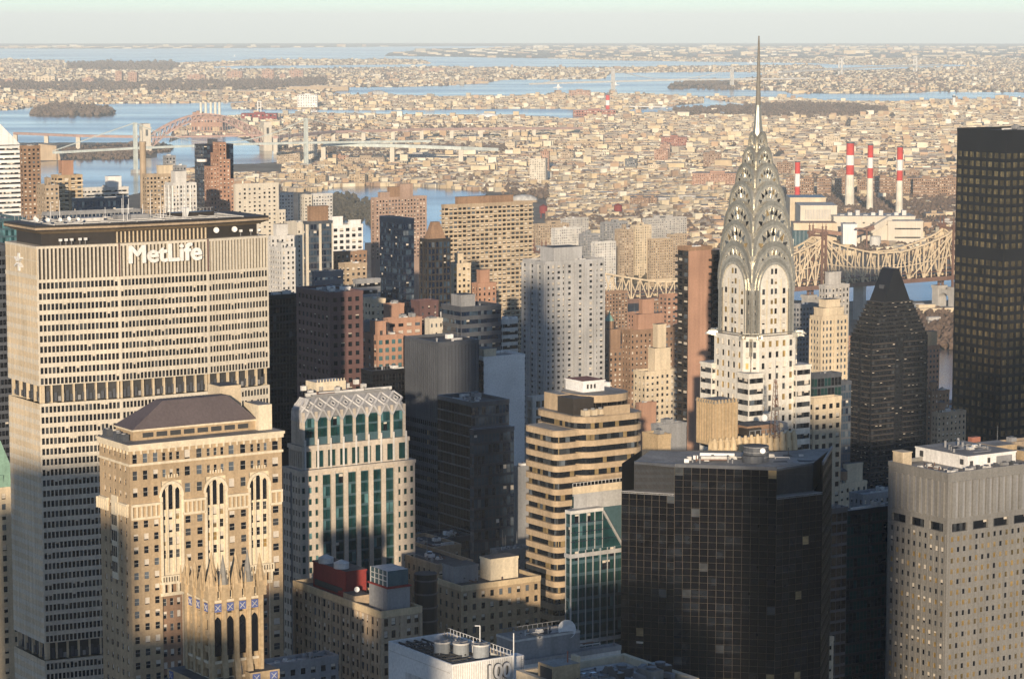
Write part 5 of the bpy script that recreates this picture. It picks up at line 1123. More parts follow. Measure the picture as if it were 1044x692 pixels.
# ------------------------------------------------------------------ the brown brick tower with tall pointed windows
def pointed(b, x, z0, w, h, y, mat, N=6):
    """pointed arch panel on a south wall, standing at depth y"""
    pts = [(x-w/2, y, z0), (x+w/2, y, z0)]; zs = z0+h-w*.95
    for k in range(N+1): t = math.pi/3*k/N; pts.append((x-w/2+w*math.cos(t), y, zs+w*1.05*math.sin(t)))
    for k in range(N-1, -1, -1): t = math.pi/3*k/N; pts.append((x+w/2-w*math.cos(t), y, zs+w*1.05*math.sin(t)))
    b.poly(pts, mat)
def arch_ring(b, x, zs, w, y, th, mat, N=10):
    P = lambda r, t: (x-r*math.cos(t), y, zs+r*1.15*math.sin(t))
    for k in range(N):
        t0, t1 = math.pi*k/N, math.pi*(k+1)/N
        b.poly([P(w/2, t0), P(w/2, t1), P(w/2+th, t1), P(w/2+th, t0)], mat); b.poly([P(w/2+th, t0), P(w/2+th, t1), (P(w/2+th, t1)[0], y+th, P(w/2+th, t1)[2]), (P(w/2+th, t0)[0], y+th, P(w/2+th, t0)[2])], mat)
def gothic_tower():
    root, Ls, Lw, H = place('brick_tower', 'tall brown brick tower with pointed stone windows and a dark hipped roof', 'office tower', 101, 132, 287, 454, 760, maxw=34)
    b = MB(); wins = []; fh = 3.75; wall = 'buff_brick'; tr = 'trim_cream'
    zt = H-1.2
    bays = [Ls*.265, Ls*.555, Ls*.845]; bw = Ls*.135           # centres of the three tall window bays
    z_top = zt; z_c = H-17.5; z_w0 = H-38                       # cornice row, corbel band, foot of the tall windows
    zmin = 40
    # plain bands of the south wall with paired windows between the tall bays
    segs = []; x = 0
    for c in bays: segs.append((x, c-bw/2)); x = c+bw/2
    segs.append((x, Ls))
    for (a, c) in segs:
        n = max(1, int((c-a)/2.6))
        st = dict(k='punch', fh=fh, bay=(c-a)/n, wf=.48, hf=.54, sf=.22, rec=.3, g='home', zmin=zmin)
        facade(b, wins, (a, 0), (1, 0), c-a, 0, z_c-3.4, dict(st), wall)
        facade(b, wins, (a, 0), (1, 0), c-a, z_c, zt, dict(st, fh=4.9), wall)
        b.poly([(a, 0, z_c-3.4), (c, 0, z_c-3.4), (c, 0, z_c), (a, 0, z_c)], wall)
    for c in bays:
        a, e = c-bw/2, c+bw/2
        # recessed bay: stacked windows in three lights
        facade(b, wins, (a, .9), (1, 0), bw, 0, z_w0-3, dict(k='punch', fh=fh, bay=bw/3, wf=.5, hf=.55, sf=.22, rec=.2, g='home', sp='brown_brick', zmin=zmin), 'brown_brick')
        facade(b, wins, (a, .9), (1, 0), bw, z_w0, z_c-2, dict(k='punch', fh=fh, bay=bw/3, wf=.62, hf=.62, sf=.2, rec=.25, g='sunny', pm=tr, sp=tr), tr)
        b.poly([(a, .9, z_c-2), (e, .9, z_c-2), (e, .9, z_c+6.5), (a, .9, z_c+6.5)], tr); b.poly([(a, .9, z_w0-3), (e, .9, z_w0-3), (e, .9, z_w0), (a, .9, z_w0)], tr)
        facade(b, wins, (a, 0), (1, 0), bw, z_c+6.5, zt, dict(k='punch', fh=4.9, bay=bw/3, wf=.5, hf=.45, sf=.25, rec=.3, g='home'), wall)
        for xx in (a, e):
            s = 1 if xx == a else -1
            b.poly([(xx, 0, 0), (xx, .9, 0), (xx, .9, z_c+6.5), (xx, 0, z_c+6.5)][::s], tr)
        b.poly([(a, 0, z_c+6.5), (e, 0, z_c+6.5), (e, .9, z_c+6.5), (a, .9, z_c+6.5)], wall)
    for p, q in (((Ls, 0), (Ls, Lw)), ((Ls, Lw), (0, Lw))): b.poly([(*p, 0), (*q, 0), (*q, zt), (*p, zt)], wall)
    # west wall: five strips, cream central bay
    facade(b, wins, (0, Lw), (0, -1), Lw, 0, zt, dict(k='punch', fh=fh, bay=3.6, wf=.38, hf=.45, sf=.25, rec=.35, g='home', mg=1.5, zmin=zmin), wall)
    b.build('wall', root); emit(root, wins, 'frame_white', 100)
    for c in bays:
        def tall(b):
            for k in (-1, 0, 1):
                x = c+k*bw/3; pointed(b, x, z_c-2, bw*.2, 7.6 if k == 0 else 6.4, .78, 'glass_dark')
            for k in (-1.5, -.5, .5, 1.5): b.box(c+k*bw/3-.22, c+k*bw/3+.22, .35, .9, z_w0, z_c+4, tr)
            arch_ring(b, c, z_c+1.8, bw*.98, -.12, .75, tr)
            for sg in (-1, 1): b.box(c+sg*bw*.5-.4, c+sg*bw*.5+.4, -.3, .3, z_w0-2, z_c+2, tr)
            for k in range(5): b.bar((c+(k-2)*.9, -.2, z_c+7.4), (c+(k-2)*.9, -.2, z_c+8.4), .35, tr)
        part(root, 'pointed_window', tall)
        part(root, 'balcony', lambda b: (b.box(c-bw*.62, c+bw*.62, -1.3, 0, z_w0-3.0, z_w0-2.3, tr), b.box(c-bw*.62, c+bw*.62, -1.3, -1.0, z_w0-.8, z_w0-.4, tr), [b.box(c-bw*.6+i*bw*1.17/9, c-bw*.6+i*bw*1.17/9+.35, -1.3, -1.0, z_w0-2.3, z_w0-.8, tr) for i in range(10)], [b.prism([(x-.3, -1.2), (x+.3, -1.2), (x+.3, 0), (x-.3, 0)], z_w0-5.5, z_w0-3, tr, None, None) for x in (c-bw*.5, c-bw*.2, c+bw*.2, c+bw*.5)], b.box(c-bw*.6, c+bw*.6, -.25, 0, z_w0-6.6, z_w0-5.6, tr)))
    def corbel(b, q):
        for (a, c) in (q,):
            b.box(a+.2, c-.2, -.9, 0, z_c, z_c+.7, tr); n = max(2, int((c-a)/1.5))
            for i in range(n+1):
                x = a+.3+(c-a-.6)*i/n; b.box(x-.2, x+.2, -.6, 0, z_c-3.2, z_c, tr)
            b.box(a+.2, c-.2, -.3, 0, z_c-3.9, z_c-3.2, tr)
    def west(b):
        b.box(-.9, 0, 1, Lw*.30, z_c, z_c+.7, tr); b.box(-.9, 0, Lw*.70, Lw-1, z_c, z_c+.7, tr)
        for i in range(6): b.box(-.6, 0, 1.4+i*1.5, 1.8+i*1.5, z_c-3.2, z_c, tr); b.box(-.6, 0, Lw*.72+i*1.4, Lw*.72+.4+i*1.4, z_c-3.2, z_c, tr)
        b.box(-.35, 0, Lw*.40, Lw*.60, z_w0-2, z_c+2, tr)
        for k in range(3):
            for m in range(4): b.box(-.40, -.36, Lw*.425+k*Lw*.06, Lw*.425+k*Lw*.06+.9, z_w0+m*4.6, z_w0+3+m*4.6, 'glass_dark')
    for q in segs: part(root, 'corbel_band', lambda b: corbel(b, q))
    part(root, 'west_trim', west)
    def corn(b):
        pl = [(0, 0), (Ls, 0), (Ls, Lw), (0, Lw)]
        b.prism(offset(pl, .35), zt-4.6, zt-3.9, tr); b.prism(offset(pl, .45), zt-.2, zt+.9, tr); b.prism(offset(pl, .75), zt+.9, H+.5, tr, 'roof_gravel')
        for i in range(int(Ls/2.2)): b.box(1+i*2.2, 1.5+i*2.2, -.42, 0, zt-1.2, zt-.2, tr)
        for i in range(int(Lw/2.2)): b.box(-.42, 0, 1+i*2.2, 1.5+i*2.2, zt-1.2, zt-.2, tr)
    part(root, 'cornice', corn)
    part(root, 'roof_storey', lambda b: (b.box(4, Ls-4, 6, Lw-3, H+.5, H+3.2, wall), [b.box(7+i*4.4, 10.4+i*4.4, 5.9, 6, H+1.2, H+2.6, 'frame_dark') for i in range(8)], b.box(3.6, Ls-3.6, 5.6, Lw-2.6, H+3.2, H+3.7, tr)))
    hip = part(root, 'hipped_roof', lambda b: b.prism([(3.5, 5.5), (Ls-5, 5.5), (Ls-5, Lw-2.5), (3.5, Lw-2.5)], H+3.7, H+11.0, 'roof_slate', None, [(15, Lw*.44), (Ls-13, Lw*.44), (Ls-13, Lw*.64), (15, Lw*.64)]))
    part(hip, 'roof_vent', lambda b: (b.cyl(11, 8.5, H+4.5, H+7.2, .5, 'roof_white', n=8), b.cyl(32, 11, H+7.0, H+9.4, .5, 'roof_white', n=8)))
    part(root, 'lift_house', lambda b: (b.box(Ls-5.5, Ls-1, 4, 13, H+.5, H+8, 'trim_cream', 'roof_gravel'), b.box(Ls-13, Ls-6, 14, 22, H+.5, H+13, 'limestone', 'roof_dark')))
    for x, y in ((2, 8), (3, 14), (2.5, 20), (1.8, 11)): part(root, 'rooftop_unit', lambda b: (b.box(x-1, x+1, y-1.4, y+1.4, H+.5, H+2.4, 'dark_grey'), b.cyl(x, y, H+2.4, H+2.7, .7, 'mid_grey', n=8)))
gothic_tower()
# ------------------------------------------------------------------ the pinnacled stone tower in front
def pinnacled():
    root, Ls, Lw, H = place('pinnacled_tower', 'slim gold stone tower crowned with sharp pinnacles and blue tile panels', 'office tower', 191, 215, 265, 612, 590, maxw=20)
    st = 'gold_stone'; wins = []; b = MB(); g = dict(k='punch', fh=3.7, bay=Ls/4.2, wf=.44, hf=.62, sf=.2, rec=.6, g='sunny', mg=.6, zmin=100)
    shell(b, wins, [(0, 0), (Ls, 0), (Ls, Lw), (0, Lw)], 0, H, [g, None, None, dict(g, bay=Lw/3)], st); b.build('wall', root)
    part(root, 'roof', lambda q: q.box(-.05, Ls+.05, -.05, Lw+.05, H, H+.4, st, 'roof_dark'))
    emit(root, wins, None, 100)
    xs = [Ls*k/4 for k in range(5)]; ys = [Lw*k/3 for k in range(4)]
    for x in xs:
        part(root, 'pier', lambda q: (q.box(x-.6, x+.6, -.5, 0, 90, H+3.2, st), q.box(x-.35, x+.35, -.75, -.5, 90, H-2, st)))
    for y in ys: part(root, 'pier', lambda q: (q.box(-.5, 0, y-.6, y+.6, 90, H+3.2, st)))
    for x, y, m, h in [(xs[0],0,st,5.6),(xs[1],0,'dirt_pipe',6.6),(xs[2],0,st,5.4),(xs[3],0,'dirt_pipe',7.2),(xs[4],0,st,6),(0,ys[1],st,5),(0,ys[2],st,4.6),(0,ys[3],st,5),(Ls,Lw,st,5),(Ls*.5,Lw,st,5)]:
        def pin(q):
            q.box(x-1.1, x+1.1, y-1.1, y+1.1, H+.4, H+3.8, st); q.cyl(x, y, H+3.8, H+4.8, 1.4, m, 1.15, 8); q.cyl(x, y, H+4.8, H+3.8+h, 1.05, m, .06, 8)
            for a in range(4): cx, cyy = x+1.5*math.cos(a*1.571+.785), y+1.5*math.sin(a*1.571+.785); q.cyl(cx, cyy, H+2.5, H+6.4, .38, st, .05, 5)
        part(root, 'pinnacle', pin)
    part(root, 'crest', lambda q: [(q.box(xs[i]+.9, xs[i+1]-.9, -.3, .5, H+.4, H+3.4, 'trim_cream'), q.box((xs[i]+xs[i+1])/2-.25, (xs[i]+xs[i+1])/2+.25, -.4, -.3, H+.8, H+3.1, 'frame_dark')) for i in range(4)] + [q.box(-.3, .5, ys[i]+.9, ys[i+1]-.9, H+.4, H+3.4, 'trim_cream') for i in range(3)])
    def tile(x, y, z, face):
        def t(q):
            if face: q.box(x-.95, x+.95, y-.16, y, z-.95, z+.95, 'blue_tile'); q.bar((x-.6, y-.18, z-.6), (x+.6, y-.18, z+.6), .28, 'pale_grey', .1); q.bar((x+.6, y-.18, z-.6), (x-.6, y-.18, z+.6), .28, 'pale_grey', .1)
            else: q.box(x-.16, x, y-.95, y+.95, z-.95, z+.95, 'blue_tile'); q.bar((x-.18, y-.6, z-.6), (x-.18, y+.6, z+.6), .28, 'pale_grey', .1); q.bar((x-.18, y+.6, z-.6), (x-.18, y-.6, z+.6), .28, 'pale_grey', .1)
        part(root, 'tile_panel', t)
    for k in range(4): tile((xs[k]+xs[k+1])/2, -.1, H-1.5, True)
    for k in range(3): tile(-.1, (ys[k]+ys[k+1])/2, H-1.5, False)
    part(root, 'arch_window', lambda q: [pointed(q, (xs[k]+xs[k+1])/2, H-12.5, 1.8, 9.0, -.12, 'glass_dark') for k in range(4)])
    part(root, 'string_course', lambda q: [(q.box(-.35, Ls+.2, -.35, .0, z, z+.6, 'trim_cream'), q.box(-.35, 0, -.35, Lw+.2, z, z+.6, 'trim_cream')) for z in (H-.3, H-14.2, H-18)])
    # lower shoulders on both sides
    zs = H-17.5
    for (x0, x1, y0, y1, dz) in ((-3.6, 4.6, -2.2, Lw+3, 0), (Ls-4, Ls+3.2, -2.6, 6, .8), (-3.4, -.0, Lw*.6, Lw+6, -3)):
        b = MB(); w2 = []; s = dict(k='punch', fh=11.5, bay=2.6, wf=.42, hf=.72, sf=.12, rec=.5, g='sunny', mg=.6, zmin=100)
        shell(b, w2, [(x0, y0), (x1, y0), (x1, y1), (x0, y1)], 0, zs+dz-2.2, [s, None, None, s], st); b.box(x0-.15, x1+.15, y0-.15, y1+.15, zs+dz-2.2, zs+dz, st, 'roof_dark'); b.build('shoulder', root); emit(root, w2, None, 12)
        for x in (x0+1.4, x1-1.4): tile(x, y0-.15, zs+dz-1.3, True)
        if x0 < 0: 
            for y in (y0+2, y1-2): tile(x0-.15, y, zs+dz-1.3, False)
    part(root, 'buttress', lambda q: [q.prism([(x-.7, -1.1), (x+.7, -1.1), (x+.7, 0), (x-.7, 0)], 90, [H-16, H-16, H-11, H-11], st) for x in (xs[1], xs[2], xs[3])])
pinnacled()
# ------------------------------------------------------------------ the teal glass tower with the diamond crown
def diamond():
    root, Ls, Lw, H = place('crowned_tower', 'teal glass and beige stone tower with a crown of metal diamonds', 'office tower', 288, 306, 423, 479, 845, maxw=38)
    # H is the top of the outer shaft; steps and crown go up from there
    z1, z2, z3 = H, H+7.5, H+16.2; wall = 'stage_stone'; zmin = 30
    b = MB(); wins = []; fh = 3.7
    cb = Ls*.17
    off = dict(k='punch', fh=fh, bay=cb/3, wf=.48, hf=.5, sf=.25, rec=.3, g='teal', zmin=zmin)
    gl = dict(k='punch', fh=fh, bay=1.35, wf=.93, hf=.80, sf=.12, rec=.12, g='teal', sp='teal_panel', pm='black_metal', zmin=zmin)
    facade(b, wins, (0, 0), (1, 0), cb, 0, z1-1, off, wall); facade(b, wins, (Ls-cb, 0), (1, 0), cb, 0, z1-1, off, wall)
    n = 6; w = (Ls-2*cb)/n
    for i in range(n): facade(b, wins, (cb+i*w+.75, .35), (1, 0), w-1.5, 0, z1-2, gl, 'teal_panel')
    b.poly([(cb, .35, z1-2), (Ls-cb, .35, z1-2), (Ls-cb, .35, z1-1), (cb, .35, z1-1)], wall)
    for i in range(n+1): x = cb+i*w; b.box(x-.75, x+.75, -.3, .4, 0, z1-1, wall)
    facade(b, wins, (0, Lw), (0, -1), 5.5, 0, z1-1, dict(off, bay=1.9), wall); facade(b, wins, (0, 5.5), (0, -1), 5.5, 0, z1-1, dict(off, bay=1.9), wall)
    facade(b, wins, (.3, Lw-5.5), (0, -1), Lw-11, 0, z1-1, dict(gl, g='green', pier=(.6, 1.2, 'mid_grey', 4.5)), 'teal_panel')
    b.poly([(Ls, 0, 0), (Ls, Lw, 0), (Ls, Lw, z1), (Ls, 0, z1)], wall); b.poly([(Ls, Lw, 0), (0, Lw, 0), (0, Lw, z1), (Ls, Lw, z1)], wall)
    b.box(-.25, Ls+.25, -.25, Lw+.25, z1-1, z1, wall, 'roof_gravel'); b.build('wall', root)
    # second stage
    e = 1.5; w2 = []; b = MB(); L2 = Ls-2*e
    facade(b, wins, (e, e), (1, 0), L2, z1, z2-1.3, dict(k='punch', fh=z2-1.3-z1, bay=L2/9, wf=.66, hf=.86, sf=.06, rec=.5, g='teal', pw=1.2), wall)
    facade(b, wins, (e, Lw-e), (0, -1), Lw-2*e, z1, z2-1.3, dict(k='punch', fh=z2-1.3-z1, bay=(Lw-2*e)/6, wf=.66, hf=.86, sf=.06, rec=.5, g='green', pw=1.2), wall)
    b.box(e-.3, Ls-e+.3, e-.3, Lw-e+.3, z2-1.3, z2, wall, 'roof_gravel'); b.box(e+.6, Ls-e, e+.6, Lw-e, z1, z2-1.3, 'black_metal'); b.build('upper_wall', root)
    # third stage: glass bays between posts
    e2 = 2.6; L3 = Ls-2*e2; W3 = Lw-2*e2; N = 8; NW = 5
    b = MB()
    for i in range(N):
        facade(b, wins, (e2+L3*i/N+.4, e2), (1, 0), L3/N-.8, z2, z3, dict(k='punch', fh=3.3, bay=(L3/N-.8)/3, wf=.94, hf=.82, sf=.1, rec=.08, g='teal', sp='teal_panel', pm='black_metal'), 'teal_panel')
    for i in range(NW): facade(b, wins, (e2, Lw-e2-W3*i/NW-.4), (0, -1), W3/NW-.8, z2, z3, dict(k='punch', fh=3.3, bay=(W3/NW-.8)/2, wf=.94, hf=.82, sf=.1, rec=.08, g='green', sp='teal_panel', pm='black_metal'), 'teal_panel')
    b.box(e2+.5, Ls-e2, e2+.5, Lw-e2, z2, z3, 'black_metal'); b.build('glass_stage', root)
    emit(root, wins, None, 100, 'window')
    for i in range(N+1): part(root, 'post', lambda q: (q.box(e2+L3*i/N-.45, e2+L3*i/N+.45, e2-.45, e2+.3, z2, z3+2, wall), q.box(e2+L3*i/N-.3, e2+L3*i/N+.3, e-.4, e-.1, z1, z2+2, 'pale_grey')))
    for i in range(1, NW+1): part(root, 'post', lambda q: q.box(e2-.45, e2+.3, e2+W3*i/NW-.45, e2+W3*i/NW+.45, z2, z3+2, wall))
    # crown: vertical band then a sloping band, faced with diamonds
    zc0, zc1, zc2, ins = z3, z3+2.0, z3+6.6, 3.2
    crn = part(root, 'crown', lambda q: (q.prism([(e2-.1, e2-.1), (Ls-e2, e2-.1), (Ls-e2, Lw-e2), (e2-.1, Lw-e2)], zc0, zc1, 'crown_panel'), q.prism([(e2-.1, e2-.1), (Ls-e2, e2-.1), (Ls-e2, Lw-e2), (e2-.1, Lw-e2)], zc1, zc2, 'crown_panel', 'roof_gravel', [(e2+ins, e2+ins), (Ls-e2-ins, e2+ins), (Ls-e2-ins, Lw-e2-ins), (e2+ins, Lw-e2-ins)])))
    def dia(q, O, U, V, Nn, w, hgt, count, mid):
        for i in range(count):
            c = O+U*(w*(i+.5)); r = [c+V*hgt*.5, c+U*w*.5, c-V*hgt*.5, c-U*w*.5]
            for k in range(4): q.bar(r[k]+Nn*.2, r[(k+1) % 4]+Nn*.2, .72, 'diamond_metal', .5)
            s = .36; rr = [c+V*hgt*.5*s, c+U*w*.5*s, c-V*hgt*.5*s, c-U*w*.5*s]
            for k in range(4): q.bar(rr[k]+Nn*.2, rr[(k+1) % 4]+Nn*.2, .4, 'diamond_metal', .3)
            q.poly([p+Nn*.15 for p in rr], mid)
    sl = math.hypot(ins, zc2-zc1)
    for (O, U, cnt, wd, nin) in ((Vector((e2, e2-.1, 0)), Vector((1, 0, 0)), N, L3/N, Vector((0, 1, 0))), (Vector((e2-.1, Lw-e2, 0)), Vector((0, -1, 0)), NW, W3/NW, Vector((1, 0, 0)))):
        V = (nin*ins+Vector((0, 0, zc2-zc1)))/sl; Nn = (Vector((0, 0, 1))*ins - nin*(zc2-zc1))/sl
        part(crn, 'diamond_lattice', lambda q: dia(q, O+Vector((0, 0, zc1))+V*(sl*.42), U, V, Nn, wd, sl*.86, cnt, 'dark_grey'))
        part(crn, 'chevron_lattice', lambda q: [ (q.bar(O+U*wd*i+Vector((0,0,z3-1.2))-nin*.3, O+U*wd*(i+.5)+Vector((0,0,zc1+.8))-nin*.3, .6, 'diamond_metal', .5), q.bar(O+U*wd*(i+1)+Vector((0,0,z3-1.2))-nin*.3, O+U*wd*(i+.5)+Vector((0,0,zc1+.8))-nin*.3, .6, 'diamond_metal', .5)) for i in range(cnt)])
    zr = zc2; x0, x1, y0, y1 = e2+ins, Ls-e2-ins, e2+ins, Lw-e2-ins
    part(root, 'parapet', lambda q: (q.box(x0-.4, x1+.4, y0-.4, y0+.4, zr, zr+1, 'pale_grey'), q.box(x0-.4, x0+.4, y0+.4, y1, zr, zr+1, 'pale_grey'), q.box(x1-.4, x1+.4, y0+.4, y1, zr, zr+1, 'pale_grey'), q.box(x0-.4, x1+.4, y1, y1+.4, zr, zr+1, 'pale_grey')))
    part(root, 'penthouse', lambda q: (q.box(x0+8, x0+19, y0+8, y0+15, zr, zr+2.9, 'trim_cream', 'roof_pale'), [q.box(x0+8.4+i*1.1, x0+8.7+i*1.1, y0+8, y0+8.3, zr+2.9, zr+3.7, 'trim_cream') for i in range(10)]))
    for i in range(9): x, y = x0+2+((i*37) % 26), y0+2+((i*53) % 17); part(root, 'rooftop_unit', lambda q: (q.box(x, x+1.6, y, y+1.2, zr, zr+1.5, 'pale_grey'), q.cyl(x+.8, y+.6, zr+1.5, zr+1.8, .45, 'dark_grey', n=8)))
    clutter(root, x0+2, x1-2, y0+2, y1-2, zr, 14, 5)
    part(root, 'service_rail', lambda q: [q.box(x0+1.2, x1-1.2, y, y+.25, zr+.02, zr+.5, 'mid_grey') for y in (y0+1.2, y1-1.4)] + [q.box(x, x+.25, y0+1.5, y1-1.4, zr+.02, zr+.5, 'mid_grey') for x in (x0+1.2, x1-1.4)])
diamond()
# ------------------------------------------------------------------ rounded tan tower with ribbon windows
def rounded():
    C = pt(588, 440, 850); H = C.z; root = thing('rounded_tower', 'tan tower of rounded ribbon window storeys stepping up to a curved crown', 'office tower', (C.x, C.y, 0), GA)
    g = togrid(C.x, C.y); FOOT.append((g[0]-2, g[0]+36, g[1]-4, g[1]+32))
    def rr(x0, x1, y0, y1, r, N=6):
        out = []
        for (cx, cyy, a0) in ((x0+r, y0+r, math.pi), (x1-r, y0+r, 1.5*math.pi), (x1-r, y1-r, 0), (x0+r, y1-r, .5*math.pi)):
            out += [(cx+r*math.cos(a0+k*math.pi/2/N), cyy+r*math.sin(a0+k*math.pi/2/N)) for k in range(N+1)]
        return out
    A = rr(-6, 8, 3, 22, 2.5); Bp = rr(1.5, 29, 0.5, 29, 6.5); fh = 3.75
    def stack(pl, ztop, n, zlow, inset=1.0):
        inn = offset(pl, -inset)
        part(root, 'core', lambda b: b.prism(inn, zlow, ztop-.5, 'black_metal'))
        for k in range(n):
            z = ztop-(k+1)*fh+fh*.55
            if z-fh*.55 < zlow: break
            part(root, 'spandrel_band', lambda b: b.prism(pl, z-.15, z+fh*.45, 'sandstone', 'sandstone'))
            w = MB(); m = len(inn)
            for i in range(m):
                p, q = inn[i], inn[(i+1) % m]; W = math.hypot(q[0]-p[0], q[1]-p[1]); t = max(1, int(W/1.5))
                if W < .05: continue
                u = ((q[0]-p[0])/W, (q[1]-p[1])/W)
                for j in range(t):
                    a, c = W*j/t, W*(j+1)/t-.10; d = .06
                    w.poly([(p[0]+u[0]*a+u[1]*d, p[1]+u[1]*a-u[0]*d, z-fh*.55), (p[0]+u[0]*c+u[1]*d, p[1]+u[1]*c-u[0]*d, z-fh*.55), (p[0]+u[0]*c+u[1]*d, p[1]+u[1]*c-u[0]*d, z-.15), (p[0]+u[0]*a+u[1]*d, p[1]+u[1]*a-u[0]*d, z-.15)], GL['office'][pick('office')][0] if rnd.random() < .85 else 'glass_warm')
            w.build('window_band', root)
    zA = H; zB = H+4.0
    stack(A, zA, 40, 30); stack(Bp, zB, 42, 30)
    part(root, 'roof', lambda b: (b.prism(offset(A, -.6), zA-.3, zA+.15, 'sandstone', 'roof_gravel'), b.prism(offset(Bp, -.6), zB-.3, zB+.15, 'sandstone', 'roof_gravel')))
    D = rr(9, 29.0, 7, 27.5, 8.0)
    part(root, 'crown_glass', lambda b: b.prism(offset(D, -.5), zB, zB+3.6, 'glass_black'))
    part(root, 'crown_mullion', lambda b: [b.box(p[0]-.15, p[0]+.15, p[1]-.15, p[1]+.15, zB, zB+3.4, 'bronze_metal') for p in offset(D, -.35)])
    part(root, 'crown_band', lambda b: (b.prism(D, zB+3.3, zB+5.7, 'sandstone', 'roof_gravel'), b.prism(D, zB-.2, zB+1.0, 'sandstone')))
    part(root, 'lift_house', lambda b: (b.box(3.5, 11.5, 7, 16, zB, zB+5.4, 'bronze_metal', 'roof_dark'), b.box(5, 9, 17, 26, zB, zB+5.5, 'sandstone', 'roof_gravel')))
    part(root, 'white_penthouse', lambda b: (b.box(13.5, 22, 16, 26, zB+5.7, zB+9.0, 'roof_white', 'roof_gravel'), b.box(13.2, 22.3, 15.7, 26.3, zB+9.0, zB+9.4, 'roof_white', 'red_brick'), [b.box(15+i*1.4, 15.7+i*1.4, 15.9, 16, zB+6.8, zB+8.2, 'frame_dark') for i in range(3)]))
    for i in range(6): part(root, 'rooftop_unit', lambda b: (b.box(5+i*2.9, 7+i*2.9, 2.6, 5.0, zB+.2, zB+2.0, 'limestone'), b.cyl(6+i*2.9, 3.8, zB+2, zB+2.5, .7, 'mid_grey', n=10)))
    part(root, 'parapet', lambda b: b.prism([(12, 1.6), (22, 1.6), (22, 2.2), (12, 2.2)], zB, zB+3, 'sandstone'))
rounded()
# ------------------------------------------------------------------ teal glass tower with a chamfered shoulder
def chamfered():
    root, Ls, Lw, H = place('chamfered_tower', 'blue teal glass tower with a sloping chamfered shoulder and pale setback storey', 'office tower', 577, 582, 634, 523, 775, maxw=26, maxs=34)
    fh = 3.7; wins = []; b = MB(); g = cur(fh, 1.4, 'teal', zmin=20)
    g2 = dict(g, pier=(.25, .22, 'cool_grey', 2.8), pm='navy_panel', sp='teal_panel'); cut = 7.0
    zc = H-11
    shell(b, wins, [(0, 0), (Ls, 0), (Ls, Lw), (0, Lw)], 0, zc, [g2, None, None, g2], 'navy_panel')
    # above: the corner is cut back along a slope
    facade(b, wins, (0, 0), (1, 0), Ls-cut, zc, H, dict(g2, zmin=0, fh=3.66), 'teal_panel'); facade(b, wins, (0, Lw), (0, -1), Lw, zc, H, dict(g2, zmin=0, fh=3.66), 'teal_panel')
    b.poly([(Ls-cut, 0, zc), (Ls, 0, zc), (Ls-cut, 0, H)], 'glass_teal'); b.poly([(Ls, 0, zc), (Ls, Lw, zc), (Ls-cut, Lw, H), (Ls-cut, 0, H)], 'glass_teal'); b.poly([(Ls, Lw, zc), (0, Lw, zc), (0, Lw, H), (Ls-cut, Lw, H)], 'navy_panel')
    b.box(-.2, Ls-cut+.2, -.2, Lw+.2, H, H+1, 'pale_grey', 'roof_pale'); b.build('wall', root)
    emit(root, wins, None, 100)
    for z in (zc-2, zc-28, zc-54): part(root, 'band', lambda q: (q.box(-.3, Ls+.3, -.4, -.27, z, z+1.2, 'cool_grey'), q.box(-.4, -.27, -.02, Lw+.3, z, z+1.2, 'cool_grey')))
    part(root, 'chamfer_edge', lambda q: (q.bar((Ls-cut, -.2, H), (Ls, -.2, zc), 1.0, 'cool_grey', .5), [q.bar((Ls-cut+cut*k/4, -.1, H-11*k/4), (0, -.1, H-11*k/4), .3, 'navy_panel', .2) for k in range(1, 4)]))
    b = MB(); w2 = []; s = dict(k='punch', fh=4.6, bay=2.2, wf=.84, hf=.74, sf=.13, rec=.2, g='teal')
    shell(b, w2, [(3, 3.5), (Ls+3, 3.5), (Ls+3, Lw), (3, Lw)], 20, H+.5, [dict(g2, sp='teal_panel', pm='teal_panel', zmin=H-30), None, None, {'k': 'blank'}], 'teal_panel'); shell(b, w2, [(3, 3.5), (Ls+3, 3.5), (Ls+3, Lw), (3, Lw)], H+.5, H+5.2, [s, s, None, s], 'cool_grey'); b.box(2.7, Ls+3.3, 3.2, Lw+.3, H+5.2, H+7.4, 'limestone', 'roof_pale'); b.build('setback_storey', root); emit(root, w2, None, 30)
    part(root, 'railing', lambda q: [q.box(3+i*1.3, 3.12+i*1.3, 3.4, 3.52, H+7.4, H+8.3, 'pale_grey') for i in range(int(Ls/1.3))] + [q.box(3, Ls+3, 3.4, 3.52, H+8.3, H+8.42, 'pale_grey')])
chamfered()
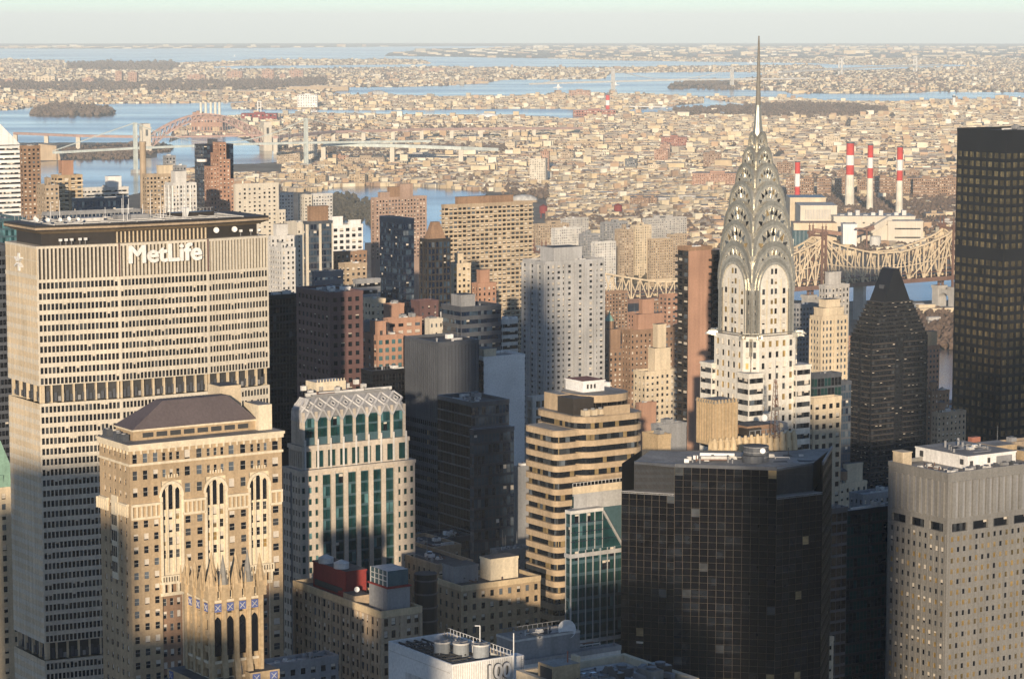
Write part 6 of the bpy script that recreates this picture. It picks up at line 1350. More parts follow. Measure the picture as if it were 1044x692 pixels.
# ------------------------------------------------------------------ dark faceted glass tower
def faceted():
    P = [pt(px, 474, Y) for px, Y in ((634, 768), (688, 763), (792, 757), (839, 766), (848, 795))]
    H = zat(474, 765); C = P[1]; root = thing('faceted_tower', 'black glass tower of angled facets with a notched roofline', 'office tower', (C.x, C.y, 0))
    for p in (P[0], P[2]): g = togrid(p.x, p.y); FOOT.append((g[0]-30, g[0]+45, g[1]-30, g[1]+45))
    L = [(p.x-C.x, p.y-C.y) for p in P]; back = [(L[4][0]-20, L[4][1]-5), (L[0][0]+7, L[0][1]+25)]
    pl = L+back; fh = 3.95; zl = H-8.2
    st = dict(k='punch', fh=fh, bay=2.35, wf=.95, hf=.60, sf=.34, rec=.05, g='black', sp='glass_black', pm='black_metal', zmin=10)
    wins = []; b = MB()
    # front facet runs full height; the two side facets stop at a shelf with a plain recessed wall above
    hts = [zl, H, zl, H, H, H, H]
    for i in range(len(pl)):
        p, q = pl[i], pl[(i+1) % len(pl)]; W = math.hypot(q[0]-p[0], q[1]-p[1]); u = ((q[0]-p[0])/W, (q[1]-p[1])/W)
        facade(b, wins, p, u, W, 0, hts[i], st if i < 4 else {'k': 'blank'}, 'glass_black' if i < 4 else 'black_metal')
    inn = offset(pl, -3.0)
    b.prism(inn, zl-.5, H-.4, 'dark_grey'); b.build('wall', root)
    emit(root, wins, None, 100)
    def cage(b):                               # fine metal grid that catches the sun
        for i in range(4):
            p, q = pl[i], pl[(i+1) % len(pl)]; W = math.hypot(q[0]-p[0], q[1]-p[1]); u = Vector(((q[0]-p[0])/W, (q[1]-p[1])/W, 0)); n = Vector((u.y, -u.x, 0)); k = int(round(W/2.35))
            for j in range(k+1):
                o = Vector((p[0], p[1], 0))+u*(W*j/k)+n*.08; b.bar((o.x, o.y, 20), (o.x, o.y, hts[i]), .075, 'bronze_frame')
            r = 0
            while hts[i]-r*fh/2 > 25:
                z = hts[i]-r*fh/2; a = Vector((p[0], p[1], z))+n*.08; c = Vector((q[0], q[1], z))+n*.08; b.bar(a, c, .06, 'bronze_frame'); r += 1
    part(root, 'mullion_grid', cage)
    for i in (0, 2):
        part(root, 'shelf', lambda b: b.prism([pl[i], pl[i+1], inn[i+1], inn[i]], zl-.4, zl+.25, 'mid_grey', 'roof_gravel'))
        part(root, 'recess_wall', lambda b: b.prism([inn[i], inn[i+1], (inn[i+1][0], inn[i+1][1]+1), (inn[i][0], inn[i][1]+1)], zl+.25, H+.3, 'bronze_metal'))
    part(root, 'roof', lambda b: (b.prism(offset(pl, -.3)[1:3]+[inn[3], pl[4], inn[5], inn[6], inn[0]], H-.4, H+.2, 'dark_grey', 'roof_gravel'), 0))
    for i in (1, 3): part(root, 'parapet', lambda b: b.bar((*pl[i], H+.3), (*pl[i+1], H+.3), .5, 'dark_grey', 1.0))
    x0, y0 = L[1]
    part(root, 'cooling_drum', lambda b: (b.cyl(x0+24, y0+9, H, H+4.6, 3.7, 'dark_grey', n=20, top='roof_dark'), b.cyl(x0+23, y0+6.5, H, H+2.2, 3.2, 'dark_grey', n=20, top='roof_dark'), [b.cyl(x0+24, y0+9, H+z, H+z+.15, 3.8, 'mid_grey', n=20) for z in (1.4, 2.9, 4.4)]))
    clutter(root, x0+2, x0+22, y0+3, y0+15, H+.2, 14, 8); clutter(root, x0+27, x0+40, y0+4, y0+20, H+.2, 8, 9)
    part(root, 'satellite_dish', lambda b: b.dish((x0+25.6, y0+5.2, H+3.6), .8, (0, -1, .2), 'roof_white'))
    part(root, 'duct', lambda b: (b.cyl(x0+5, y0+10, H+1.5, H+1.6, .1, 'pale_grey'), b.bar((x0+8, y0+12, H+1.6), (x0+18, y0+11, H+1.6), .8, 'roof_white'), b.bar((x0+8, y0+8, H+1.1), (x0+15.5, y0+8, H+1.1), 1.1, 'pale_grey')))
    for i in range(7): part(root, 'rooftop_unit', lambda b: (b.box(x0+3+(i*29 % 12), x0+4.4+(i*29 % 12), y0+5+(i*17 % 9), y0+6.2+(i*17 % 9), H, H+1.3, ['roof_white', 'mid_grey', 'pale_grey'][i % 3]), b.box(x0+3.2+(i*29 % 12), x0+4+(i*29 % 12), y0+5.2+(i*17 % 9), y0+6+(i*17 % 9), H+1.3, H+1.6, 'dark_grey')))
    part(root, 'roof_pole', lambda b: [b.cyl(x, y, H, H+3, .12, 'frame_dark', n=5) for x, y in ((x0+28, y0+12), (x0+34, y0+15))])
surf('bronze_frame', (.065, .05, .028), rough=.5, metal=.2, streak=0)
faceted()
# ------------------------------------------------------------------ scalloped stone crown in front of the steel spire
def scalloped():
    root, Ls, Lw, H = place('buttressed_tower', 'tan stone tower top ringed with rounded buttresses below the steel spire', 'office tower', 722, 726, 813, 447, 830, maxw=24, maxs=40)
    st = 'buff_stone'
    def ring(b):
        b.box(0, Ls, 0, Lw, 0, H-3.0, st); b.box(.8, Ls-.8, .8, Lw-.8, H-3.0, H-.6, st, 'roof_dark')
    part(root, 'wall', ring)
    n = 14
    for i in range(n):
        x = Ls*(i+.5)/n
        part(root, 'buttress', lambda b: (b.cyl(x, -.1, 90, H-4.5, Ls/n*.42, st, n=10), b.cyl(x, .1, H-4.5, H-1.2, Ls/n*.42, st, Ls/n*.36, n=10), b.cyl(x, .3, H-1.2, H+.2, Ls/n*.36, st, Ls/n*.15, n=10)))
    for i in range(7):
        y = Lw*(i+.5)/7; part(root, 'buttress', lambda b: (b.cyl(-.1, y, 90, H-4.5, Lw/7*.36, st, n=10), b.cyl(.1, y, H-4.5, H-1.2, Lw/7*.36, st, Lw/7*.3, n=10), b.cyl(.3, y, H-1.2, H+.2, Lw/7*.3, st, Lw/7*.12, n=10)))
    T = pt(735, 441, 842); z1 = zat(405, 842)
    def block(b):
        g0 = (3, 8); b.box(4.5, 14, 5, 14, H-3, z1-1, 'gold_stone', 'roof_dark')
        for i in range(7): b.box(4.6+i*1.35, 5.2+i*1.35, 4.6, 5, H-2, z1+.2, 'gold_stone')
        for i in range(7): b.box(4.1, 4.5, 5.2+i*1.3, 5.8+i*1.3, H-2, z1+.2, 'gold_stone')
        b.box(4.2, 14.2, 4.7, 14.2, z1-1.0, z1-.3, 'dirt_pipe')
    part(root, 'upper_block', block)
    part(root, 'roof_clutter', lambda b: (b.box(17, 28, 4, 13, H-.6, H+2.2, 'brown_brick', 'roof_dark'), b.box(16, 22, 3, 7, H-.6, H+1.6, 'bronze_metal'), b.dish((23, 3.2, H+4.6), 1.1, (-.2, -1, .2), 'roof_white'), b.dish((29, 2.6, H+1.5), 1.2, (.1, -1, .1), 'limestone'), b.box(29, 35, 6, 12, H-.6, H+1.8, 'mid_grey'), [b.box(16+i*2.2, 16.2+i*2.2, 1.5, 1.7, H-.6, H+1.2, 'mid_grey') for i in range(8)], b.box(16, 33, 1.5, 1.65, H+1.1, H+1.25, 'mid_grey')))
    mx = pt(790, 445, 838); q = (mx-Vector(root.location)); c, s = math.cos(-GA), math.sin(-GA); lx, ly = q.x*c-q.y*s, q.x*s+q.y*c; zt = zat(366, 838)
    def mast(b):
        for dx, dy in ((-.7, -.7), (.7, -.7), (.7, .7), (-.7, .7)): b.bar((lx+dx*1.6, ly+dy*1.6, H-.6), (lx+dx*.4, ly+dy*.4, zt-6), .15, 'bridge_brown')
        k = 0; z = H-.4
        while z < zt-7:
            f = 1.6-1.2*(z-H)/(zt-6-H); m = 'bridge_brown' if int(k/3) % 2 == 0 else 'mid_grey'
            b.bar((lx-.7*f, ly-.7*f, z), (lx+.7*f, ly-.7*f, z+1.3), .10, m); b.bar((lx+.7*f, ly-.7*f, z), (lx-.7*f, ly-.7*f, z+1.3), .10, m); b.bar((lx-.7*f, ly-.7*f, z), (lx-.7*f, ly+.7*f, z+1.3), .10, m); b.bar((lx-.7*f, ly-.7*f, z), (lx+.7*f, ly-.7*f, z), .14, m); z += 1.4; k += 1
        b.cyl(lx, ly, zt-6, zt, .12, 'mid_grey', .05, 6); b.box(lx-1.6, lx+1.6, ly-.9, ly-.5, H+8.2, H+9.2, 'dirt_pipe')
    part(root, 'antenna_mast', mast)
scalloped()
# ------------------------------------------------------------------ the steel crowned tower
def steel_spire():
    Y = 935; C = pt(770.5, 340, Y); root = thing('spired_tower', 'white brick tower with a steel sunburst crown and needle spire', 'skyscraper', (C.x, C.y, 0), GA)
    g = togrid(C.x, C.y); FOOT.append((g[0]-17, g[0]+17, g[1]-17, g[1]+17))
    Z = lambda py: zat(py, Y-8)
    wb = 'white_brick'; SD, ST = 'steel_dark', 'steel'
    rot = [Matrix.Rotation(k*math.pi/2, 4, 'Z') for k in range(4)]            # 0: south face, then east, north, west
    # --- lower block with notched corners
    h1, h2 = 13.4, 11
    z_e = Z(344); z_l = Z(369)
    b = MB(); wins = []
    # twelve sided cross: broad faces reach to the eagles, corner pieces stop lower
    a, c = h1, 8.0
    up = [(-c, -a+1.4), (c, -a+1.4), (c+2.2, -a+3.6), (a-3.6, -c-2.2), (a-1.4, -c), (a-1.4, c), (a-3.6, c+2.2), (c+2.2, a-3.6), (c, a-1.4), (-c, a-1.4), (-c-2.2, a-3.6), (-a+3.6, c+2.2), (-a+1.4, c), (-a+1.4, -c), (-a+3.6, -c-2.2), (-c-2.2, -a+3.6)]
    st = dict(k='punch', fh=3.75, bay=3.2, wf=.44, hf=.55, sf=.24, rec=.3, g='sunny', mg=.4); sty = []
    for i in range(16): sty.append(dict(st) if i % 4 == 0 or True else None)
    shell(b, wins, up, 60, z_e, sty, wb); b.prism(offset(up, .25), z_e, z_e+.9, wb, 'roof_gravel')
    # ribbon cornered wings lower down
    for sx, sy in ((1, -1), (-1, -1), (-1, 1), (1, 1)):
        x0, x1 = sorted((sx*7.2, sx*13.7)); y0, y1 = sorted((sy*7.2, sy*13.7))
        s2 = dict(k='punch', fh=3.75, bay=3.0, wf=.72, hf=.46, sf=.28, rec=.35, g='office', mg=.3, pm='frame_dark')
        x0, x1 = (x0, x1)
        shell(b, wins, [(x0, y0), (x1, y0), (x1, y1), (x0, y1)], 60, z_l-2 if (sx, sy) != (-1, -1) else z_l-3.5, [s2]*4, wb); zz = z_l-2 if (sx, sy) != (-1, -1) else z_l-3.5
        b.box(x0-.2, x1+.2, y0-.2, y1+.2, zz, zz+.8, wb, 'roof_pale')
    b.prism([(-15, -15), (15, -15), (15, 15), (-15, 15)], -1, 60, wb)
    b.build('wall', root)
    # --- shaft with arched white panels between steel corners
    s = 9.35; zs0 = z_e; z_sp = Z(292); z_ar = Z(269.5)
    b = MB()
    b.prism([(-s, -s), (s, -s), (s, s), (-s, s)], zs0, z_sp, ST)
    b.build('shaft', root)
    def arch_pts(h, z0, zs, zt, N=14): 
        return [(h, z0)]+[(h*math.cos(math.pi*k/N), zs+(zt-zs)*math.sin(math.pi*k/N)) for k in range(N+1)]+[(-h, z0)]
    for k in range(4):
        Rm = rot[k]; pn = MB(); wl = []
        T = lambda x, y, z: tuple(Rm @ Vector((x, y, z)))
        pts = arch_pts(6.3, zs0, z_sp-1.0, z_ar); pn.poly([T(x, -s-.35, z) for x, z in pts[::-1]], wb)
        for i in range(len(pts)-1): (x0, z0), (x1, z1) = pts[i], pts[i+1]; pn.poly([T(x0, -s-.35, z0), T(x0, -s+.05, z0), T(x1, -s+.05, z1), T(x1, -s-.35, z1)], wb)
        for xx in (-3.1, 3.1, -5.9, 5.9): pn.poly([T(xx-.25, -s-.55, zs0), T(xx+.25, -s-.55, zs0), T(xx+.25, -s-.55, z_sp+(2.5 if abs(xx) < 4 else -2)), T(xx-.25, -s-.55, z_sp+(2.5 if abs(xx) < 4 else -2))], 'trim_cream')
        pn.build('arched_panel', root)
        z = zs0+1.3; u = Rm @ Vector((1, 0, 0)); n = Rm @ Vector((0, -1, 0))
        while z < z_ar-3:
            for x in (-4.5, -.85, .85, 4.5):
                if abs(x) > 3 and z > z_sp-.5: continue
                p = Rm @ Vector((x, -s-.42, z)); wins.append((p.x, p.y, z, u.x, u.y, 1.0 if abs(x) < 3 else 1.15, 1.9, 'sunny', 0))
            z += 3.45
        for sx in (-1, 1):                                       # windows in the steel side strips
            z = zs0+1.3
            while z < z_sp+2:
                p = Rm @ Vector((sx*7.6, -s-.06, z)); wins.append((p.x, p.y, z, u.x, u.y, .85, 1.7, 'office', 0)); z += 3.45
        rim = MB()                                               # two stepped steel rims round the arch
        for (h0, h1_, d, m) in ((6.3, 7.0, .9, ST), (7.0, 8.1, .55, SD), (8.1, 9.0, .25, ST)):
            N = 16
            for i in range(N):
                t0, t1 = math.pi*i/N, math.pi*(i+1)/N; q = lambda h, t: (h*math.cos(t), z_sp-1+(z_ar-z_sp+1)*(h/6.3)**.9*math.sin(t))
                A, B2, C2, D2 = q(h0, t0), q(h1_, t0), q(h1_, t1), q(h0, t1)
                rim.poly([T(A[0], -s-d, A[1]), T(B2[0], -s-d, B2[1]), T(C2[0], -s-d, C2[1]), T(D2[0], -s-d, D2[1])], m)
                rim.poly([T(B2[0], -s-d, B2[1]), T(B2[0], -s+.3, B2[1]), T(C2[0], -s+.3, C2[1]), T(C2[0], -s-d, C2[1])], m); rim.poly([T(D2[0], -s-d, D2[1]), T(D2[0], -s, D2[1]), T(A[0], -s, A[1]), T(A[0], -s-d, A[1])], m)
            for sx in (-1, 1): rim.poly([T(sx*h0, -s-d, zs0), T(sx*h1_, -s-d, zs0), T(sx*h1_, -s-d, z_sp-1), T(sx*h0, -s-d, z_sp-1)][::sx], m)
        rim.build('arch_rim', root)
    emit(root, wins, None, 100)
    # --- crown: crossed barrel vaults, each smaller and higher
    tiers = [(9.25, z_sp-2, Z(287), Z(247)), (8.8, Z(278), Z(260), Z(226)), (7.9, Z(256), Z(237), Z(206)), (6.7, Z(234), Z(214), Z(186)), (5.2, Z(211), Z(192), Z(167.5)), (3.6, Z(190), Z(174), Z(151)), (2.2, Z(172), Z(157), Z(136))]
    for ti, (h, z0, zs, zt) in enumerate(tiers):
        def vault(b):
            N = 18; prof = [(h, z0)]+[(h*math.cos(math.pi*i/N), zs+(zt-zs)*math.sin(math.pi*i/N)**.92) for i in range(N+1)]+[(-h, z0)]
            for k in (0, 1):
                Rm = rot[k]; T = lambda x, y, z: tuple(Rm @ Vector((x, y, z))); d = h+.05+.02*k
                for sg in (-1, 1): b.poly([T(x, sg*d, z) for x, z in (prof if sg > 0 else prof[::-1])], ST)
                for i in range(len(prof)-1): (x0, y0), (x1, y1) = prof[i], prof[i+1]; b.poly([T(x0, -d, y0), T(x0, d, y0), T(x1, d, y1), T(x1, -d, y1)], SD)
        vt = part(root, 'crown_vault', vault)
        for k in range(4):
            Rm = rot[k]; T = lambda x, y, z: tuple(Rm @ Vector((x, y, z)))
            def rim(b):
                N = 18; d = h+.07
                q = lambda f, t: (h*f*math.cos(t), zs+(zt-zs)*f*max(0, math.sin(t))**.92)
                for (f0, f1, dd, m) in ((.90, 1.03, .40, SD), (.80, .90, .18, ST)):
                    for i in range(N):
                        t0, t1 = math.pi*i/N, math.pi*(i+1)/N; A, B2, C2, D2 = q(f0, t0), q(f1, t0), q(f1, t1), q(f0, t1)
                        b.poly([T(A[0], -d-dd, A[1]), T(B2[0], -d-dd, B2[1]), T(C2[0], -d-dd, C2[1]), T(D2[0], -d-dd, D2[1])], m)
                        b.poly([T(B2[0], -d-dd, B2[1]), T(B2[0], -d+.5, B2[1]), T(C2[0], -d+.5, C2[1]), T(C2[0], -d-dd, C2[1])], m); b.poly([T(D2[0], -d-dd, D2[1]), T(D2[0], -d, D2[1]), T(A[0], -d, A[1]), T(A[0], -d-dd, A[1])], m)
                nt = 7 if ti < 5 else 5                            # sunburst flutes between the triangles
                for i in range(nt+1):
                    t = math.pi*(.08+.84*i/nt); A = q(.42, t); B2 = q(.82, t); b.bar(T(A[0], -d-.1, A[1]), T(B2[0], -d-.1, B2[1]), .22, ST, .3)
            part(vt, 'arch_rim', rim)
            nt = 7 if ti < 5 else 5
            for i in range(nt):
                def tri(b):
                    d = h+.16; dt = .84/nt*.40; tc = .08+.84*(i+.5)/nt
                    q = lambda f, t: (h*f*math.cos(math.pi*t), zs+(zt-zs)*f*math.sin(math.pi*t)**.92)
                    A, B2, C2 = q(.58, tc-dt*1.25), q(.58, tc+dt*1.25), q(.86, tc)
                    b.poly([T(A[0], -d, A[1]), T(C2[0], -d, C2[1]), T(B2[0], -d, B2[1])], ['glass_dark', 'glass_grey', 'glass_sky', 'glass_dark', 'glass_warm'][(i*3+ti+k) % 5])  # paler panes paint bright glints into the crown
                    for (p, r_) in ((A, C2), (B2, C2), (A, B2)): b.bar(T(p[0], -d-.05, p[1]), T(r_[0], -d-.05, r_[1]), .13, ST)
                if ti*4*7 < 300 and (k in (0, 3)): part(vt, 'triangle_window', tri)
        # ribs on the groins
        [part(vt, 'groin_rib', lambda b: b.bar((sx*h*1.0, sy*h*1.0, z0), (sx*h*1.0, sy*h*1.0, zs+(zt-zs)*.12), .55, ST)) for sx in (-1, 1) for sy in (-1, 1)]
    zt1 = Z(150); zn0, zn1, zn2 = Z(172), Z(110), Z(37)
    def needle(b):
        b.cyl(0, 0, Z(165), Z(150), 3.4, ST, 2.7, 8, a0=.39); b.cyl(0, 0, Z(150), Z(130), 2.6, SD, 1.55, 8, a0=.39); b.cyl(0, 0, Z(130), zn1, 1.5, SD, .95, 8, a0=.39); b.cyl(0, 0, zn1, Z(108), 1.05, SD, .9, 8, a0=.39); b.cyl(0, 0, Z(108), Z(70), .9, 'dirt_pipe', .6, 8, a0=.39); b.cyl(0, 0, Z(70), zn2, .6, 'dirt_pipe', .26, 8, a0=.39)
        for k in range(4): a_ = k*math.pi/2+math.pi/4; b.bar((2.5*math.cos(a_), 2.5*math.sin(a_), zn0), (.7*math.cos(a_), .7*math.sin(a_), zn1), .3, ST)
    part(root, 'spire', needle)
    part(root, 'spire_fin', lambda b: [b.prism([(x*math.cos(t)-.12*math.sin(t), x*math.sin(t)+.12*math.cos(t)) for x in (1.6, 2.4)]+[(x*math.cos(t)+.12*math.sin(t), x*math.sin(t)-.12*math.cos(t)) for x in (2.4, 1.6)], Z(168), Z(140), ST) for t in (0, 1.571, 3.142, 4.712)])
    # --- eagles leaning out of the corners
    def eagle(x, y, ang):
        c_, s_ = math.cos(ang), math.sin(ang); e = MB()
        def Pn(f, w, z): f, w, z = f*.75, w*.75, z*.75; return (x+c_*f-s_*w, y+s_*f+c_*w, z_e+z)
        secs = [(-1.5, .95, .1, 1.9), (1.0, .85, .3, 1.8), (2.6, .75, .5, 1.7), (3.5, .6, .55, 1.5), (4.3, .2, .2, .8)]
        for (f0, w0, a0, b0), (f1, w1, a1, b1) in zip(secs[:-1], secs[1:]):
            A = [Pn(f0, -w0, a0), Pn(f0, w0, a0), Pn(f0, w0, b0), Pn(f0, -w0, b0)]; B2 = [Pn(f1, -w1, a1), Pn(f1, w1, a1), Pn(f1, w1, b1), Pn(f1, -w1, b1)]
            for i in range(4): j = (i+1) % 4; e.poly([A[i], A[j], B2[j], B2[i]], ST)
        e.poly([Pn(4.3, -.2, .2), Pn(4.3, .2, .2), Pn(4.3, .2, .8), Pn(4.3, -.2, .8)], ST); e.bar(Pn(-1, 0, 1.9), Pn(2.8, 0, 1.85), .5, SD)
        for w in (-1.2, 1.2): e.bar(Pn(-1.2, w, .4), Pn(1.6, w*.8, 1.0), .5, SD, 1.2)
        e.build('eagle', root)
    for x, y in up[::1]:
        pass
    for i in (0, 1, 4, 5, 8, 9, 12, 13):
        x, y = up[i]; eagle(x, y, math.atan2(y, x) if i else math.atan2(y, x))
    part(root, 'terrace_rail', lambda b: [b.bar((x0, y0, z_e+1.9), (x1, y1, z_e+1.9), .2, SD) for (x0, y0), (x1, y1) in zip(up, up[1:]+up[:1])])
    for x, y in (up[15], up[14], up[2], up[3]): part(root, 'corner_notch', lambda b: b.bar((x*.985, y*.985, z_e-6), (x*.985, y*.985, z_e+.2), .7, SD))
steel_spire()
# ------------------------------------------------------------------ black stepped tower with a wedge roof
def wedge():
    root, Ls, Lw, H = place('wedge_tower', 'black tower widening in steps below a sharp wedge shaped roof', 'apartment tower', 867, 889, 946, 345, 1480, maxw=34)
    b = MB(); wins = []; s = dict(k='punch', fh=3.0, bay=3.0, wf=.62, hf=.5, sf=.3, rec=.3, g='slab', zmin=60, ledge=(.8, .35, 'bronze_light', (0, .56), (.40, .94)))
    shell(b, wins, [(0, 0), (Ls, 0), (Ls, Lw), (0, Lw)], 0, H, [s, None, None, s], 'black_metal'); b.build('wall', root)
    ztop = zat(307, 1490); n = 9; cx0, cx1 = Ls*.26, Ls*.74
    for k in range(n):
        t0 = (k+.6)/(n+.6); z0, z1 = H+(ztop-H)*k/n, H+(ztop-H)*(k+1)/n; e = t0*Ls*.26; f = t0*Lw*.16
        def st_(b):
            w = []; shell(b, w, [(e, f), (Ls-e, f), (Ls-e, Lw-f), (e, Lw-f)], z0, z1-.35, [dict(s, fh=z1-z0-.4, zmin=0, ledge=(.01, .1, 'bronze_metal', (), ())), None, None, dict(s, fh=z1-z0-.4, zmin=0, ledge=(.01, .1, 'bronze_metal', (), ()))], 'black_metal'); b.box(e-.5, Ls-e+.5, f-.5, Lw-f+.5, z1-.35, z1, 'bronze_metal', 'roof_dark'); wins.extend(w)
        part(root, 'stepped_storey', st_)
    emit(root, wins, None, 100)
    zr = zat(274, 1490); e, f = Ls*.27, Lw*.16
    part(root, 'wedge_roof', lambda b: (b.prism([(e, f), (Ls-e, f), (Ls-e, Lw-f), (e, Lw-f)], ztop, zr, 'black_metal', None, [(Ls*.46, f+1), (Ls*.54, f+1), (Ls*.54, Lw-f-1), (Ls*.46, Lw-f-1)]), b.bar((Ls*.5, f+1, zr), (Ls*.5, Lw-f-1, zr), 1.6, 'dark_grey', .6)))
    part(root, 'roof_hatch', lambda b: b.box(e+3.0, e+4.5, Lw*.4, Lw*.6, ztop+4, ztop+9, 'dark_grey'))
wedge()
# ------------------------------------------------------------------ ribbed grey metal panelled tower
def ribbed():
    root, Ls, Lw, H = place('panelled_tower', 'broad grey metal panelled tower with ribbed top and white rooftop house', 'office tower', 906, 967, 1075, 481, 880, maxw=70, maxs=80)
    w = 'aluminium'; zt = H-1.2; z1 = zt-15.5; z2 = z1-4.0; wins = []; b = MB()
    s = dict(k='punch', fh=3.62, bay=2.75, wf=.40, hf=.46, sf=.27, rec=.16, mg=.9, zmin=20)
    S, Wt = dict(s, g='gold'), dict(s, g='sunny')
    pl = [(0, 0), (Ls, 0), (Ls, Lw), (0, Lw)]
    shell(b, wins, pl, 0, z2, [S, None, None, Wt], w)
    sl = lambda n: dict(k='punch', fh=z1-z2, bay=n, wf=.74, hf=.70, sf=.15, rec=.9, g='slab', pw=1.5, mg=.9)
    shell(b, wins, pl, z2, z1, [sl(8.9), None, None, sl(8.2)], w)
    shell(b, wins, pl, z1, zt, [None]*4, w); b.build('wall', root); emit(root, wins, None, 100)
    def ribs(b):
        n = int(Ls/3.1)
        for i in range(n): x = 1.6+(Ls-3)*i/n; b.box(x, x+1.5, -.5, -.01, z1+1.5, zt-2, w); b.box(x+1.55, x+2.7, -.12, -.01, z1+1.2, zt-2.4, 'mid_grey')
        n = int(Lw/3.1)
        for i in range(n): y = 1.6+(Lw-3)*i/n; b.box(-.5, -.01, y, y+1.5, z1+1.5, zt-2, w); b.box(-.12, -.01, y+1.55, y+2.7, z1+1.2, zt-2.4, 'mid_grey')
    part(root, 'rib_band', ribs)
    part(root, 'panel_rib', lambda b: [b.box(x-.10, x+.10, -.16, -.003, 20, z2, w) for x in [.9+(Ls-1.8)*i/round((Ls-1.8)/2.75) for i in range(round((Ls-1.8)/2.75)+1)]] + [b.box(-.16, -.003, y-.10, y+.10, 20, z2, w) for y in [.9+(Lw-1.8)*i/round((Lw-1.8)/2.75) for i in range(round((Lw-1.8)/2.75)+1)]])
    roof(root, pl, zt, 'roof_gravel', 1.2, w)
    part(root, 'rooftop_house', lambda b: (b.box(15, 37, 7, 33, zt, zt+4.0, 'white_paint', 'roof_gravel'), b.box(14.8, 37.2, 6.8, 33.2, zt+4.0, zt+4.5, 'white_paint', 'roof_gravel'), b.box(24, 25, 6.7, 7, zt+1.5, zt+3.2, 'frame_dark'), b.box(16, 17.2, 6.7, 7, zt+.2, zt+2.8, 'frame_dark'), b.box(28, 35, 6.7, 7, zt+.5, zt+3.4, 'mid_grey'), b.box(14.7, 15, 9, 10.5, zt+1.4, zt+3.2, 'frame_dark'), b.box(14.7, 15, 29, 30.5, zt+1.4, zt+3.4, 'frame_dark')))
    part(root, 'roof_tower', lambda b: (b.box(1, 5, Lw-6, Lw-1, zt, zt+4.4, 'limestone', 'roof_gravel'), b.box(.8, 5.2, Lw-6.2, Lw-.8, zt+4.4, zt+4.8, 'limestone')))
    clutter(root, 2, Ls-2, 1.5, 6.5, zt, 12, 2); clutter(root, 2, 14, 8, Lw-8, zt, 12, 12); clutter(root, 16, 36, 8, 32, zt+4.5, 12, 13)
    part(root, 'gold_wall', lambda b: (b.box(40, 50, 20, 30, zt, zt+4, 'gold_stone', 'roof_gravel'), b.box(44, 60, 8, 14, zt, zt+3.2, 'gold_stone', 'roof_gravel'), b.box(42, 46, 34, 36, zt, zt+5, 'red_brick')))
    for i in range(9): part(root, 'rooftop_unit', lambda b: (b.box(3+(i*13 % 31), 5+(i*13 % 31), 2+(i*7 % 3), 4+(i*7 % 3), zt, zt+1.4, ['pale_grey', 'dark_grey', 'mid_grey'][i % 3]), b.cyl(4+(i*13 % 31), 3+(i*7 % 3), zt+1.4, zt+1.8, .6, 'dark_grey', n=8)))
    for i in range(7): part(root, 'vent', lambda b: b.cyl(17+i*2.6, 16+(i*5 % 13), zt+4.5, zt+5.7+(i % 3)*.5, .45, 'mid_grey', n=8))
ribbed()
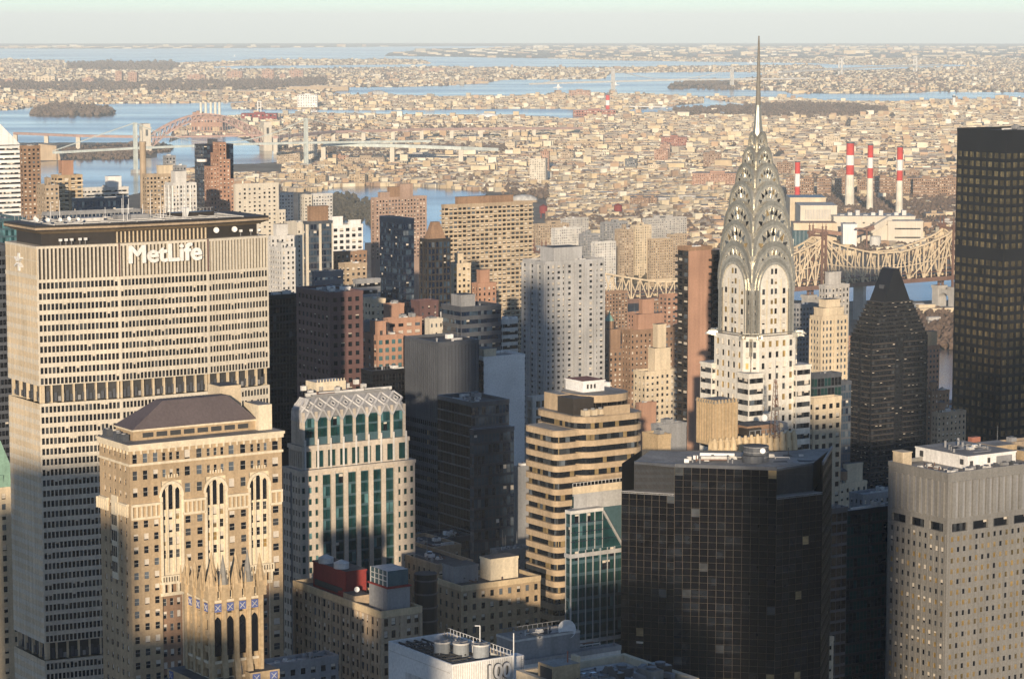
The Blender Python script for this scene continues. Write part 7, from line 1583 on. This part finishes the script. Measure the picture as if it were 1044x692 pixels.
# ------------------------------------------------------------------ near roofs along the bottom
surf('fan_grey', (.27, .285, .29))
def white_plant():
    root, Ls, Lw, H = place('white_tower', 'white walled tower top with cooling fans and the number one hundred on its wall', 'office tower', 396, 461, 524, 676, 620, maxw=40)
    wl = 'roof_white'
    b = MB(); wins = []
    lou = dict(k='blank')
    b.box(0, Ls, 0, Lw, 0, H-6.5, wl); t = .5
    for (x0, x1, y0, y1) in ((0, Ls, 0, t), (0, t, t, Lw), (Ls-t, Ls, t, Lw-t), (t, Ls, Lw-t, Lw)): b.box(x0, x1, y0, y1, H-6.5, H, wl)
    b.build('wall', root)
    part(root, 'plant_floor', lambda q: q.box(t+.01, Ls-t-.01, t+.01, Lw-t-.01, H-3.0, H-2.8, 'roof_dark'))
    part(root, 'rib_cladding', lambda q: [q.box(.3+i*.62, .5+i*.62, -.14, -.002, 60, H-.3, 'pale_grey') for i in range(int(Ls/.62)-1)])
    part(root, 'wall_panel', lambda q: (q.box(-.12, -.002, Lw*.28, Lw*.72, H-22, H-6, 'pale_grey'), q.box(-.06, -.001, 1.0, Lw-.5, H-2.3, H-2.1, 'pale_grey')))
    for x, y in ((Ls*.36, 14.5), (Ls*.54, 11.0), (Ls*.72, 7.0)):
        part(root, 'cooling_fan', lambda q: (q.cyl(x, y, H-2.8, H-1.2, 1.6, 'teal_panel', n=20), q.cyl(x, y, H-1.2, H+1.7, 2.0, 'fan_grey', 1.9, 20), q.cyl(x, y, H+1.7, H+2.1, 2.05, 'pale_grey', 2.05, 20, 'dark_grey'), [q.bar((x, y, H+2.05), (x+1.9*math.cos(a), y+1.9*math.sin(a), H+2.12), .25, 'mid_grey') for a in (0, 1.26, 2.51, 3.77, 5.03)]))
    part(root, 'fan_housing', lambda q: (q.box(3, 13, 4, 17.5, H-2.8, H-1.9, 'mid_grey'), [q.bar((3+i*2, 4, H-1.8), (4+i*2, 17.5, H-1.8), .3, 'pale_grey') for i in range(5)]))
    part(root, 'roof_steelwork', lambda q: ([q.bar((t, t+i*2.6, H-.6), (Ls*.45, t+i*2.6, H-.6), .35, 'frame_dark') for i in range(int(Lw/2.6))], [q.bar((t+i*2.2, Lw*.3, H-.6), (t+i*2.2, Lw-t, H-.6), .35, 'frame_dark') for i in range(5)], [q.bar((2+i*2.4, Lw*.55+j*4, H-2.9), (2+i*2.4, Lw*.55+j*4, H-.6), .25, 'frame_dark') for i in range(4) for j in range(3)], [q.bar((2+i*2.4, Lw*.55, H-2.8), (4.4+i*2.4, Lw*.9, H-.7), .25, 'frame_dark') for i in range(3)]))
    part(root, 'walkway', lambda q: (q.box(Ls-2.2, Ls-.6, t, Lw-t, H-.4, H-.2, 'mid_grey'), [q.box(Ls-.5, Ls-.4, .8+i*1.5, .9+i*1.5, H, H+1.2, 'roof_white') for i in range(int(Lw/1.5))], q.box(Ls-.5, Ls-.4, .5, Lw-.5, H+1.1, H+1.2, 'roof_white'), [q.box(Ls-2.3, Ls-2.2, .8+i*1.5, .9+i*1.5, H-.4, H+.9, 'limestone') for i in range(int(Lw/1.5))]))
    link(text_mesh('100', 5.0, .12, 'dark_grey', .0, .95, .26), 'sign_backing', root, (Ls*.52, -.22, H-4.8)); me = text_mesh('100', 5.0, .25, 'white_paint', .0, .95, .06); xs = [v.co.x for v in me.vertices]; link(me, 'sign_letters', root, (Ls*.52, -.5, H-4.8))
    part(root, 'antenna', lambda q: (q.cyl(Ls-.3, -.3, H-8, H+5.5, .14, 'roof_white', n=6), q.cyl(Ls-4, Lw*.3, H, H+6, .12, 'roof_white', n=6), q.bar((Ls-4, Lw*.3, H+6), (Ls-5.4, Lw*.3, H+6.2), .2, 'roof_white')))
white_plant()
def side_shaft():
    C = pt(530, 668, 640); root = thing('white_shaft', 'narrow white metal shaft standing at the right edge of the white walled tower', 'shaft', (C.x, C.y, 0), GA)
    part(root, 'casing', lambda q: (q.box(-1.6, 1.2, 0, 3, 0, C.z, 'roof_white'), [q.box(-1.7, 1.3, -.1, 3.1, C.z-3-i*3, C.z-2.8-i*3, 'pale_grey') for i in range(8)]))
    part(root, 'ladder', lambda q: [q.bar((.2, -.3, C.z-1-i*.5), (.8, -.3, C.z-1-i*.5), .08, 'mid_grey') for i in range(30)] + [q.bar((x, -.3, C.z-17), (x, -.3, C.z), .1, 'mid_grey') for x in (.2, .8)])
side_shaft()
def dish_roof():
    root, Ls, Lw, H = place('grey_roof', 'flat grey roof block carrying a large white satellite dish', 'building', 505, 512, 633, 675, 700, maxw=36, maxs=52)
    b = MB(); b.box(0, Ls, 0, Lw, 0, H-.9, 'pale_grey', 'roof_pale'); b.build('wall', root); roof(root, [(0, 0), (Ls, 0), (Ls, Lw), (0, Lw)], H-.88, 'roof_pale', .9, 'mid_grey')
    part(root, 'upper_roof', lambda q: (q.box(6, Ls-12, 12, Lw-1, H-.5, H+4.5, 'mid_grey', 'roof_gravel'), q.box(5.7, Ls-11.7, 11.7, Lw-.7, H+4.5, H+5.1, 'pale_grey', 'roof_gravel')))
    part(root, 'satellite_dish', lambda q: q.dish((Ls*.60, 4, H+5.6), 2.6, (-.25, -1, .30), 'roof_white'))
    part(root, 'dish_mount', lambda q: (q.bar((Ls*.60, 5.6, H-.5), (Ls*.60, 5.2, H+4.4), .5, 'mid_grey'), q.bar((Ls*.56, 7.5, H-.5), (Ls*.60, 5.2, H+4), .3, 'mid_grey')))
    clutter(root, 2, Ls-2, 1, 11, H-.88, 18, 3); clutter(root, 8, Ls-14, 13, Lw-2, H+5.1, 12, 4)
    part(root, 'door', lambda q: q.box(12, 15, -.15, 0, H-9, H-5, 'mid_grey'))
    for i, x in enumerate((4, 8, 13, 17)): part(root, 'rooftop_unit', lambda q: (q.box(x, x+2.6, 3.5, 6, H-.8, H+1.0, 'roof_white'), q.cyl(x+1.3, 4.7, H+1, H+1.4, .9, 'pale_grey', n=10)))
    part(root, 'railing', lambda q: [q.box(8+i*1.6, 8.12+i*1.6, 11.9, 12.0, H+5.1, H+6.2, 'mid_grey') for i in range(int((Ls-20)/1.6))] + [q.box(8, Ls-12, 11.9, 12, H+6.1, H+6.22, 'mid_grey')])
dish_roof()
def near_roof():
    root, Ls, Lw, H = place('near_roof', 'flat roof in the bottom foreground with dark ducts, machinery and a tan plant box', 'building', 527, 600, 712, 708, 560, maxw=40, maxs=44)
    b = MB(); b.box(0, Ls, 0, Lw, 0, H-1.6, 'brown_brick', 'roof_pale'); b.build('wall', root); roof(root, [(0, 0), (Ls, 0), (Ls, Lw), (0, Lw)], H-1.58, 'roof_pale', 1.6, 'limestone', 1.1)
    clutter(root, 2, Ls-2, 1, Lw*.6, H-1.2, 14, 6); clutter(root, 2, Ls-2, Lw*.6, Lw-2, H-1.58, 16, 7)
    part(root, 'plant_well', lambda q: q.box(Ls*.2, Ls*.93, Lw*.14, Lw*.62, H-1.5, H-1.2, 'roof_dark'))
    part(root, 'plant_box', lambda q: (q.box(1.5, 8.5, Lw*.56, Lw*.56+6, H-1.5, H+3, 'gold_stone', 'roof_gravel'), q.box(1.4, 1.5, Lw*.58, Lw*.58+4.5, H-1, H+2.4, 'frame_dark'), q.cyl(6.6, Lw*.56+2, H+3, H+5.5, .18, 'red_brick', n=6), q.box(8.5, 9.4, Lw*.6, Lw*.6+2.4, H-1.5, H+4.2, 'limestone')))
    for i in range(5):
        x = Ls*.26+i*4.3; y = Lw*.2+(i % 3)*2.6
        part(root, 'machinery', lambda q: (q.box(x, x+3.4, y, y+4.5, H-1.2, H+1.4, ['dirt_pipe', 'bronze_metal', 'dark_grey'][i % 3]), q.cyl(x+1.7, y+2.2, H+1.4, H+1.9, 1.2, 'dark_grey', n=12)))
    for i in range(4): part(root, 'duct', lambda q: (q.bar((Ls*.3+i*5, Lw*.52, H-.4), (Ls*.4+i*5, Lw*.2, H-.4), 1.2, 'mid_grey'), q.bar((Ls*.3+i*5, Lw*.52, H-.4), (Ls*.3+i*5+3, Lw*.6, H-.4), 1.2, 'mid_grey')))
    part(root, 'hipped_hood', lambda q: (q.prism([(Ls*.30, Lw*.22), (Ls*.30+5, Lw*.22), (Ls*.30+5, Lw*.22+5), (Ls*.30, Lw*.22+5)], H-1.2, H+3.4, 'bronze_metal', None, [(Ls*.30+2, Lw*.22+2), (Ls*.30+3, Lw*.22+2), (Ls*.30+3, Lw*.22+3), (Ls*.30+2, Lw*.22+3)])))
near_roof()
def bulkhead():
    """red plant room and twin tanks, grey cooling cage on the brown hotel block"""
    host = next(o for o in bpy.data.objects if o.name == 'hotel_block'); H = zat(622, 760)-1.4
    W = float(max(v.co.y for v in next(c for c in host.children if c.name.startswith('roof')).data.vertices)); L = float(max(v.co.x for v in next(c for c in host.children if c.name.startswith('roof')).data.vertices))
    def q1(b):
        y0, y1 = W*.52, W*.90; b.box(4, L*.80, y0, y1, H, H+7.5, 'dark_red', 'roof_dark'); b.box(3.8, L*.80+.2, y0-.2, y1+.2, H+7.5, H+8, 'dark_red', 'roof_dark'); b.box(3.9, 4, y0+2, y1-1, H+.8, H+2.6, 'frame_dark'); b.box(2.5, 4, y0-1.5, y0+2, H, H+2, 'dark_red')
    rb = part(host, 'red_bulkhead', q1)
    for k in (.62, .80): part(rb, 'roof_tank', lambda b: (b.cyl(L*.4, W*k, H+8, H+9.6, 2.3, 'pale_grey', n=16), b.cyl(L*.4, W*k, H+9.6, H+10.5, 2.4, 'pale_grey', .4, 16)))
    part(host, 'cooling_cage', lambda b: (b.box(L*.30, L*.85, W*.06, W*.26, H, H+7, 'mid_grey', 'roof_dark'), b.box(L*.28, L*.87, W*.05, W*.27, H+7, H+7.5, 'dark_red'), b.box(L*.32, L*.83, W*.07, W*.25, H+7.5, H+12, 'teal_panel', 'pale_grey'), [b.bar((L*.32-.05, W*.07+i*W*.045, H+7.5), (L*.32-.05, W*.07+i*W*.045, H+12), .25, 'pale_grey') for i in range(5)], [b.bar((L*.32-.05, W*.07, H+z), (L*.32-.05, W*.25, H+z), .25, 'pale_grey') for z in (9, 10.5)]))
    part(host, 'shed_roof', lambda b: (b.box(L*.1, L*.5, W*.33, W*.46, H, H+2.6, 'tan_brick', 'roof_dark'), b.dish((L*.3, W*.40, H+3.7), .8, (-.4, -1, .2), 'roof_white')))
    part(host, 'dark_stack', lambda b: b.cyl(L+2, 4, 60, H+10, 3.4, 'black_metal', n=14) if False else b.box(L*.86, L*.95, W*.1, W*.16, H, H+4, 'dark_red'))
bulkhead()
def black_stack():
    T = pt(434, 584, 775); o = thing('flue', 'fat black banded flue between the two brick blocks', 'flue', (T.x, T.y, 0))
    part(o, 'shaft', lambda b: b.cyl(0, 0, 0, T.z, 3.4, 'black_metal', n=18, top='frame_dark')); [part(o, 'hoop', lambda b: b.cyl(0, 0, T.z-2-i*4, T.z-1.6-i*4, 3.6, 'dark_grey', n=18)) for i in range(10)]
black_stack()
# ------------------------------------------------------------------ the rest of the blocks down to the river
def infill():
    r = random.Random(23); protos = []
    kinds = [('brown_brick','brown brick'),('tan_brick','tan brick'),('limestone','pale stone'),('red_brick','red brick'),('mid_grey','grey'),('rust_brick','orange brick'),('pale_grey','pale grey')]
    for i in range(14):
        m, w = kinds[i % 7]; W, D, H = r.uniform(18, 32), r.uniform(18, 30), [r.uniform(18, 30), r.uniform(32, 58)][i//7]
        o = thing('city_block', 'x', 'building', (0, 0, 0), GA, 'ordinary blocks between the towers'); b = MB(); wins = []
        s = pun(3.2, 3.0, .42, .48); shell(b, wins, [(0, 0), (W, 0), (W, D), (0, D)], 0, H, [s, None, None, s], m); b.build('wall', o); emit(o, wins, indiv=0); roof(o, [(0, 0), (W, 0), (W, D), (0, D)], H, r.choice(['roof_gravel', 'roof_dark', 'roof_pale']), 1, m)
        rooftop(o, 1, W-1, 1, D-1, H, 3, i, True, m)
        if i % 2: water_tank(o, W*.7, D*.7, H)
        protos.append((o, W, D, H, w, ['low', 'mid rise'][i//7]))
    used = set(); n = 0; cells = []
    marks = []
    for o in list(COL.objects):
        if o.parent is None and o.get('category') in ('office tower', 'apartment tower', 'skyscraper') and o.location.y > 600: marks.append((o.location.x, o.location.y, o['label']))
    for i in range(-30, 60):
        for j in range(-10, 75):
            gx, gy = i*42+(8 if i % 2 else 0), j*40
            x, y = uS[0]*gx+uW[0]*gy, uS[1]*gx+uW[1]*gy
            if not (1020 < y < 2500): continue
            px, py = proj(x, y, 0)
            if not (-30 < px < 1080) or in_water(px, py) or in_water(px+6, py-3) or in_water(px-6, py+3): continue
            if (y > 2380 and px < 560) or y > 2440: continue
            if px > 900 and 338 < py < 450: continue
            if any(a-26 < gx < c+4 and d-26 < gy < e+4 for a, c, d, e in FOOT): continue
            cells.append((x, y, px, py))
    r.shuffle(cells); cells = cells[:290]
    for (x, y, px, py) in cells:
        o, W, D, H, w, hh = protos[r.randrange(7) if y < 1300 or r.random() < .5 else r.randrange(14)]
        if len(used) < 14 and id(o) not in used: c = o; used.add(id(o))
        else: c = copy_tree(o)
        c.location = (x, y, gz(x, y)-.3); mk = min(marks, key=lambda m: (m[0]-x)**2+(m[1]-y)**2)
        short = ' '.join(mk[2].split()[:6]); c['label'] = '%s %s block in the street by the %s' % (hh, w, short)
    for o, *_ in protos:
        if id(o) not in used:
            for ch in list(o.children): bpy.data.objects.remove(ch)
            bpy.data.objects.remove(o)
infill()
town_objects()
# boats and small marks on the water
for px, py, lab, sz in [(239, 58, 'small white sail far out on the open water', 18), (569, 90, 'white motor boat crossing the bay', 22), (627, 87.5, 'white boat near the far bridge tower', 22), (765, 65, 'white boat beyond the far bridge', 26)]:
    o, s = gthing('boat', lab, 'boat', px, py); part(o, 'hull', lambda b: b.prism([(-sz, 0), (sz*.7, -sz*.25), (sz, 0), (sz*.7, sz*.25)], 0, sz*.25, 'roof_white')); part(o, 'sail', lambda b: b.prism([(-sz*.3, -1), (sz*.4, -1), (sz*.4, 1), (-sz*.3, 1)], sz*.25, sz*1.2, 'roof_white', None, [(-.5, -.5), (.5, -.5), (.5, .5), (-.5, .5)]))
# ------------------------------------------------------------------ unseen towers added behind the viewing deck to cast shadows over midtown
def behind():
    for i, (x0, x1, y0, y1, h, lab) in enumerate(SHADE):
        o = thing('shadow_caster', lab, 'office tower', ((x0+x1)/2, (y0+y1)/2, 0), 0, 'unseen shadow casting towers added behind the viewing deck'); w, d = x1-x0, y1-y0
        part(o, 'wall', lambda b: (b.box(-w/2, w/2, -d/2, d/2, -1, h, 'limestone', 'roof_gravel'), b.box(-w*.3, w*.3, -d*.4, d*.1, h, h+h*.06, 'limestone', 'roof_gravel')))
        part(o, 'windows', lambda b: [b.box(-w/2+2+k*3, -w/2+3.2+k*3, d/2, d/2+.05, 10, h*.95, 'glass_dark') for k in range(int(w/3)-1)], kind='stuff')
SHADE = [(-40, 14, -74, -14, 272, 'broad unseen tower added beneath the viewing deck to cast shadow'), (-84, -56, -70, -20, 392, 'slim tall unseen tower added left of the viewing deck to cast shadow'), (-250, -161, -190, -130, 321, 'broad unseen tower added far left behind the viewing deck to cast shadow'), (-160, -86, -150, -90, 281, 'lower unseen tower added between two taller ones to cast shadow'),
         (16, 72, -190, -120, 335, 'broad unseen tower added right behind the viewing deck to cast shadow'), (130, 172, -240, -170, 408, 'tallest unseen tower added far right behind the viewing deck to cast shadow'), (173, 248, -240, -170, 395, 'unseen tower added at the far right behind the viewing deck to cast shadow')]
behind()
